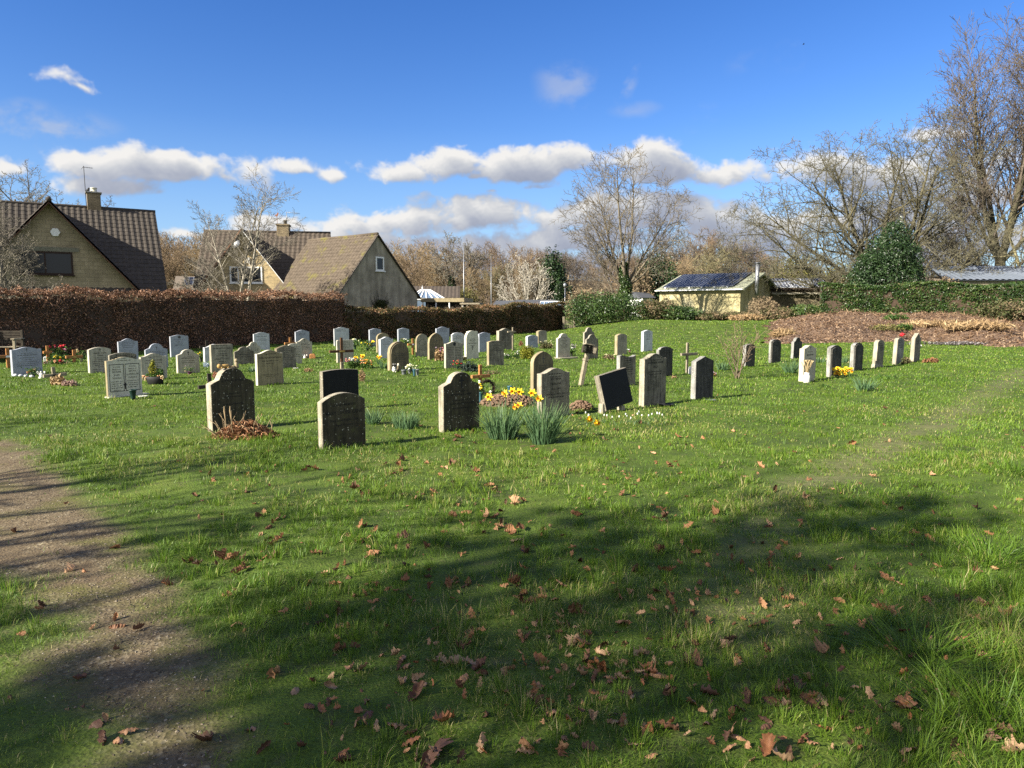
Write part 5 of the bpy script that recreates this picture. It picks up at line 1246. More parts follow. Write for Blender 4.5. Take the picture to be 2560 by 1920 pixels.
col = ramp(nt, [(.3, (.24, .21, .115)), (.5, (.39, .335, .175)), (.72, (.52, .47, .31))], noise(nt, v, .55, 6, .65)).outputs[0]
col = mixc(nt, 1.0, col, ramp(nt, [(.32, (.55,)*3), (.55, (1,)*3)], noise(nt, v, 1.2, 5, .6, (2, 2, .5))).outputs[0], 'MULTIPLY')
nt.links.new(col, bs.inputs['Base Color']); bs.inputs['Roughness'].default_value = .95
SOLAR, nt, bs = newmat('solar_cells'); v = coords(nt, False)
b = N(nt, 'ShaderNodeTexBrick', i_Scale=1.0, offset=0.0); b.inputs['Brick Width'].default_value = .30; b.inputs['Row Height'].default_value = .33; b.inputs['Mortar Size'].default_value = .014
b.inputs['Color1'].default_value = (.010, .012, .022, 1); b.inputs['Color2'].default_value = (.012, .014, .025, 1); b.inputs['Mortar'].default_value = (.22, .24, .27, 1)
nt.links.new(v, b.inputs['Vector']); nt.links.new(b.outputs[0], bs.inputs['Base Color']); bs.inputs['Roughness'].default_value = .42; bs.inputs['Specular IOR Level'].default_value = .16
SOLARP = SOLAR.copy(); SOLARP.name = 'pale_gridded_cells'; _b = [q for q in SOLARP.node_tree.nodes if q.bl_idname == 'ShaderNodeTexBrick'][0]; _b.inputs['Mortar'].default_value = (.5, .52, .55, 1); _b.inputs['Mortar Size'].default_value = .03; _b.inputs['Color1'].default_value = (.03, .035, .05, 1); _b.inputs['Color2'].default_value = (.035, .04, .055, 1)
BARGE = simple('brown_bargeboard', (.10, .045, .025), (.06, .03, .018), bstr=0); TERRA = simple('terracotta_verge', (.30, .15, .085), (.2, .10, .06))
FRAMEB = simple('dark_brown_window_frame', (.035, .018, .012), bstr=0); CHIM1 = blockwall('chimney_brick', (.28, .22, .13), (.2, .155, .095), (.15, .12, .08), .22, .075)
FELT = simple('grey_felt_roof', (.075, .08, .09), (.05, .053, .06), rough=.9, scale=5); ASB = roofmat('asbestos_roof', (.20, .165, .125), (.12, .10, .08), (.16, .14, .05), .6)
METALR = simple('blue_grey_metal_roof', (.22, .25, .30), (.17, .20, .24), rough=.4, scale=.6, metal=.35, bstr=0)
GREENG = simple('greenish_roof_edge', (.36, .37, .26), (.24, .25, .17), scale=4)
CONGL, _n, _b = newmat('conservatory_glass'); _b.inputs['Base Color'].default_value = (.12, .17, .24, 1); _b.inputs['Roughness'].default_value = .08; _b.inputs['Specular IOR Level'].default_value = .7

def pantile(mb, A, B, Cc, D, rib=.30, course=.32, amp=.038, step=.022, m=0):
    """tiled slope: ridge A-B (left to right), eave D-C; ribs down the slope, stepped courses"""
    A, B, Cc, D = [Vector(q) for q in (A, B, Cc, D)]
    L = max((B-A).length, (Cc-D).length); S = max((D-A).length, (Cc-B).length)
    nu = max(2, int(L/rib)); nv = max(1, int(S/course)); n = (B-A).cross(D-A).normalized()
    if n.z < 0: n = -n
    per = 4; vs = []; cols = nu*per+1
    prof = [0, .8, 1.0, .35]
    for j in range(nv):
        for lo in (0, 1):
            v = (j+lo)/nv
            for i in range(cols):
                u = i/(cols-1); p = A.lerp(B, u).lerp(D.lerp(Cc, u), v)
                vs.append(p+n*(prof[i % per]*amp+(step if lo else .004)))
    fs = []
    for j in range(nv*2-1):
        for i in range(cols-1):
            fs.append((j*cols+i, (j+1)*cols+i, (j+1)*cols+i+1, j*cols+i+1))
    mb.add(vs, fs, m)
    # underside a little below so the slope has thickness
    q = [p-n*.06 for p in (A, B, Cc, D)]; mb.add(q, [(0, 1, 2, 3)], m)
def beam(mb, p, q, w_, h_, m=0, up=(0, 0, 1)):
    p, q = Vector(p), Vector(q); d = (q-p).normalized(); s_ = d.cross(Vector(up)).normalized(); t_ = s_.cross(d)
    vs = [a+s_*x+t_*y for a in (p, q) for x, y in ((-w_/2, -h_/2), (w_/2, -h_/2), (w_/2, h_/2), (-w_/2, h_/2))]
    mb.add(vs, ((0,1,2,3),(7,6,5,4),(0,4,5,1),(1,5,6,2),(2,6,7,3),(3,7,4,0)), m)
def window(parent, x0, x1, z0, z1, y, frame_mat, bar=.06, mull=(), sill=True, depth=.05):
    mb = MB(); b = bar
    for a0, a1, c0, c1 in ((x0, x1, z0, z0+b), (x0, x1, z1-b, z1), (x0, x0+b, z0+b, z1-b), (x1-b, x1, z0+b, z1-b)): mb.box((a0, y-depth, c0), (a1, y+.02, c1))
    for mx in mull: mb.box((mx-b*.4, y-depth+.005, z0+b), (mx+b*.4, y+.01, z1-b))
    f = mb.build('window', frame_mat, parent)
    mb = MB(); mb.add([(x0+b, y-.012, z0+b), (x1-b, y-.012, z0+b), (x1-b, y-.012, z1-b), (x0+b, y-.012, z1-b)], [(0, 1, 2, 3)]); mb.build('pane', GLASS, f)
    if sill:
        mb = MB(); mb.box((x0-.06, y-depth-.06, z0-.06), (x1+.06, y-.003, z0-.003)); mb.build('sill', frame_mat, f)
    return f
def gable_prism(mb, x0, x1, ze, zp, y0, y1, xp=0.0, zb=-.3, m=0):
    o = [(x0, zb), (x1, zb), (x1, ze), (xp, zp), (x0, ze)]
    mb.prism(o, y0, y1, m, c=0.0)
# ------------------------------------------------------------------ first house (left)
def house_one():
    t = R(32); k = 1.148; zr = 7.5
    root = thing('brick_house', 'buff block house with dark tiled roof and a brown-edged gable', 'house', (-24.85, 38.9, 0), t)
    mb = MB(); gable_prism(mb, -4.3, 4.3, zr-4.3*k-.08, zr-.10, 0, 4.2); mb.box((-14, 4.3, -.3), (5.35, 12, 2.6)); gw = mb.build('wall', WALL1, root)
    mb = MB(); M = 4.29; z2 = 7.78; eav = 4.45
    # main roof, front and back slopes
    pantile(mb, (-13.5, M, z2), (5.55, M, z2), (5.55, M-eav, z2-eav*k), (-13.5, M-eav, z2-eav*k))
    pantile(mb, (5.55, M+.02, z2), (-13.5, M+.02, z2), (-13.5, M+eav, z2-eav*k), (5.55, M+eav, z2-eav*k), rib=.6, course=.6)
    mb.tube([(-13.5, M+.01, z2+.03), (-4, M+.01, z2+.0), (1, M+.01, z2+.02), (5.56, M+.01, z2+.01)], .10, 7)
    # wing
    b = 4.4
    pantile(mb, (0, 4.1, zr), (0, -.36, zr), (b, -.36, zr-b*k), (b, 4.1, zr-b*k)); pantile(mb, (0, -.36, zr), (0, 4.1, zr), (-b, 4.1, zr-b*k), (-b, -.36, zr-b*k))
    mb.tube([(0, -.42, zr+.03), (0, 4.2, zr+.03)], .13, 8)
    mb.add([(5.36, M, z2-.12), (5.36, M-eav, z2-.12-eav*k), (5.36, M+eav, z2-.12-eav*k), (5.36, M-eav, 0), (5.36, M+eav, 0)], [(0, 1, 3, 4, 2)])
    rf = mb.build('roof', ROOF1, root)
    mb = MB()
    for s_ in (-1, 1): beam(mb, (0, -.385, zr-.17), (s_*b, -.385, zr-.17-b*k), .04, .26, up=(0, 1, 0))
    mb.build('bargeboard', BARGE, root)
    # window, lintel, plate : P(108..216, 636..692)
    Yg = 38.6
    window(root, -1.62, .93, zr-3.95, zr-2.72, -.002, FRAMEB, bar=.09, mull=(-.35,))
    mb = MB(); mb.box((-1.9, -.035, zr-2.70), (1.25, -.002, zr-2.47)); mb.build('lintel', simple('stone_lintel', (.20, .19, .14)), root)
    mb = MB(); n = 6; r_ = .24; c0 = (.20, zr-1.68); o = [(c0[0]+r_*math.cos(2*math.pi*i/n), c0[1]+r_*math.sin(2*math.pi*i/n)) for i in range(n)]
    mb.prism(o, -.09, -.002, c=.015); mb.build('alarm_box', MT['whitepaint'], root)
    # chimney P(200..227, 490..539)
    cx, cy = 2.25, M+.15
    mb = MB(); mb.cbox((cx-.36, cy-.33, z2-1.0), (cx+.36, cy+.33, z2+.85), .01); ch = mb.build('chimney', CHIM1, root)
    mb = MB(); mb.cbox((cx-.43, cy-.40, z2+.851), (cx+.43, cy+.40, z2+.93), .01); mb.build('chimney_cap', MT['grey'], ch)
    mb = MB(); mb.lathe([(.19, 0), (.21, .04), (.17, .06), (.165, .22), (.19, .24), (.185, .28), (.13, .285)], 12, c=(cx+.03, cy, z2+.93)); mb.build('chimney_pot', MT['pale'], ch)
    mb = MB(); ax = cx-.40; mb.tube([(ax, cy, z2+.1), (ax-.02, cy, z2+2.45)], .02, 6); mb.tube([(ax-.06, cy, z2+2.38), (ax+.45, cy-.03, z2+2.36)], .014, 5)
    for i in range(4): mb.tube([(ax+.03+.12*i, cy-.18, z2+2.375), (ax+.03+.12*i, cy+.14, z2+2.37)], .006, 4)
    mb.tube([(ax-.15, cy, z2+2.25), (ax-.02, cy, z2+2.43)], .01, 4); mb.build('aerial', MT['black'], ch)
    return root
house_one()
# little dark bird on the chimney
def bird(loc, rz, label, s_=1.0, wings=False):
    r = thing('bird', label, 'bird', loc, rz)
    mb = MB(); mb.ell((0, 0, .07), (.05, .085, .05), n=10, k=7); mb.ell((0, -.075, .125), (.033, .036, .033)); mb.tube([(0, .06, .06), (0, .17, .03)], [.025, .012], 5); mb.tube([(0, -.10, .125), (0, -.14, .12)], [.008, .002], 4)
    for x in (-.02, .02): mb.tube([(x, 0, .03), (x, -.005, 0), (x, -.03, 0)], .004, 4)
    if wings:
        for sg in (-1, 1): mb.add([(sg*.03, -.05, .09), (sg*.22, -.01, .16), (sg*.40, .05, .12), (sg*.2, .07, .13), (sg*.03, .05, .09)], [(0, 1, 2, 3, 4)])
    mb.build('body', MT['black'], r); r.scale = (s_,)*3; return r
t1 = R(32); bl = Vector((-24.85, 38.9, 0))+Vector((math.cos(t1), math.sin(t1), 0))*1.97+Vector((-math.sin(t1), math.cos(t1), 0))*4.30
bird((bl.x, bl.y, 7.78+.93), R(60), 'small dark bird perched on the chimney of the first house', 1.5)
bp = at(2009, 112, 90); bird(tuple(bp), R(80), 'tiny dark bird flying high in the clear sky', .9, True)

# ------------------------------------------------------------------ second house
def house_two():
    t = R(9); zr = 7.0; k = 1.35
    root = thing('brick_house', 'yellow block house with white-edged gable and grey rendered wing', 'house', (-17.95, 48.2, 0), t)
    b = 3.35
    mb = MB(); gable_prism(mb, -b+.15, b-.15, zr-(b-.15)*k-.06, zr-.08, 0, 3.4); mb.box((-3.0, 3.6, -.3), (5.1, 9, 2.8)); mb.build('wall', WALL2, root)
    mb = MB(); M = 3.6; z2 = 7.22; e_ = 3.4; kk = 1.2
    pantile(mb, (-3.4, M, z2), (5.35, M, z2), (5.35, M-e_, z2-e_*kk), (-3.4, M-e_, z2-e_*kk), rib=.32, course=.33)
    pantile(mb, (5.35, M+.02, z2), (-3.4, M+.02, z2), (-3.4, M+5, z2-5*kk), (5.35, M+5, z2-5*kk), rib=.6, course=.6)
    mb.tube([(-3.4, M, z2+.03), (5.36, M, z2+.02)], .09, 7)
    pantile(mb, (0, 3.4, zr), (0, -.3, zr), (b, -.3, zr-b*k), (b, 3.4, zr-b*k)); pantile(mb, (0, -.3, zr), (0, 3.4, zr), (-b, 3.4, zr-b*k), (-b, -.3, zr-b*k))
    mb.build('roof', ROOF3, root)
    mb = MB(); beam(mb, (.02, -.32, zr-.12), (b, -.32, zr-.12-b*k), .04, .17, up=(0, 1, 0)); mb.build('bargeboard', MT['whitepaint'], root)
    mb = MB(); beam(mb, (-.02, -.34, zr-.02), (-b, -.34, zr-.02-b*k), .08, .20, up=(0, 1, 0)); mb.build('verge_tiles', TERRA, root)
    window(root, -.95, 1.13, zr-3.55, zr-2.45, -.002, MT['whitepaint'], bar=.09, mull=(-.42,))
    mb = MB(); n = 20; mb.prism([(.30+.34*math.cos(6.2832*i/n), zr-1.25+.22*math.sin(6.2832*i/n)) for i in range(n)], -.03, -.002, c=.01); mb.build('oval_vent', MT['oldwood'], root)
    mb = MB(); mb.cbox((.18, -.16, zr-2.22), (.40, -.002, zr-1.86), .02); mb.build('lamp_box', MT['ceramic'], root)
    mb = MB(); M_ = Matrix.Translation((-.42, -.35, zr-.95)) @ Matrix.Rotation(R(70), 4, 'X') @ Matrix.Rotation(R(-20), 4, 'Y')
    pr = [(.001, .10), (.12, .085), (.22, .05), (.30, 0), (.302, -.012), (.22, .03), (.001, .08)]
    tmp = MB(); tmp.lathe(pr, 16); mb.add([M_ @ Vector(p) for p in tmp.v], tmp.f); mb.tube([(-.42, -.35, zr-.95), (-.42, -.0, zr-1.05)], .02, 5); mb.build('satellite_dish', MT['metal'], root)
    cx, cy = 2.05, M+.1
    mb = MB(); mb.cbox((cx-.42, cy-.40, z2-.9), (cx+.42, cy+.40, z2+.45), .015); ch = mb.build('chimney', CHIM1, root)
    mb = MB(); mb.cbox((cx-.48, cy-.46, z2+.451), (cx+.48, cy+.46, z2+.56), .015); mb.build('chimney_cap', CHIM1, ch)
    mb = MB(); mb.lathe([(.12, 0), (.13, .03), (.10, .06), (.10, .24), (.13, .26), (.12, .32)], 12, c=(cx+.12, cy, z2+.56)); mb.build('chimney_pot', MT['oldwood'], ch)
    mb = MB(); ax = cx+.2; zt = z2+1.5; mb.tube([(ax, cy+.3, z2+.5), (ax, cy+.3, zt)], .022, 6); mb.tube([(ax-.05, cy+.3, zt-.02), (ax+.95, cy+.26, zt-.10)], .013, 5)
    for i in range(9): mb.tube([(ax+.12+.095*i, cy+.29, zt-.14-.008*i), (ax+.12+.095*i, cy+.27, zt+.06-.008*i)], .008, 4)
    mb.build('aerial', MT['metal'], ch)
    mb = MB(); ax = cx-.42; mb.tube([(ax, cy, z2+.4), (ax, cy, z2+1.35)], .015, 5)
    ck = [(-.14, 0), (-.16, .12), (-.10, .06), (-.02, .10), (.04, .22), (.09, .24), (.12, .17), (.08, .08), (.03, -.03), (-.06, -.05)]
    mb.prism([(ax+x, z2+1.18+z) for x, z in ck], cy-.012, cy+.012, c=.003); mb.build('weathervane', simple('rusty_vane', (.30, .12, .06), bstr=0), ch)
    # low lean-to with a solar panel to the left of the gable
    # grey rendered wing in front on the right
    inv = Matrix.Rotation(-t, 4, 'Z') @ Matrix.Translation((17.95, -48.2, 0))
    W = Matrix.Translation((-8.7, 46.5, 0)) @ Matrix.Rotation(R(53.13), 4, 'Z'); Q = inv @ W
    def tf(mb): mb.v = [tuple(Q @ Vector(p)) for p in mb.v]; return mb
    zp = 6.5; kl, kr = 1.16, 1.05; bl_, br_ = 3.75, 3.85
    mb = MB(); mb.prism([(-3.5, -.3), (3.6, -.3), (3.6, zp-3.6*kr-.06), (0, zp-.06), (-3.5, zp-3.5*kl-.06)], 0, 6.6); tf(mb).build('wing_wall', RENDERW, root)
    mb = MB(); pantile(mb, (0, -.06, zp), (0, 7.0, zp), (-bl_, 7.0, zp-bl_*kl), (-bl_, -.06, zp-bl_*kl), rib=.30, course=.30, amp=.045); pantile(mb, (0, 7.0, zp), (0, -.06, zp), (br_, -.06, zp-br_*kr), (br_, 7.0, zp-br_*kr), rib=.3, course=.3)
    mb.tube([(0, -.08, zp+.03), (0, 2.5, zp+.0), (0, 5, zp+.02), (0, 7.0, zp+.0)], .10, 7); tf(mb).build('wing_roof', ROOF2, root)
    mb = MB(); beam(mb, (0, -.09, zp-.03), (-bl_, -.09, zp-.03-bl_*kl), .05, .12, up=(0, 1, 0)); beam(mb, (.02, -.09, zp-.03), (br_, -.09, zp-.03-br_*kr), .05, .12, up=(0, 1, 0)); tf(mb).build('wing_verge', ROOF1, root)
    # small upper window P(935..954, 647..678)
    mb = MB(); x0, x1, z0, z1 = -.18, .52, zp-2.32, zp-1.42; b_ = .09
    for a0, a1, c0, c1 in ((x0, x1, z0, z0+b_), (x0, x1, z1-b_, z1), (x0, x0+b_, z0+b_, z1-b_), (x1-b_, x1, z0+b_, z1-b_)): mb.box((a0, -.06, c0), (a1, -.002, c1))
    mb.box((x0-.06, -.10, z0-.06), (x1+.1, -.002, z0-.002)); wn = tf(mb).build('window', MT['whitepaint'], root)
    mb = MB(); mb.add([(x0+b_, -.02, z0+b_), (x1-b_, -.02, z0+b_), (x1-b_, -.02, z1-b_), (x0+b_, -.02, z1-b_)], [(0, 1, 2, 3)]); tf(mb).build('pane', GLASS, wn)
    # rear roof showing past the wing's gable
    mb = MB(); zp2 = 6.75; pantile(mb, (1.3, 2.6, zp2), (1.3, 9, zp2), (-2.3, 9, zp2-3.6), (-2.3, 2.6, zp2-3.6)); pantile(mb, (1.3, 9, zp2), (1.3, 2.6, zp2), (4.0, 2.6, zp2-2.7*1.2), (4.0, 9, zp2-2.7*1.2)); tf(mb).build('rear_roof', ROOF3, root)
    # bare climber on the wing wall
    r = random.Random(8); br = []
    for i in range(26):
        x = r.uniform(-.8, .9); p = Vector((r.gauss(.1, .2), -.04, 1.2)); pts = [p]
        for j in range(5):
            p = p+Vector((x*.22+r.gauss(0, .07), r.uniform(-.01, .0), r.uniform(.08, .42))); pts.append(p)
        br.append(([Q @ q for q in pts], [.025, .02, .017, .013, .01, .006], 3))
    tubes_np('bare_climber', br, MT['oldwood'], root)
    rg = np.random.default_rng(3); P = np.stack([rg.normal(.15, .28, 900), -.04-.10*rg.random(900), 1.6+.75*rg.beta(1.4, 2, 900)], 1); P = np.array([tuple(Q @ Vector(p)) for p in P])
    V, Fc = cards(rg, P, .12, .5); np_mesh('climber_leaves', V, Fc, BRAMBLE, root, attr={'v': np.repeat(rg.random(900)*.4, 4)})
    return root
house_two()
def roof_on_posts(name, label, cat, Y, px0, px1, py_eave, py_ridge, depth, rmat, wmat, rz=0.0, over=.25, pant=None, zb=0.0, ridge_in=0.0):
    """low shed standing at (px,Y): wall box and a pitched roof whose front slope shows"""
    xc = ((px0+px1)/2-CX)/F*Y*CP; L = (px1-px0)/F*Y; ze = zat(Y, py_eave); zr_ = zat(Y+depth/2, py_ridge)
    root = thing(name, label, cat, (xc, Y, zb), rz); ze -= zb; zr_ -= zb
    mb = MB(); mb.prism([(-L/2+over, -.3), (L/2-over, -.3), (L/2-over, ze-.05), (-L/2+over, ze-.05)], over, depth-over); mb.build('wall', wmat, root)
    mb = MB(); A, B, Cc, D = (-L/2+ridge_in, depth/2, zr_), (L/2-ridge_in, depth/2, zr_), (L/2, 0, ze), (-L/2, 0, ze)
    A2, D2 = (L/2-ridge_in, depth/2+.01, zr_), (L/2, depth, ze); B2, C2 = (-L/2+ridge_in, depth/2+.01, zr_), (-L/2, depth, ze)
    if pant:
        pantile(mb, A, B, Cc, D, **pant); pantile(mb, A2, B2, C2, D2, **pant)
    else:
        for q in ((A, B, Cc, D), (A2, B2, C2, D2)):
            n = (Vector(q[1])-Vector(q[0])).cross(Vector(q[3])-Vector(q[0])).normalized(); n = n if n.z > 0 else -n
            mb.add([Vector(p)+n*.03 for p in q]+[Vector(p)-n*.03 for p in q], ((0,1,2,3),(7,6,5,4),(0,4,5,1),(1,5,6,2),(2,6,7,3),(3,7,4,0)))
    for xs in (-L/2+ridge_in+.1, L/2-ridge_in-.1): mb.add([(xs, over, ze-.06), (xs, depth-over, ze-.06), (xs, depth/2, zr_-.06)], [(0, 1, 2)])
    mb.build('roof', rmat, root); return root, L, ze, zr_
# roof with solar panel between the houses
r_, L, ze, zr_ = roof_on_posts('outbuilding', 'low outbuilding with a single solar panel between the two houses', 'outbuilding', 50, 440, 545, 726, 692, 5, ASB, WALL1, R(20))
mb = MB(); mb.cbox((0, 0, 0), (1.9, 1.5, .04), .01); q = mb.build('solar_panel', SOLAR, r_, (-.85, .75, ze+(zr_-ze)*.30+.08)); q.rotation_euler = (math.atan2(zr_-ze, 2.5), 0, 0)
# tiled roof and conservatory behind the grey wing
roof_on_posts('bungalow', 'long brown tiled bungalow roof behind the conservatory', 'bungalow', 74, 1015, 1150, 745, 716, 9, ROOF3, WALL1, R(4), pant=dict(rib=.4, course=.4))
def conservatory():
    Y = 66; xc = (1068-CX)/F*Y; ze = zat(Y, 748); zr_ = zat(Y+1.5, 726)
    root = thing('conservatory', 'white framed glass conservatory roof with a pointed finial', 'conservatory', (xc, Y, 0), R(10)); w_ = 1.75
    mb = MB(); A = (-.5, 1.6, zr_); B = (.5, 1.6, zr_)
    cs = [(-w_, 0, ze), (w_, 0, ze), (w_, 3.2, ze), (-w_, 3.2, ze)]
    mb.add([A, B]+cs, [(2, 3, 1, 0), (3, 4, 1), (4, 5, 0, 1), (5, 2, 0)]); mb.add([(x, y, 0) for x, y, z in cs]+[(x*.99, y, ze-.05) for x, y, z in cs], ((0,1,5,4),(1,2,6,5),(2,3,7,6),(3,0,4,7))); mb.build('glazing', CONGL, root)
    mb = MB(); up = Vector((0, 0, .03))
    for i in range(7):
        f = i/6; beam(mb, Vector(A).lerp(Vector(B), f)+up, Vector(cs[0]).lerp(Vector(cs[1]), f)+up, .09, .06)
    for c_, e_ in ((cs[2], B), (cs[3], A)): beam(mb, Vector(e_)+up, Vector(c_)+up, .10, .06)
    for f in (.33, .66): beam(mb, Vector(B)+up, Vector(cs[1]).lerp(Vector(cs[2]), f)+up, .07, .05); beam(mb, Vector(A)+up, Vector(cs[0]).lerp(Vector(cs[3]), f)+up, .07, .05)
    beam(mb, Vector(A)+up*2, Vector(B)+up*2, .14, .10)
    for i in range(4): beam(mb, Vector(cs[i]), Vector(cs[(i+1) % 4]), .12, .14); beam(mb, Vector(cs[i]), (cs[i][0], cs[i][1], 0), .1, .1, up=(1, 0, 0))
    mb.build('frame', MT['whitepaint'], root)
    mb = MB(); mb.lathe([(.06, 0), (.04, .1), (.06, .16), (.02, .3), (.005, .42)], 8, c=(-.3, 1.6, zr_+.08)); mb.build('finial', MT['whitepaint'], root)
conservatory()
def flat_shed(label, px0, px1, pt, Y, dep, rz=0, fascia='gold', wall='oldwood', fh=.32):
    xc = ((px0+px1)/2-CX)/F*Y; L = (px1-px0)/F*Y; zt = zat(Y, pt)
    root = thing('flat_roof_shed', label, 'shed', (xc, Y, 0), rz)
    mb = MB(); mb.cbox((-L/2, 0, zt-fh), (L/2, dep, zt), .015); mb.build('roof_slab', MT[fascia], root)
    mb = MB(); mb.box((-L/2+.3, .45, -.2), (L/2-.3, dep-.3, zt-fh-.003)); mb.build('wall', MT[wall], root)
    mb = MB()
    for i in range(4): x = -L/2+.15+(L-.3)*i/3; mb.cbox((x-.05, .08, -.2), (x+.05, .18, zt-fh-.003), .008)
    mb.build('post', MT['whitepaint' if fascia == 'gold' else 'greywood'], root)
flat_shed('long flat-roofed carport with buff edge right of the grey wing', 1052, 1162, 745, 57, 4.5, R(-6))
flat_shed('dark flat-roofed lean-to at the end of the buff-edged carport', 1150, 1200, 757, 56, 3, R(-4), 'greywood', 'oldwood', .14)
roof_on_posts('garden_shed', 'black felt-roofed garden shed above the lower hedge', 'shed', 72, 1226, 1300, 768, 752, 4, FELT, MT['oldwood'], R(-14))
roof_on_posts('garden_shed', 'long grey felt-roofed shed right of the black one', 'shed', 76, 1296, 1396, 767, 750, 4, FELT, MT['greywood'], R(6))
def greenhouse():
    Y = 67; root = thing('greenhouse', 'small glass greenhouse with white glazing bars above the lower hedge', 'greenhouse', ((1374-CX)/F*Y, Y, 0), R(-10)); L = 2.0; ze = zat(Y, 768); zr_ = zat(Y+1, 754)
    mb = MB(); cs = [(-L/2, 0), (L/2, 0), (L/2, 2), (-L/2, 2)]
    mb.add([(x, y, 0) for x, y in cs]+[(x, y, ze) for x, y in cs]+[(-L/2, 1, zr_), (L/2, 1, zr_)], ((0,1,5,4),(1,2,6,9,5),(2,3,7,6),(3,0,4,8,7),(4,5,9,8),(6,7,8,9))); mb.build('glazing', CONGL, root)
    mb = MB()
    for i in range(6): x = -L/2+L*i/5; beam(mb, (x, -.02, ze+.02), (x, .98, zr_+.03), .035, .03); beam(mb, (x, -.02, 0), (x, -.02, ze), .035, .03, up=(1, 0, 0))
    beam(mb, (-L/2, -.02, ze), (L/2, -.02, ze), .05, .05); beam(mb, (-L/2, 1, zr_+.03), (L/2, 1, zr_+.03), .05, .05); mb.build('frame', MT['whitepaint'], root)
greenhouse()
# small far glasshouse roofs right of the ivy-clad tree
roof_on_posts('garden_shed', 'small pale-gabled shed right of the ivy-clad tree', 'shed', 78, 1600, 1645, 745, 731, 3, FELT, MT['whitepaint'], R(30))
# ------------------------------------------------------------------ yellow shed with solar roof
def solar_shed():
    t = R(-38); root = thing('solar_shed', 'yellow rendered shed with a solar panel roof and metal flue', 'outbuilding', (19.2, 60, .6), t); z0 = .6
    L, dep = 7.75, 9.2; ze, zr_ = 3.42-z0, 4.95-z0; m_ = dep*.55
    mb = MB(); mb.box((-L+.15, .3, -.6), (-.15, dep-.3, ze-.12)); mb.prism([(0, 0), (1, 0), (1, 1)], 0, .001) if False else None
    mb.add([(-.15, .3, ze-.12), (-.15, dep-.3, ze-.12), (-.15, m_, zr_-.10)], [(0, 1, 2)]); mb.add([(-L+.15, .3, ze-.12), (-L+.15, m_, zr_-.10), (-L+.15, dep-.3, ze-.12)], [(0, 1, 2)]); mb.build('wall', SHEDW, root)
    mb = MB(); pantile(mb, (-L-.1, m_, zr_), (.25, m_, zr_), (.25, -.1, ze), (-L-.1, -.1, ze), rib=.16, course=3, amp=.03, step=.006); pantile(mb, (.25, m_+.01, zr_), (-L-.1, m_+.01, zr_), (-L-.1, dep, ze+.1), (.25, dep, ze+.1), rib=.16, course=3, amp=.03, step=.006)
    rf = mb.build('roof', GREENG, root)
    mb = MB(); mb.cbox((-L-.1, -.22, ze-.10), (.2, -.10, ze+.0), .02); mb.build('gutter', MT['whitepaint'], root)
    mb = MB(); beam(mb, (.27, -.12, ze-.06), (.27, m_, zr_-.06), .04, .16); beam(mb, (.27, m_, zr_-.06), (.27, dep, ze+.04), .04, .16); mb.build('bargeboard', GREENG, root)
    an = math.atan2(zr_-ze, m_); pw = 2.2; S = math.hypot(m_, zr_-ze)
    for i in range(3):
        mb = MB(); mb.cbox((0, 0, 0), (pw-.03, S*.86, .05), .01); p = mb.build('solar_panel', SOLAR, root, (-L+.35+i*pw, .38, ze+.38*math.tan(an)+.12)); p.rotation_euler = (an, 0, 0)
    mb = MB()
    for i in range(6): x = -L+.7+i*1.15; mb.cbox((x-.05, .24, ze+.05), (x+.05, .36, ze+.26), .01)
    mb.build('panel_clamp', MT['whitepaint'], root)
    mb = MB(); fx, fy = .62, 2.0; mb.tube([(fx, fy, ze-.5), (fx, fy, zr_+.62)], .16, 10); mb.lathe([(.16, 0), (.25, .02), (.25, .1), (.16, .12)], 10, c=(fx, fy, zr_+.62)); mb.build('flue', MT['metal'], root)
solar_shed()
def solar_roof_two():
    Y = 66; z0 = .6; ze = zat(Y, 724)-z0; zr_ = zat(Y+2.6, 700)-z0; x0 = (1930-CX)/F*Y; L = 5.0
    root = thing('solar_outbuilding', 'low mossy outbuilding fully covered with pale-gridded solar panels', 'outbuilding', (x0, Y, z0), R(-6))
    mb = MB(); mb.box((-.9, .3, -.8), (L+.6, 5, ze-.12)); mb.build('wall', MT['brown'], root)
    mb = MB(); pantile(mb, (-.6, 2.6, zr_), (L+.9, 2.6, zr_), (L+.9, 0, ze), (-1.6, 0, ze), rib=.3, course=.4); pantile(mb, (L+.9, 2.61, zr_), (-.6, 2.61, zr_), (-1.6, 5.2, ze), (L+.9, 5.2, ze)); mb.build('roof', ROOF2, root)
    an = math.atan2(zr_-ze, 2.6)
    for i in range(3):
        mb = MB(); mb.cbox((0, 0, 0), (1.62, 2.6, .05), .01); p = mb.build('solar_panel', SOLARP, root, (.05+i*1.66, .12, ze+.18)); p.rotation_euler = (an, 0, 0)
    mb = MB(); mb.cbox((-.2, -.12, ze-.45), (L+.6, .25, ze-.28), .02); mb.build('fascia', MT['tan'], root)
solar_roof_two()
# roofs behind the right hedge
roof_on_posts('barn', 'barn roof of ribbed blue-grey metal behind the tall green hedge', 'barn', 60, 2360, 2760, 700, 666, 12, METALR, MT['greywood'], R(3), pant=dict(rib=.55, course=20, amp=.07, step=.01), ridge_in=2.0)
roof_on_posts('old_barn', 'low brown old barn roof left of the metal one', 'barn', 63, 2250, 2375, 702, 684, 8, ASB, MT['brown'], R(-4), ridge_in=1.2)
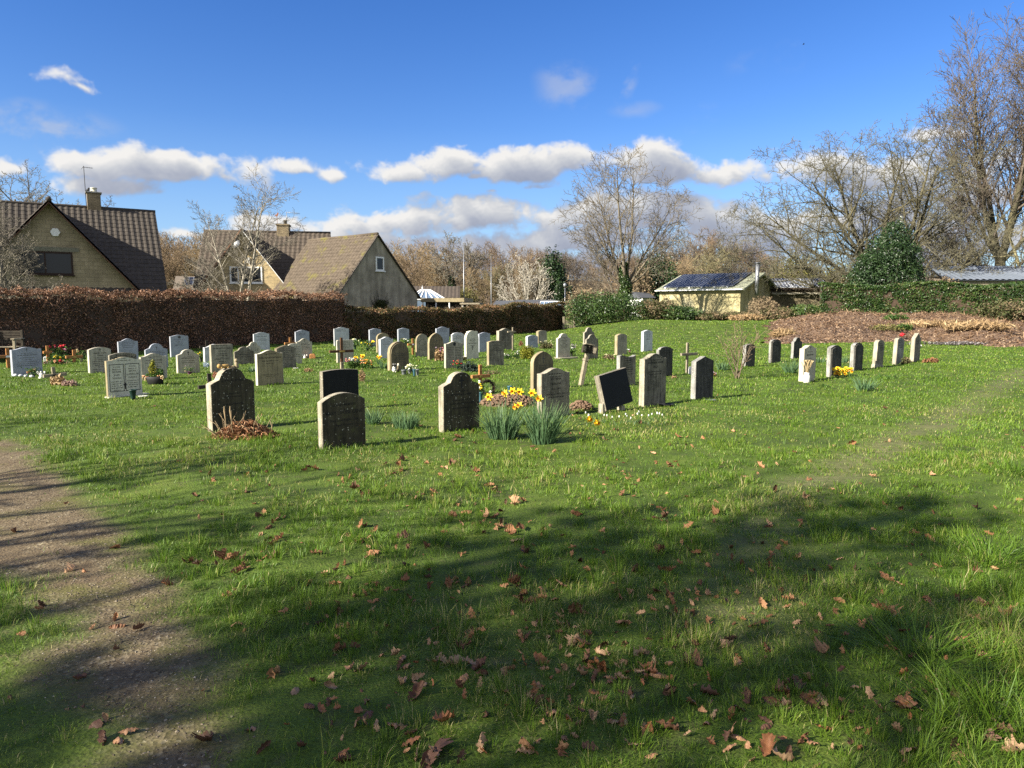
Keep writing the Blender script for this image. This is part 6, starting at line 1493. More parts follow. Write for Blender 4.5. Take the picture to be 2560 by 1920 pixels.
# poles
def pole(px, Y, pb, pt, r0, label, lamp=False):
    x, y = pY(px, Y); h = zat(y, pt)
    root = thing('street_lamp' if lamp else 'pole', label, 'lamp post' if lamp else 'pole', (x, y, 0))
    mb = MB(); mb.tube([(0, 0, -.2), (0, 0, h*.4), (0, 0, h)], [r0*1.3, r0, r0*.6], 8); mb.build('post', MT['metal'], root)
    mb = MB(); mb.lathe([(r0*.6, 0), (r0*1.1, .03), (r0*.9, .10), (.01, .14)], 8, c=(0, 0, h)); mb.build('cap', MT['metal'], root)
pole(1160, 80, 718, 609, .062, 'tall pale pole in front of the round-crowned woodland tree')
pole(1228, 64, 766, 645, .032, 'thin grey pole above the black felt-roofed shed')
def street_lamp():
    x, y = pY(1412, 95); h = zat(y, 718); root = thing('street_lamp', 'small lamp post beside the clipped dark conifer', 'lamp post', (x, y, 0))
    mb = MB(); mb.tube([(0, 0, -.2), (0, 0, h)], .07, 8); mb.build('post', MT['metal'], root); mb = MB(); mb.lathe([(.10, 0), (.22, .12), (.24, .4), (.1, .5), (.02, .6)], 8, c=(0, 0, h)); mb.build('lantern', MT['metal'], root)
street_lamp()
# gate posts in the gap
def gate():
    x, y = pY(1423, 53.2); z = float(gz(x, y)); root = thing('picket_gate', 'narrow grey picket gate in the gap of the hedge', 'gate', (x, y, z), R(10))
    h = zat(y, 800)-z
    for i, xx in enumerate((-.22, -.08, .08, .22)): mb = MB(); mb.cbox((xx-.035, 0, -.1), (xx+.035, .03, h-.04*(i % 2)), .006); mb.build('picket', MT['greywood'], root)
    mb = MB(); mb.cbox((-.28, .031, h*.25), (.28, .06, h*.25+.07), .005); mb.cbox((-.28, .031, h*.75), (.28, .06, h*.75+.07), .005); mb.build('rail', MT['oldwood'], root)
    for xx in (-.40, .40): mb = MB(); mb.cbox((xx-.07, -.03, -.2), (xx+.07, .11, h+.25), .012); mb.build('gate_post', MT['greywood'], root)
gate()
# ------------------------------------------------------------------ mulch heap
def mulch():
    xs = np.arange(12.5, 35, .14); ys = np.arange(28.5, 51, .14); X, Y = np.meshgrid(xs, ys); H_ = mulch_h(X, Y); Z = gz(X, Y)+H_+.05*(fbm(X, Y, 2.6, 7)-.5)*(H_ > .05)
    keep = H_ > -.0285; Z = Z-.12*(H_ < .01)
    idx = np.arange(X.size).reshape(X.shape); Fq = np.stack([idx[:-1, :-1], idx[:-1, 1:], idx[1:, 1:], idx[1:, :-1]], -1).reshape(-1, 4)
    kf = keep.ravel()[Fq].all(1); mt, nt, bs = newmat('bark_mulch'); v = coords(nt, False)
    vo = N(nt, 'ShaderNodeTexVoronoi', i_Scale=14.0); nt.links.new(v, vo.inputs['Vector'])
    col = ramp(nt, [(0, (.045, .026, .015)), (.5, (.115, .068, .038)), (1, (.21, .14, .085))], vo.outputs['Color']).outputs[0]
    nt.links.new(col, bs.inputs['Base Color']); bs.inputs['Roughness'].default_value = .95; bump(nt, bs, vo.outputs['Distance'], .8, .05)
    root = np_mesh('mulch_heap', np.stack([X, Y, Z], -1).reshape(-1, 3), Fq[kf], mt, smooth=True); tag(root, 'wide heap of red-brown leaf mulch before the tall green hedge', 'mulch heap')
    rng = np.random.default_rng(4); n = 26000; x = rng.uniform(12.8, 34, n); y = rng.uniform(29, 50, n); k = mulch_h(x, y) > .0; x, y = x[k], y[k]; z = gz(x, y)+mulch_h(x, y)+.03
    V, Fc = cards(rng, np.stack([x, y, z], 1), .11*rng.uniform(.5, 1.6, len(x)), .5, nb=np.array([0, 0, 1.]), nbw=1.2)
    o = np_mesh('leaf_chips', V, Fc, leafmat('mulch_chips', [(0, (.035, .02, .012)), (.45, (.115, .065, .036)), (.8, (.205, .13, .077)), (1, (.34, .25, .165))], trans=.1), root, attr={'v': np.repeat(rng.random(len(x)), 4)}); o['kind'] = 'stuff'
    n = 5200; x = rng.uniform(13, 34, n); y = rng.uniform(29, 50, n); k = (mulch_h(x, y) > .02) & (fbm(x, y, .5, 23)+.012*(x-20) > .5); x, y = x[k], y[k]; z = gz(x, y)+mulch_h(x, y)+.16*rng.random(len(x))
    V, Fc = cards(rng, np.stack([x, y, z], 1), .5*rng.uniform(.4, 1.3, len(x)), .07, fold=.05); o = np_mesh('dead_stems', V, Fc, leafmat('dead_bracken', [(0, (.06, .035, .02)), (.5, (.17, .10, .055)), (1, (.33, .23, .14))], trans=.1), root, attr={'v': np.repeat(rng.random(len(x)), 4)}); o['kind'] = 'stuff'
mulch()
def heap_plants():
    r = random.Random(2)
    def clump(px, py, w_, h, mat, lb, n, seed, nm='weed_clump', cat='weeds', size=.12):
        p = gp(px, py); z = float(gz(p.x, p.y)); 
        # walk back until on the heap surface
        d = ray(px, py); t = 36.0
        while t < 52:
            q = (d[0]*t/d[1], t); zz = EYE+d[2]*t/d[1]
            if zz <= float(gz(q[0], q[1])+mulch_h(q[0], q[1])): break
            t += .1
        base = (q[0], q[1], float(gz(q[0], q[1])+mulch_h(q[0], q[1]))); ww = w_/F*t/2
        bush(nm, lb, cat, base, [(0, 0, h*.4, ww, ww*.5, h*.6), (-ww*.4, .1, h*.3, ww*.6, ww*.4, h*.5), (ww*.5, 0, h*.3, ww*.5, ww*.4, h*.45)], n*(2 if mat is STRAW else 1), size*(1.7 if mat is STRAW else 1), mat, seed, shell=.7, aspect=.10 if mat is STRAW else .55)
    clump(2215, 826, 90, .35, OLIVEL, 'yellow-green weeds growing low on the mulch heap', 420, 1)
    clump(2262, 825, 40, .4, GREENLEAF, 'greener weed tuft right of the yellow-green weeds on the mulch', 500, 2)
    clump(2240, 800, 60, .35, GREENLEAF, 'green weed tuft near the crest of the mulch heap', 500, 3)
    clump(2330, 815, 120, .22, STRAW, 'flattened dry stems on the mulch heap', 500, 4, 'dry_grass_clump', 'dry grass', .3)
    clump(2440, 822, 160, .38, STRAW, 'heap of dry straw-coloured brush at the end of the mulch', 800, 5, 'dry_grass_clump', 'dry grass', .3)
    clump(2520, 800, 160, 1.3, BRAMBLE, 'tall brown bramble growth at the edge of the mulch', 2400, 6, 'bramble_bush', 'bush', .2)
    clump(2545, 770, 120, 2.2, STRAW, 'tall bleached dry stems before the end of the green hedge', 1800, 7, 'dry_grass_clump', 'dry grass', .34)
    clump(1960, 840, 60, .35, STRAW, 'dry grass tuft at the near left edge of the mulch', 700, 8, 'dry_grass_clump', 'dry grass', .2)
    p = gp(2455, 862); root = thing('ash_patch', 'grey and black ash patch at the foot of the mulch heap', 'ash', (p.x, p.y, p.z)); rg = np.random.default_rng(3); n = 2600
    P = np.stack([rg.normal(0, 1.1, n), rg.normal(.2, .45, n), .05+.06*rg.random(n)], 1); P[:, 2] += gz(P[:, 0]+p.x, P[:, 1]+p.y)-p.z
    V, Fc = cards(rg, P, .13*rg.uniform(.5, 1.4, n), .5, nb=np.array([0, 0, 1.]), nbw=1.5); np_mesh('ash', V, Fc, leafmat('ash', [(0, (.02, .017, .016)), (.6, (.09, .075, .07)), (1, (.36, .34, .34))], trans=0), root, attr={'v': np.repeat(rg.random(n), 4)})
heap_plants()
# ------------------------------------------------------------------ flowers, pots and ornaments
def bloom_ball(mb, c, r, m, rng, n=14):
    for _ in range(n):
        d = Vector((rng.gauss(0, 1), rng.gauss(0, 1), rng.gauss(.5, .8))).normalized(); p = Vector(c)+d*r*.6
        mb.ell(tuple(p), (r*.42, r*.42, r*.3), m, 6, 4)
def daffodil(parent, base, head, face, s_=.042, colr=('yellow', 'orange')):
    """stem from base to head, six petals and trumpet facing `face`"""
    base, head, f = Vector(base), Vector(head), Vector(face).normalized()
    mid = base.lerp(head, .55)+Vector((0, 0, (head-base).length*.12))
    mb = MB(); mb.tube([base, mid, head-f*.01], [.0045, .004, .0035], 5, 2, smooth=True)
    a = f.cross(Vector((0, 0, 1))).normalized() if abs(f.z) < .95 else Vector((1, 0, 0)); b = a.cross(f)
    for k in range(6):
        th = k*math.pi/3; d = a*math.cos(th)+b*math.sin(th); e = -a*math.sin(th)+b*math.cos(th)
        q = [head, head+d*s_*.55+e*s_*.30+f*.004*(k % 2), head+d*s_*1.05-f*.006, head+d*s_*.55-e*s_*.30+f*.004*(k % 2)]
        mb.add(q, [(0, 1, 2, 3)], 0)
    ring = []
    for r_, z_ in ((.20, 0), (.26, .35), (.30, .6), (.42, .78)):
        ring.append([head+(a*math.cos(t*math.pi/5)+b*math.sin(t*math.pi/5))*s_*r_*(1+(.12*(t % 2) if z_ > .7 else 0))+f*s_*z_ for t in range(10)])
    vs = [p for rr in ring for p in rr]; mb.add(vs, [(i*10+j, i*10+(j+1) % 10, i*10+10+(j+1) % 10, i*10+10+j) for i in range(3) for j in range(10)], 1)
    return mb.build('flower', [PT[colr[0]], PT[colr[1]], DAFFLEAF], parent)
def blades(rng, n, spread, h, wd, lean=.25, back=0.0):
    """strap leaves from a clump"""
    Vs, Fs, A = [], [], []; off = 0
    for i in range(n):
        r_ = spread*math.sqrt(rng.random()); th = rng.uniform(0, 6.283); x, y = r_*math.cos(th), r_*math.sin(th)
        L = h*rng.uniform(.55, 1.1); ln = rng.gauss(lean*(.4+r_/spread), .12); az = th+rng.gauss(0, .5); po = rng.uniform(0, 3.14); w_ = wd*rng.uniform(.7, 1.2)
        p = Vector((x, y, -.02)); d = Vector((math.cos(az)*math.sin(ln), math.sin(az)*math.sin(ln), math.cos(ln))); n_ = 4; bend = rng.uniform(0, .16)*(1 if rng.random() < .9 else 4)
        s_ = Vector((math.cos(po), math.sin(po), 0))
        for j in range(n_+1):
            f = j/n_; ww = w_*(1-f**3)*.5; Vs += [tuple(p-s_*ww), tuple(p+s_*ww)]; A += [min(1, max(0, .25+.5*f+rng.gauss(0, .12)))]*2
            if j < n_: Fs.append((off+j*2, off+j*2+1, off+j*2+3, off+j*2+2))
            p = p+d*(L/n_); d = (d+Vector((math.cos(az), math.sin(az), -.5))*bend).normalized()
        off += (n_+1)*2
    return np.array(Vs), np.array(Fs), np.array(A)
def leaf_clump(crop, base, wpx, top, label, n, seed, name='daffodil_clump', cat='daffodils', lean=.3, wd=.012, sq=1.0, mat=None):
    p = cg(crop, *base); kd = p.y/F*CROP[crop][2]; h = 1.12*max(.08, zat(p.y, cpy(crop, top))-p.z)
    root = thing(name, label, cat, (p.x, p.y, p.z)); rng = random.Random(seed)
    V, Fs, A = blades(rng, n, wpx*kd*.5*.62, h, wd*max(1, p.y/10), lean); V[:, 1] *= sq
    np_mesh('leaves', V, Fs, mat or DAFFLEAF, root, attr={'v': A}); return root, p, kd, rng
def dhead(root, p, crop, x, y, Y=None, face=None, base=None, s_=.056):
    q = at(cpx(crop, x), cpy(crop, y), (p.y if Y is None else Y)); h_ = q-p; rng = random.Random(int(x+y))
    b = base if base is not None else (h_.x*.55+rng.gauss(0, .02), h_.y*.5+rng.gauss(0, .02), 0)
    daffodil(root, b, h_, face or (rng.gauss(-.3, .5), -1, rng.uniform(-.25, .15)), s_)
r1, p1, k1, _ = leaf_clump('D', (930,1560), 560, 1090, 'broad clump of blue-green daffodil leaves right of the speckled hump stone', 330, 1, lean=.24, sq=.7)
for x, y in ((965,965), (1062,935), (1155,945), (1102,1145), (1148,1125), (750,1012)): dhead(r1, p1, 'D', x, y, p1.y+.05)
r2, p2, k2, _ = leaf_clump('D', (1455,1625), 460, 1060, 'tall dense clump of daffodil leaves in front of the grey serpentine stone', 330, 2, lean=.20, sq=.8)
for x, y in ((1322,958), (1412,1032)): dhead(r2, p2, 'D', x, y, p2.y+.02)
for x, y in ((2072,1305), (2170,1352)): dhead(r2, p2, 'D', x, y, p2.y+.35, base=(.16, 0, .02), face=(.6, -1, -.1))
leaf_clump('C', (815,1370), 230, 1130, 'small daffodil leaf clump right of the dark low-arched stone', 110, 3)
leaf_clump('C', (1240,1430), 480, 1190, 'low wide daffodil leaf clump on open grass between two front stones', 240, 4, lean=.2, sq=.6)
leaf_clump('B', (1215,690), 90, 590, 'small daffodil leaf tuft left of the honey cream stone', 36, 5)
leaf_clump('C', (945,640), 110, 520, 'daffodil leaf tuft at the left foot of the brown round-headed stone', 44, 6)
leaf_clump('F', (95,520), 120, 425, 'daffodil leaves right of the pointed dark stone', 60, 7)
leaf_clump('F', (700,548), 135, 405, 'daffodil leaves left of the pale stone with the white vase', 70, 8)
leaf_clump('F', (970,452), 85, 388, 'daffodil leaves between the pale stone and the grey arched one', 40, 9)
leaf_clump('F', (1185,450), 70, 392, 'daffodil leaves behind the sooty-topped stone', 34, 10)
leaf_clump('F', (1365,700), 210, 560, 'daffodil leaf clump alone on the open lawn at the right', 80, 11)
leaf_clump('F', (1560,590), 300, 545, 'low spread of yellow-green leaves before the row end', 60, 12, name='bulb_leaves', cat='bulb plants', mat=GREENLEAF)
leaf_clump('F', (1000,665), 120, 620, 'low yellow-green leaf tuft right of the white vase', 30, 13, name='bulb_leaves', cat='bulb plants', mat=GREENLEAF)
# snowdrops
def snowdrops():
    rng = random.Random(6)
    for i in range(16):
        x = 340+i*70+rng.uniform(-25, 25); y = rng.uniform(1335, 1400); p = cg('E', x, y)
        root = thing('snowdrop', 'small white snowdrop plant in the row on the lawn before the black slab', 'snowdrop', (p.x, p.y, p.z), rng.uniform(0, 6), 'snowdrops on the lawn before the black slab')
        V, Fs, A = blades(rng, 12, .05, .11, .008, .5); np_mesh('leaves', V, Fs, DAFFLEAF, root, attr={'v': A})
        mb = MB()
        for _ in range(rng.randint(1, 2)):
            bx, by = rng.gauss(0, .04), rng.gauss(0, .04); h = rng.uniform(.12, .19)
            mb.tube([(bx, by, 0), (bx, by, h), (bx+.015, by, h+.01), (bx+.025, by, h-.005)], .002, 4, 1); 
            for k in range(3): a = k*2.09; mb.ell((bx+.026+.004*math.cos(a), by+.004*math.sin(a), h-.022), (.006, .006, .016), 0, 6, 4)
        mb.build('flowers', [PT['white'], DAFFLEAF], root)
snowdrops()
def vase(crop, base, top, wpx, mat, label, flowers=(), fsize=.03, name='flower_vase', cat='flower vase', leaf=True, seed=1, spread=1.0, kind='taper', fh=.12, straw=False, nfl=None):
    p = cg(crop, *base); kd = p.y/F*CROP[crop][2]; h = max(.05, zat(p.y, cpy(crop, top))-p.z); r0 = wpx*kd/2
    root = thing(name, label, cat, (p.x, p.y, p.z)); mb = MB()
    pr = {'taper': [(r0*.55, -.02), (r0*.62, h*.2), (r0*.85, h*.85), (r0, h*.9), (r0*1.05, h), (r0*.85, h), (r0*.7, h*.6)], 'pot': [(r0*.7, -.01), (r0*.78, h*.1), (r0*.95, h*.8), (r0*1.06, h*.82), (r0*1.06, h), (r0*.9, h), (r0*.85, h*.7)],
          'jar': [(r0*.9, -.01), (r0, h*.06), (r0, h*.7), (r0*.72, h*.82), (r0*.74, h), (r0*.6, h), (r0*.6, h*.6)]}[kind]
    mb.lathe(pr, 14); mb.build('pot', MT[mat], root); rng = random.Random(seed)
    if flowers:
        mb = MB(); cols = list(dict.fromkeys(flowers)); nf = nfl or len(flowers)*3
        for i in range(nf):
            c_ = flowers[i % len(flowers)]; th = rng.uniform(0, 6.28); rr = math.sqrt(rng.random())*r0*1.9*spread; z_ = h+fh*rng.uniform(.35, 1.1)-rr*.25
            bloom_ball(mb, (rr*math.cos(th), rr*math.sin(th), z_), fsize*rng.uniform(.8, 1.2), cols.index(c_), rng, 9)
        mb.build('blooms', [PT[c] for c in cols], root)
    if leaf and flowers:
        rg = np.random.default_rng(seed); n = 130; P = rg.normal(0, 1, (n, 3))*np.array([r0*1.1*spread, r0*1.1*spread, fh*.28])+np.array([0, 0, h+fh*.35]); P[:, 2] = np.maximum(P[:, 2], h*.8)
        V, Fc = cards(rg, P, fsize*1.9, .45); np_mesh('leaves', V, Fc, GREENLEAF, root, attr={'v': np.repeat(rg.random(n), 4)})
    if straw:
        br = []
        for _ in range(34):
            d = Vector((rng.gauss(0, .16), rng.gauss(0, .16), 1)).normalized(); q = Vector((0, 0, h*.7)); br.append(([q, q+d*fh*.8, q+d*fh*1.5+Vector((rng.gauss(0, .02), 0, 0))], [.004, .005, .009], 4))
        tubes_np('dried_stems', br, PT['straw'], root)
    return root
def small_plant(crop, base, wpx, top, mat, label, n=260, seed=1, name='low_plant', cat='plant', size=.05, blooms=None, nb_=14, twigs=0, bs_=.025, flat=.5):
    p = cg(crop, *base); kd = p.y/F*CROP[crop][2]; h = max(.06, zat(p.y, cpy(crop, top))-p.z); w_ = wpx*kd/2
    root = bush(name, label, cat, (p.x, p.y, p.z), [(0, 0, h*.42, w_, w_*flat, h*.55), (-w_*.4, 0, h*.35, w_*.55, w_*flat*.8, h*.5), (w_*.45, 0, h*.3, w_*.5, w_*flat*.8, h*.42)], n, size, mat, seed, twigs=twigs, shell=.8, stems=.006 if twigs else None, twig_mat='tawny')
    if blooms:
        rng = random.Random(seed); mb = MB(); cols = list(dict.fromkeys(blooms))
        for i in range(nb_): bloom_ball(mb, (rng.uniform(-.9, .9)*w_, rng.uniform(-.6, .3)*w_*flat, h*rng.uniform(.45, 1.05)), bs_*rng.uniform(.7, 1.2), cols.index(blooms[i % len(blooms)]), rng, 7)
        mb.build('blooms', [PT[c] for c in cols], root)
    return root
# --- left group
vase('A', (1755,1050), 915, 98, 'plastic_green', 'dark green plastic vase at the foot of the twin-panel stone')
def dish(crop, base, wpx, mat, label, name='saucer', cat='saucer', h=.03):
    p = cg(crop, *base); r0 = wpx*p.y/F*CROP[crop][2]/2; root = thing(name, label, cat, (p.x, p.y, p.z)); mb = MB(); mb.lathe([(r0*.6, 0), (r0, h*.8), (r0*1.02, h), (r0*.85, h), (r0*.5, h*.5)], 16); mb.build('dish', MT[mat], root)
dish('A', (1890,1018), 130, 'ceramic', 'white saucer lying right of the twin-panel stone')
vase('A', (495,470), 435, 40, 'black', 'red silk flowers behind the wide blue-grey stone', ('red',), .06, 'flower_pot', 'flower pot', seed=3, fh=.22, spread=2)
vase('A', (565,470), 440, 40, 'terracotta', 'orange and yellow flowers beside the red silk ones', ('orange', 'yellow'), .05, 'flower_pot', 'flower pot', seed=4, fh=.18, spread=1.6)
vase('A', (765,520), 450, 45, 'black', 'tall red bouquet in a dark vase behind the yellow grave flowers', ('red', 'red', 'pink'), .06, 'flower_vase', 'flower vase', seed=5, fh=.32, spread=2.4)
vase('A', (750,560), 515, 40, 'plastic_green', 'yellow daffodil bunch in a green pot on the dark soil grave', ('yellow',), .05, 'flower_pot', 'flower pot', seed=6, fh=.16, spread=2)
vase('A', (690,545), 500, 40, 'plastic_grey', 'white chrysanthemum pot left of the yellow daffodil bunch', ('white',), .05, 'flower_pot', 'flower pot', seed=7, fh=.20, spread=1.6)
vase('A', (765,590), 565, 40, 'terracotta', 'orange-red primrose pot at the front of the dark soil grave', ('orange', 'peach', 'red'), .045, 'flower_pot', 'flower pot', seed=8, fh=.10, spread=2.2)
def soil(crop, base, wpx, hpx, label, mat, seed, n=420, size=.06, dy=.5, name='soil_mound'):
    p = cg(crop, *base); kd = p.y/F*CROP[crop][2]; w_ = wpx*kd/2; h = hpx*kd; root = thing(name, label, 'soil mound', (p.x, p.y, p.z))
    rng = random.Random(seed); nn = 26; vs = []; fs = []
    for i in range(nn):
        for j in range(14):
            x, y = (i/(nn-1)-.5)*2, (j/13-.5)*2; q = max(0, 1-x*x-y*y); vs.append((x*w_, y*w_*dy, h*q**.6*(.8+.5*rng.random())-.03))
    for i in range(nn-1):
        for j in range(13): fs.append((i*14+j, (i+1)*14+j, (i+1)*14+j+1, i*14+j+1))
    mb = MB(); mb.add(vs, fs, 0); mb.build('earth', mat, root); mb = MB()
    for _ in range(n):
        a = rng.uniform(0, 6.28); r_ = math.sqrt(rng.random()); x, y = r_*math.cos(a), r_*math.sin(a); s_ = size*rng.uniform(.3, 1)
        mb.ell((x*w_, y*w_*dy, h*max(0, 1-x*x-y*y)**.6+s_*.1), (s_*.6, s_*.5, s_*.4), 0, 6, 4, .3, rng)
    mb.build('clods', CLOD, root); return root
EARTH = simple('brown_earth', (.12, .075, .046), (.06, .037, .023), scale=20); CLOD = simple('clay_clods', (.20, .125, .075), (.095, .058, .036), scale=9); DARKE = simple('dark_soil', (.045, .032, .024), (.02, .015, .012), scale=20)
soil('A', (745,575), 370, 45, 'flower-covered dark soil mound between two orange crosses', DARKE, 3, 160)
def block(crop, base, top, w, mat, label, name, cat, rz=.3, dep=.14, rnd=True):
    p = cg(crop, *base); kd = p.y/F*CROP[crop][2]; h = zat(p.y, cpy(crop, top))-p.z; w_ = w*kd
    root = thing(name, label, cat, (p.x, p.y, p.z), rz); mb = MB(); mb.prism([(-w_/2, -.02), (w_/2, -.02), (w_/2, h*.75), (w_*.3, h), (-w_*.3, h), (-w_/2, h*.8)], 0, dep, c=.012); mb.build('body', MT[mat], root)
block('A', (605,547), 482, 60, 'white', 'small white memorial stone left of the grave flowers', 'memorial_block', 'memorial stone')
def pebbles():
    for i, (x, y) in enumerate(((205,745), (275,750), (345,752), (420,757))):
        p = cg('A', x, y); root = thing('pebble', 'white pebble in the row along the foot of the wide blue-grey stone', 'pebble', (p.x, p.y, p.z), i, 'white pebbles by the wide blue-grey stone')
        mb = MB(); mb.ell((0, 0, .03), (.058, .045, .04), 0, 10, 7, .08, random.Random(i)); mb.build('stone', MT['white'], root)
pebbles()
vase('A', (440,755), 715, 55, 'black', 'withered brown flowers in a dark pot before the wide blue-grey stone', ('rust', 'straw'), .035, 'flower_pot', 'flower pot', seed=9, fh=.2, spread=1.1)
def angel(crop, base, top, w, label, mat='ceramic', wings=True, rz=0.3):
    p = cg(crop, *base); kd = p.y/F*CROP[crop][2]; h = zat(p.y, cpy(crop, top))-p.z; w_ = w*kd
    root = thing('angel_figurine', label, 'figurine', (p.x, p.y, p.z), rz); mb = MB()
    mb.lathe([(w_*.34, -.01), (w_*.36, h*.05), (w_*.28, h*.25), (w_*.2, h*.5), (w_*.17, h*.62), (w_*.08, h*.70)], 12); mb.ell((0, -.01, h*.80), (w_*.13, w_*.13, h*.10))
    for sg in (-1, 1): mb.tube([(sg*w_*.17, 0, h*.60), (sg*w_*.22, -w_*.12, h*.48), (0, -w_*.2, h*.50)], w_*.05, 6)
    mb.build('body', MT[mat], root)
    if wings:
        for sg in (-1, 1):
            M = Matrix.Translation((sg*w_*.10, w_*.14, h*.5)) @ Matrix.Rotation(sg*R(-25), 4, 'Z'); tmp = MB(); tmp.prism([(0, -.05*h), (sg*w_*.36, .05*h), (sg*w_*.46, .32*h), (sg*w_*.30, .42*h), (sg*w_*.1, .2*h)][::sg], -.012, .012, c=.003); mb = MB(); mb.add([M @ Vector(q) for q in tmp.v], tmp.f); mb.build('wing', MT[mat], root)
angel('A', (548,768), 664, 100, 'white winged angel statue before the wide blue-grey stone')
small_plant('A', (760,865), 190, 735, STRAW, 'withered brown potted plant in front of the low grey cross', 420, 5, size=.10, twigs=14, name='withered_plant')
small_plant('A', (915,870), 190, 795, leafmat('heather', [(0, (.16, .09, .07)), (.6, (.32, .20, .16)), (1, (.45, .34, .28))]), 'low pinkish heather right of the withered plant', 520, 6, size=.06, name='heather')
vase('A', (1075,548), 505, 42, 'tan', 'dried flower heads in a stone pot right of the small orange cross', ('straw', 'rust'), .04, 'flower_pot', 'flower pot', seed=10, fh=.32, spread=1.5)
angel('A', (1350,690), 590, 50, 'small grey figurine beside the densely lettered cream stone', 'metal', False)
def planter():
    p = cg('A', 2045, 845); kd = p.y/F*.18987; root = thing('planter', 'dark oval planter with a yellow conifer and flowers before the wide cream stone', 'planter', (p.x, p.y, p.z)); w_ = 250*kd/2
    mb = MB(); mb.lathe([(w_*.75, -.01), (w_*.9, .10), (w_, .17), (w_*.9, .17), (w_*.85, .1)], 16); o = mb.build('bowl', MT['black'], root); o.scale = (1, .6, 1)
    rg = np.random.default_rng(4); P, d = blob_points(rg, [(-.04, 0, .30, .10, .10, .12), (-.04, 0, .42, .06, .06, .12)], 420, .8); V, Fc = cards(rg, P, .045, .5); np_mesh('conifer', V, Fc, YELLOWL, root, attr={'v': np.repeat(rg.random(420), 4)})
    P, d = blob_points(rg, [(.0, 0, .19, w_*.9, w_*.5, .07), (w_*.6, 0, .24, w_*.35, w_*.3, .1)], 420, .8); V, Fc = cards(rg, P, .06, .6); np_mesh('leaves', V, Fc, GREENLEAF, root, attr={'v': np.repeat(rg.random(420), 4)})
    rng = random.Random(4); mb = MB()
    for i in range(9): bloom_ball(mb, (-w_*.9+rng.gauss(0, .05), -.06, .10+rng.random()*.08), .035, i % 2, rng, 8)
    for i in range(6): bloom_ball(mb, (w_*.8+rng.gauss(0, .05), -.06, .10+rng.random()*.08), .035, i % 2, rng, 8)
    mb.build('blooms', [PT['straw'], PT['peach']], root)
planter()
vase('B', (390,718), 680, 75, 'purple', 'purple pot of grey-green heather at the cream hump stone', ('mauve', 'straw'), .022, 'flower_pot', 'flower pot', seed=11, fh=.16, spread=1.0)
vase('B', (545,552), 490, 42, 'black', 'yellow-orange flowers in a black vase left of the flat-topped tan stone', ('yellow', 'orange'), .035, 'flower_vase', 'flower vase', seed=12, fh=.14, spread=1.3)
small_plant('B', (612,622), 80, 552, leafmat('pale_blue_petals', [(0, (.2, .3, .42)), (1, (.6, .66, .70))]), 'ball of pale blue and white artificial flowers left of the tan stone', 200, 7, name='artificial_flowers', cat='flowers', size=.05)
small_plant('B', (735,765), 90, 680, leafmat('dry_peach_petals', [(0, (.3, .14, .08)), (1, (.6, .34, .22))]), 'dry peach flower heads behind the large lichen-spotted stone', 220, 8, name='dried_flowers', cat='flowers', size=.05)
def jar(crop, base, top, w, label):
    p = cg(crop, *base); kd = p.y/F*CROP[crop][2]; h = zat(p.y, cpy(crop, top))-p.z; r0 = w*kd/2; root = thing('glass_jar', label, 'jar', (p.x, p.y, p.z)); mb = MB(); mb.lathe([(r0*.9, 0), (r0, h*.1), (r0, h*.75), (r0*.7, h*.86), (r0*.75, h)], 12); mb.build('glass', MT['metal'], root)
    mb = MB(); mb.lathe([(r0*1.3, -.01), (r0*1.35, .015), (r0*1.2, .02)], 12); mb.build('saucer', MT['ceramic'], root)
jar('B', (1590,835), 778, 55, 'small glass jar on a saucer at the right foot of the honey cream stone')
angel('B', (1905,505), 448, 70, 'white ornament at the foot of the cream stone with cross')
block('B', (2010,508), 448, 75, 'oak', 'short wooden block right of the cream stone with cross', 'wooden_block', 'wooden block', dep=.2)
dish('B', (1790,640), 75, 'ceramic', 'pale flat stone lying right of the grey-brown arch', 'flat_stone', 'flat stone', .02)
small_plant('B', (1955,680), 130, 632, STRAW, 'low withered plant on the grass right of the grey-brown arch', 160, 9, name='withered_plant')
# ornaments on the big lichen stone
def on_stone():
    root, w_, h, s, t, a = STONES['B13']; M = Matrix.Translation(root.location) @ Matrix.Rotation(a, 4, 'Z')
    q = M @ Vector((-.06, t*.5, h-.008)); r = thing('toy_ornament', 'weathered orange lying ornament on top of the large lichen-spotted stone', 'ornament', q, a); mb = MB(); mb.ell((0, 0, .03), (.075, .035, .03)); mb.ell((-.085, 0, .035), (.032, .03, .032)); mb.tube([(.05, 0, .02), (.12, -.01, .012)], [.014, .008], 6)
    for x in (-.05, .04): mb.tube([(x, -.02, .03), (x-.03, -.05, .008)], .010, 5)
    mb.build('body', simple('mossy_orange', (.42, .25, .07), (.24, .17, .07)), r)
    q = M @ Vector((.10, t*.5, h-.014)); r = thing('toy_figurine', 'little standing stone figurine on top of the large lichen-spotted stone', 'figurine', q, a); mb = MB(); mb.lathe([(.03, 0), (.032, .02), (.022, .06), (.016, .085)], 10); mb.ell((0, 0, .105), (.026, .026, .028)); mb.ell((-.045, 0, .02), (.03, .025, .022)); mb.build('body', MT['gold'], r)
on_stone()
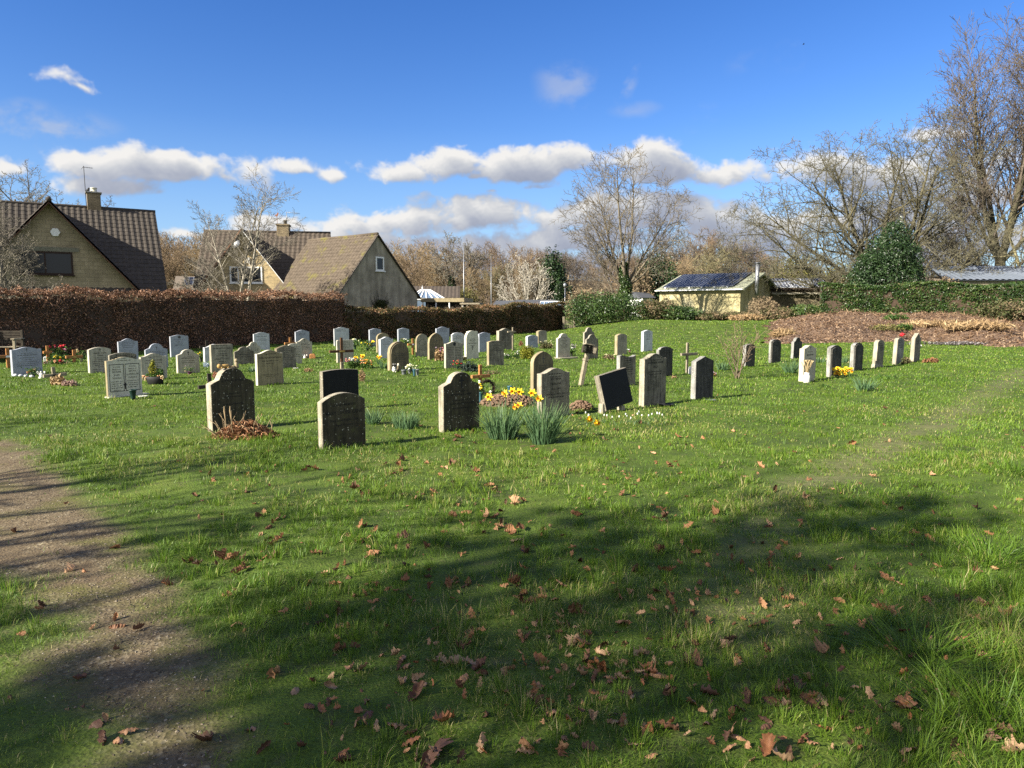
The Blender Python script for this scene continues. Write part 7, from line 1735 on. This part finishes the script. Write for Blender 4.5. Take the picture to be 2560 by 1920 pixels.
def dead_leaf_pile():
    p = cg('B', 1130, 1545); kd = p.y/F*.18987; w_ = 900*kd/2; h = .16; root = thing('leaf_pile', 'pile of dead brown leaves and stalks before the large lichen-spotted stone', 'leaf pile', (p.x, p.y, p.z)); rg = np.random.default_rng(8); n = 1500
    th = rg.uniform(0, 6.283, n); rr = np.sqrt(rg.random(n)); x = rr*np.cos(th)*w_; y = rr*np.sin(th)*w_*.5; z = h*np.maximum(0, 1-rr**2)*rg.random(n)**.6*(.7+.6*np.exp(-((x-.0)/.3)**2))+.01
    V, Fc = cards(rg, np.stack([x, y, z], 1), .075*rg.uniform(.5, 1.3, n), .55, nb=np.array([0, 0, 1.]), nbw=.5, fold=.25); np_mesh('dead_leaves', V, Fc, DEADLEAF, root, attr={'v': np.repeat(rg.beta(2, 2, n), 4)})
    r = random.Random(5); br = []
    for _ in range(46):
        q = Vector((r.uniform(-.8, .8)*w_, r.uniform(-.35, .3)*w_, .03)); d = Vector((r.gauss(0, .5), r.gauss(0, .4), r.uniform(.3, 1.1))).normalized(); L = r.uniform(.12, .34); br.append(([q, q+d*L*.6, q+d*L+Vector((r.gauss(0, .03), 0, -.01))], [.005, .004, .003], 4))
    for x_ in (-.62, -.45): q = Vector((x_*w_, .02, 0)); br.append(([q, q+Vector((.01, 0, .2)), q+Vector((.0, 0, .34)), q+Vector((.0, 0, .40))], [.006, .005, .012, .006], 5))
    tubes_np('stalks', br, BARK['tawny'], root)
dead_leaf_pile()
# --- middle group
vase('C', (568,390), 330, 42, 'plastic_green', 'white and cream flowers in a green vase near the garland stone', ('white', 'cream'), .055, 'flower_vase', 'flower vase', seed=13, fh=.26, spread=1.6)
vase('C', (732,410), 365, 42, 'plastic_green', 'yellow daffodils with long leaves in a green pot on the lawn', ('yellow', 'yellow', 'orange'), .055, 'flower_pot', 'flower pot', seed=14, fh=.30, spread=2.2)
vase('C', (1235,330), 290, 40, 'plastic_grey', 'white flowers in a pot behind the brown round-headed stone', ('white',), .05, 'flower_pot', 'flower pot', seed=15, fh=.14, spread=1.6)
small_plant('C', (1200,300), 70, 238, YELLOWL, 'pale yellow-green potted plant before the dark blue-grey pointed stone', 160, 10, size=.08, name='potted_plant')
small_plant('C', (560,640), 230, 510, GREENLEAF, 'bed of pinkish and white spring flowers right of the brown cross', 420, 11, size=.06, blooms=('white', 'peach', 'pink', 'cream'), nb_=26, name='flower_bed', cat='flowers', bs_=.028)
small_plant('C', (715,640), 180, 530, GREENLEAF, 'bed of rust and yellow flowers left of the brown round-headed stone', 360, 12, size=.06, blooms=('rust', 'orange', 'peach'), nb_=20, name='flower_bed', cat='flowers', bs_=.03)
for x, y, lb in ((580,495,'left one of the three daffodil plants behind the brown cross bed'), (665,470,'taller daffodil plant in the middle of the flower beds'), (885,480,'daffodil plant close to the brown round-headed stone')):
    rt, pp, kd, rn = leaf_clump('C', (x, y+110), 60, y+30, lb, 16, x, name='daffodil_plant')
    for q in range(3): dhead(rt, pp, 'C', x+q*14-14, y+(q % 2)*18, s_=.055)
small_plant('C', (660,810), 90, 640, STRAW, 'thin dry shrub on the grass right of the black granite stone', 220, 13, size=.05, twigs=20, name='dry_shrub', cat='shrub')
def cat_fig(crop, base, top, w, label, mats):
    p = cg(crop, *base); kd = p.y/F*CROP[crop][2]; h = zat(p.y, cpy(crop, top))-p.z; w_ = w*kd; root = thing('animal_figurine', label, 'figurine', (p.x, p.y, p.z), R(20)); mb = MB()
    mb.ell((0, 0, h*.25), (w_*.5, w_*.5, h*.27)); mb.ell((0, -.01, h*.52), (w_*.36, w_*.34, h*.25)); mb.ell((0, -.03, h*.80), (w_*.34, w_*.32, h*.17), 1)
    for sg in (-1, 1): mb.tube([(sg*w_*.2, -.02, h*.90), (sg*w_*.25, -.02, h*1.02)], [w_*.12, .004], 6); mb.ell((sg*w_*.25, -w_*.4, h*.06), (w_*.14, w_*.22, h*.06))
    mb.build('body', [MT[q] for q in mats], root)
cat_fig('C', (1082,688), 575, 58, 'black and white animal figurine at the brown round-headed stone', ('ceramic', 'black'))
cat_fig('C', (1135,684), 565, 44, 'slim buff animal figurine right of the black and white one', ('brown', 'pale'))
vase('C', (1210,718), 655, 68, 'plastic_grey', 'empty grey flower pot by the brown round-headed stone', kind='pot')
vase('C', (1298,705), 650, 80, 'plastic_grey', 'round cream flower bouquet in a pot by the brown round-headed stone', ('cream', 'white', 'cream'), .03, 'flower_pot', 'flower pot', seed=16, fh=.12, spread=1.1, kind='pot', nfl=22)
vase('C', (1347,745), 650, 44, 'plastic_blue', 'empty teal cone vase stuck in the grass', leaf=False)
vase('C', (1388,738), 648, 50, 'plastic_grey', 'empty grey cone vase right of the teal one', leaf=False)
vase('C', (1920,650), 608, 44, 'plastic_green', 'red flowers in a green vase before the double-column stone', ('red', 'red', 'rust'), .03, 'flower_vase', 'flower vase', seed=17, fh=.16, spread=1.4)
small_plant('C', (2070,680), 220, 548, leafmat('blue_green_conifer', [(0, (.012, .022, .016)), (.6, (.045, .065, .05)), (1, (.10, .125, .10))]), 'dark blue-green dwarf conifer right of the red flowers', 700, 14, size=.07, name='dwarf_conifer', cat='shrub')
small_plant('D', (105,535), 140, 365, STRAW, 'ornamental grass tuft with pink heather beside the pointed brown stone', 420, 15, size=.10, blooms=('pink', 'mauve'), nb_=16, name='ornamental_grass', cat='plant')
small_plant('D', (430,545), 70, 445, BRAMBLE, 'reddish low plant at the foot of the tall cream round-headed stone', 160, 16, size=.05, blooms=('white', 'mauve'), nb_=5)
small_plant('D', (1250,510), 200, 318, YELLOWL, 'clipped round yellow-green dwarf shrub', 1700, 17, size=.055, name='round_shrub', cat='shrub', flat=.9)
small_plant('D', (1000,510), 130, 440, GREENLEAF, 'low green plants right of the sooty-topped plain grey stone', 260, 18, blooms=('white', 'mauve'), nb_=8)
small_plant('D', (1115,505), 90, 400, GREENLEAF, 'white-flowered plant left of the round dwarf shrub', 220, 19, blooms=('white', 'cream'), nb_=12)
small_plant('D', (1172,345), 60, 268, leafmat('red_brown_leaves', [(0, (.10, .03, .02)), (1, (.34, .15, .09))]), 'small reddish plant behind the round dwarf shrub', 120, 20, size=.07)
small_plant('D', (1505,380), 200, 275, BRAMBLE, 'dark mixed shrub with pale leaves on the far lawn', 420, 21, size=.08, blooms=('cream',), nb_=10, name='low_shrub', cat='shrub')
vase('D', (1838,475), 425, 42, 'black', 'white flowers in a dark vase right of the hump stone on its slab', ('white',), .045, 'flower_vase', 'flower vase', seed=18, fh=.2, spread=1.3)
small_plant('D', (1855,385), 80, 305, leafmat('grey_lavender', [(0, (.16, .14, .13)), (1, (.36, .33, .34))]), 'grey lavender tuft behind the white flower vase', 140, 22, size=.07, name='lavender')
dish('D', (1700,505), 60, 'ceramic', 'smooth pale pebble on the slab base of the hump stone', 'pebble', 'pebble', .05)
vase('D', (637,1085), 945, 70, 'plastic_blue', 'teal grave vase with yellow daffodils beside the bright orange cross', ('yellow', 'yellow', 'white'), .03, 'flower_vase', 'flower vase', seed=19, fh=.17, spread=.9)
vase('D', (1022,985), 868, 66, 'plastic_blue', 'empty teal grave vase behind the daffodil flowers', leaf=False)
def wreath():
    p = cg('D', 745, 975); kd = p.y/F*.18987; root = thing('wreath', 'withered brown twig wreath leaning on the bright orange cross', 'wreath', (p.x, p.y, p.z), R(25), rx=R(-22)); r0 = 92*kd; rg = np.random.default_rng(5); n = 700
    th = rg.uniform(0, 6.283, n); q = rg.normal(0, .018, (n, 3)); P = np.stack([np.cos(th)*r0, 0*th, np.sin(th)*r0+r0], 1)+q; V, Fc = cards(rg, P, .04, .35); np_mesh('dry_leaves', V, Fc, leafmat('dark_dry_leaves', [(0, (.02, .014, .01)), (.6, (.09, .055, .035)), (1, (.22, .15, .10))]), root, attr={'v': np.repeat(rg.random(n), 4)})
    mb = MB(); mb.tube([(math.cos(t*.3142)*r0, 0, math.sin(t*.3142)*r0+r0) for t in range(21)], .02, 6); mb.build('ring', MT['oldwood'], root)
    mb = MB(); bloom_ball(mb, (.03, -.03, .03), .035, 0, random.Random(1)); mb.build('bow', PT['white'], root)
wreath()
soil('D', (1010,1120), 760, 150, 'freshly dug clay grave mound behind the daffodil clumps', EARTH, 5, 650, .05, .45)
soil('D', (1960,1180), 330, 110, 'rest of dug clay right of the grey serpentine stone', EARTH, 6, 260, .05, .5)
small_plant('D', (790,720), 240, 660, BRAMBLE, 'low straggling plant on the grass right of the dwarf conifer', 160, 23, size=.05)
vase('E', (855,440), 412, 55, 'plastic_grey', 'pale pink flowers in a pot behind the dip-topped grey stone', ('white', 'pink', 'white'), .045, 'flower_pot', 'flower pot', seed=20, fh=.10, spread=1.3)
small_plant('E', (640,515), 170, 440, BRAMBLE, 'low dark leafy plants left of the dip-topped grey stone', 220, 24, size=.06, blooms=('cream',), nb_=6)
vase('E', (1710,712), 615, 42, 'ceramic', 'white ceramic vase beside the plain weathered cross', kind='jar')
dish('E', (1990,1062), 150, 'plastic_grey', 'piece of slate lying before the pointed dark stone', 'slate_piece', 'slate', .02)
dish('E', (1400,1135), 200, 'black', 'broken dark slate at the right foot of the speckled tall stone', 'slate_piece', 'slate', .04)
small_plant('E', (1500,765), 80, 735, STRAW, 'dry leaves at the foot of the dark round-shouldered stone', 60, 25, size=.05)
small_plant('E', (2040,755), 50, 665, BRAMBLE, 'withered flower stems right of the pointed dark stone', 60, 26, size=.05, blooms=('mauve', 'rust'), nb_=5)
# --- right group
vase('F', (843,628), 540, 58, 'ceramic', 'white vase holding dried straw-coloured stems', kind='jar', straw=True, fh=.24, seed=21)
def bunch(crop, x, y, label, seed):
    p = cg(crop, x, y+20); root = thing('daffodil_bunch', label, 'flowers', (p.x, p.y, p.z)); r = random.Random(seed)
    for i in range(9): daffodil(root, (r.gauss(0, .03), r.gauss(0, .03), 0), (r.gauss(0, .075), r.gauss(0, .05), r.uniform(.06, .24)), (r.gauss(-.3, .5), -1, r.gauss(0, .4)), .05)
bunch('F', 1122, 565, 'bright yellow daffodil bunch at the foot of the grey arched stone', 1)
bunch('F', 1208, 562, 'smaller yellow daffodil bunch left of the sooty-topped stone', 2)
small_plant('F', (1725,470), 85, 395, BRAMBLE, 'withered brown plant between the last two leaning stones', 160, 27, size=.09, twigs=8, name='withered_plant')
small_plant('F', (1945,452), 150, 410, DEADLEAF, 'heap of dead leaves right of the pointed end stone', 260, 28, size=.10, name='leaf_pile', cat='leaf pile')
def poppy():
    p = at(cpx('F', 1695), cpy('F', 205), 37.5); z = float(gz(p.x, p.y)); root = thing('red_flower', 'single red artificial flower above the last leaning stones', 'flower', (p.x, p.y, z)); mb = MB(); h = p.z-z
    mb.tube([(0, 0, 0), (.02, 0, h)], .012, 5, 1); bloom_ball(mb, (.02, -.02, h), .14, 0, random.Random(2), 10); mb.build('bloom', [PT['red'], GREENLEAF], root)
poppy()
# leafless shrub
p = cg('F', 222, 592); sp_s = spec(steps=[5, 4, 3], n=[6, 4], lr=[.5, .5], ang=[(18, 45), (20, 55)], t0=[.25, .2], wig=[.08, .14, .18], trop=[.06, .05, .04], rmin=.004, split=1, sides=[5, 4, 3], taper=.3)
rs = random.Random(6); st = [((rs.gauss(0, .05), rs.gauss(0, .05), 0), (rs.gauss(-.08, .32), rs.gauss(0, .3), 1), rs.uniform(.8, 1.55), .014) for _ in range(8)]
sh, _g = bare_tree(91, sp_s, st, 'leafless brown shrub on the lawn before the first stone of the row', (p.x, p.y, p.z), ('brown', 'umber'), name='bare_shrub'); sh['category'] = 'shrub'
# bench at the left edge
def bench():
    Y = 22.5; x = (36-CX)/F*Y; z = float(gz(x, Y)); root = thing('bench', 'weathered wooden bench in front of the tall beech hedge', 'bench', (x-.85, Y, z), R(6))
    zs = zat(Y, 867)-z; mb = MB()
    for i in range(4): mb.cbox((-.8, .02+i*.115, zs-.03), (.8, .12+i*.115, zs), .006)
    mb.build('seat', MT['greywood'], root); mb = MB()
    for i in range(5): mb.cbox((-.75, .50+i*.015, zs+.08+i*.085), (.75, .53+i*.015, zs+.15+i*.085), .006)
    mb.build('backrest', MT['oldwood'], root)
    for sg in (-1, 1):
        mb = MB(); mb.cbox((sg*.78-.04, 0, -.05), (sg*.78+.04, .07, zs+.22), .008); mb.build('leg', MT['greywood'], root)
        mb = MB(); mb.cbox((sg*.78-.04, .46, -.05), (sg*.78+.04, .53, zs+.52), .008); mb.build('leg', MT['oldwood'], root)
        mb = MB(); mb.cbox((sg*.78-.06, -.06, zs+.221), (sg*.78+.06, .55, zs+.26), .008); mb.build('armrest', MT['greywood'], root)
bench()
for p_, lb, sd in (((2480, 1395), 'long grass tussock at the edge of the worn strip', 1), ((2535, 1180), 'long grass tussock beyond the worn strip', 2), ((2300, 1620), 'long grass tussock in the near corner', 3), ((2500, 1800), 'largest long grass tussock in the near corner', 4)):
    p = gp(*p_); root = thing('grass_tussock', lb, 'grass tussock', (p.x, p.y, p.z)); rn = random.Random(sd); V, Fs, A = blades(rn, 260, .26, .26, .0055, .8); np_mesh('blades', V, Fs, GRASS_MAT, root, attr={'v': A*.62+.1})

# ------------------------------------------------------------------ shade-giving trees out of view
def shade_tree(gx_, gy_, dist, spec_, st, label, seed, mats=('olive', 'olive'), foliage=None):
    x, y = d_at(gx_, gy_, dist); z = float(gz(x, y)); root, g_ = bare_tree(seed, spec_, st, label, (x, y, z), mats)
    if foliage:
        rg = np.random.default_rng(seed); P, d = blob_points(rg, foliage[0], foliage[1], .6, .25); V, Fc = cards(rg, P, foliage[2]*rg.uniform(.6, 1.3, len(P)), .6); np_mesh('foliage', V, Fc, EVERG, root, attr={'v': np.repeat(rg.random(len(P)), 4)})
    return root
sp_sh = spec(steps=[6, 6, 5, 4, 3], n=[9, 7, 5, 4], lr=[.6, .55, .5, .5], ang=[(30, 60), (30, 60), (30, 65), (30, 70)], rmin=.008, split=2, wig=[.08, .14, .18, .2, .2])
sp_st = spec(steps=[6, 5, 4], n=[5, 4], lr=[.55, .5], ang=[(25, 60), (30, 60)], rmin=.014, split=2, wig=[.06, .10, .14], t0=[.3, .2])

def from_pq(p, q): return (p*math.cos(SUN_B)-q*math.sin(SUN_B), p*math.sin(SUN_B)+q*math.cos(SUN_B))
def clump_foliage(root, seed, n_cl, per, box, size, mat, sig=.38):
    """leafy clumps with gaps, so that the shade below is dappled"""
    rg = np.random.default_rng(seed); c = rg.uniform(-1, 1, (n_cl*3, 3)); c = c[(c**2).sum(1) < 1][:n_cl]; c = c*np.array(box[3:])+np.array(box[:3])
    P = np.repeat(c, per, 0)+rg.normal(0, sig, (len(c)*per, 3)); V, Fc = cards(rg, P, size*rg.uniform(.6, 1.3, len(P)), .6)
    np_mesh('foliage', V, Fc, mat, root, attr={'v': np.repeat(rg.random(len(P)), 4)})
x, y = from_pq(-14.5, 2.0)
ta, _g = bare_tree(301, sp_st, [((0, 0, 0), (0, .05, 1), 9.5, .3), ((0, 0, 1.5), (.3, .3, 1), 8, .18), ((0, 0, 1.5), (-.3, -.4, 1), 8, .18)], 'ivy-clad tree behind the viewer that shades the near grass', (x, y, 0), ('olive', 'olive'))
clump_foliage(ta, 302, 40, 75, (-.5, 1.0, 8.0, 2.2, 1.9, 3.2), .22, IVYL)
x, y = from_pq(-8.6, 7.0)
tb, _g = bare_tree(303, spec(steps=[6, 4, 3], n=[4, 3], lr=[.5, .5], ang=[(20, 45), (30, 60)], rmin=.02, split=2, wig=[.04, .10, .14], t0=[.35, .3]), [((0, -.5, 0), (.02, -.05, 1), 5.6, .07), ((0, .2, 0), (.0, .06, 1), 6.0, .08), ((.1, .9, 0), (0, .12, 1), 5.2, .055), ((0, -1.0, 0), (0, -.10, 1), 5.4, .065), ((.2, 1.5, 0), (0, .16, 1), 5.2, .05), ((0, -.1, .3), (.1, -.3, 1), 5.2, .045)], 'many-stemmed bare tree left of the gravel path, outside the view', (x, y, 0), ('brown', 'brown'))
clump_foliage(tb, 304, 4, 60, (0, -.6, 5.3, 1.0, 1.7, .8), .14, BRAMBLE, .26)
x, y = from_pq(-15.0, 13.0)
tcx, _g = bare_tree(305, sp_st, [((0, -.5, 0), (.02, -.05, 1), 7.8, .12), ((0, .4, 0), (.0, .1, 1), 7.0, .10)], 'bare tree with a few ivy clumps farther along the path, outside the view', (x, y, 0), ('brown', 'brown'))
clump_foliage(tcx, 306, 40, 60, (0, 0, 6.2, 1.8, 1.8, 1.7), .2, IVYL, .34)
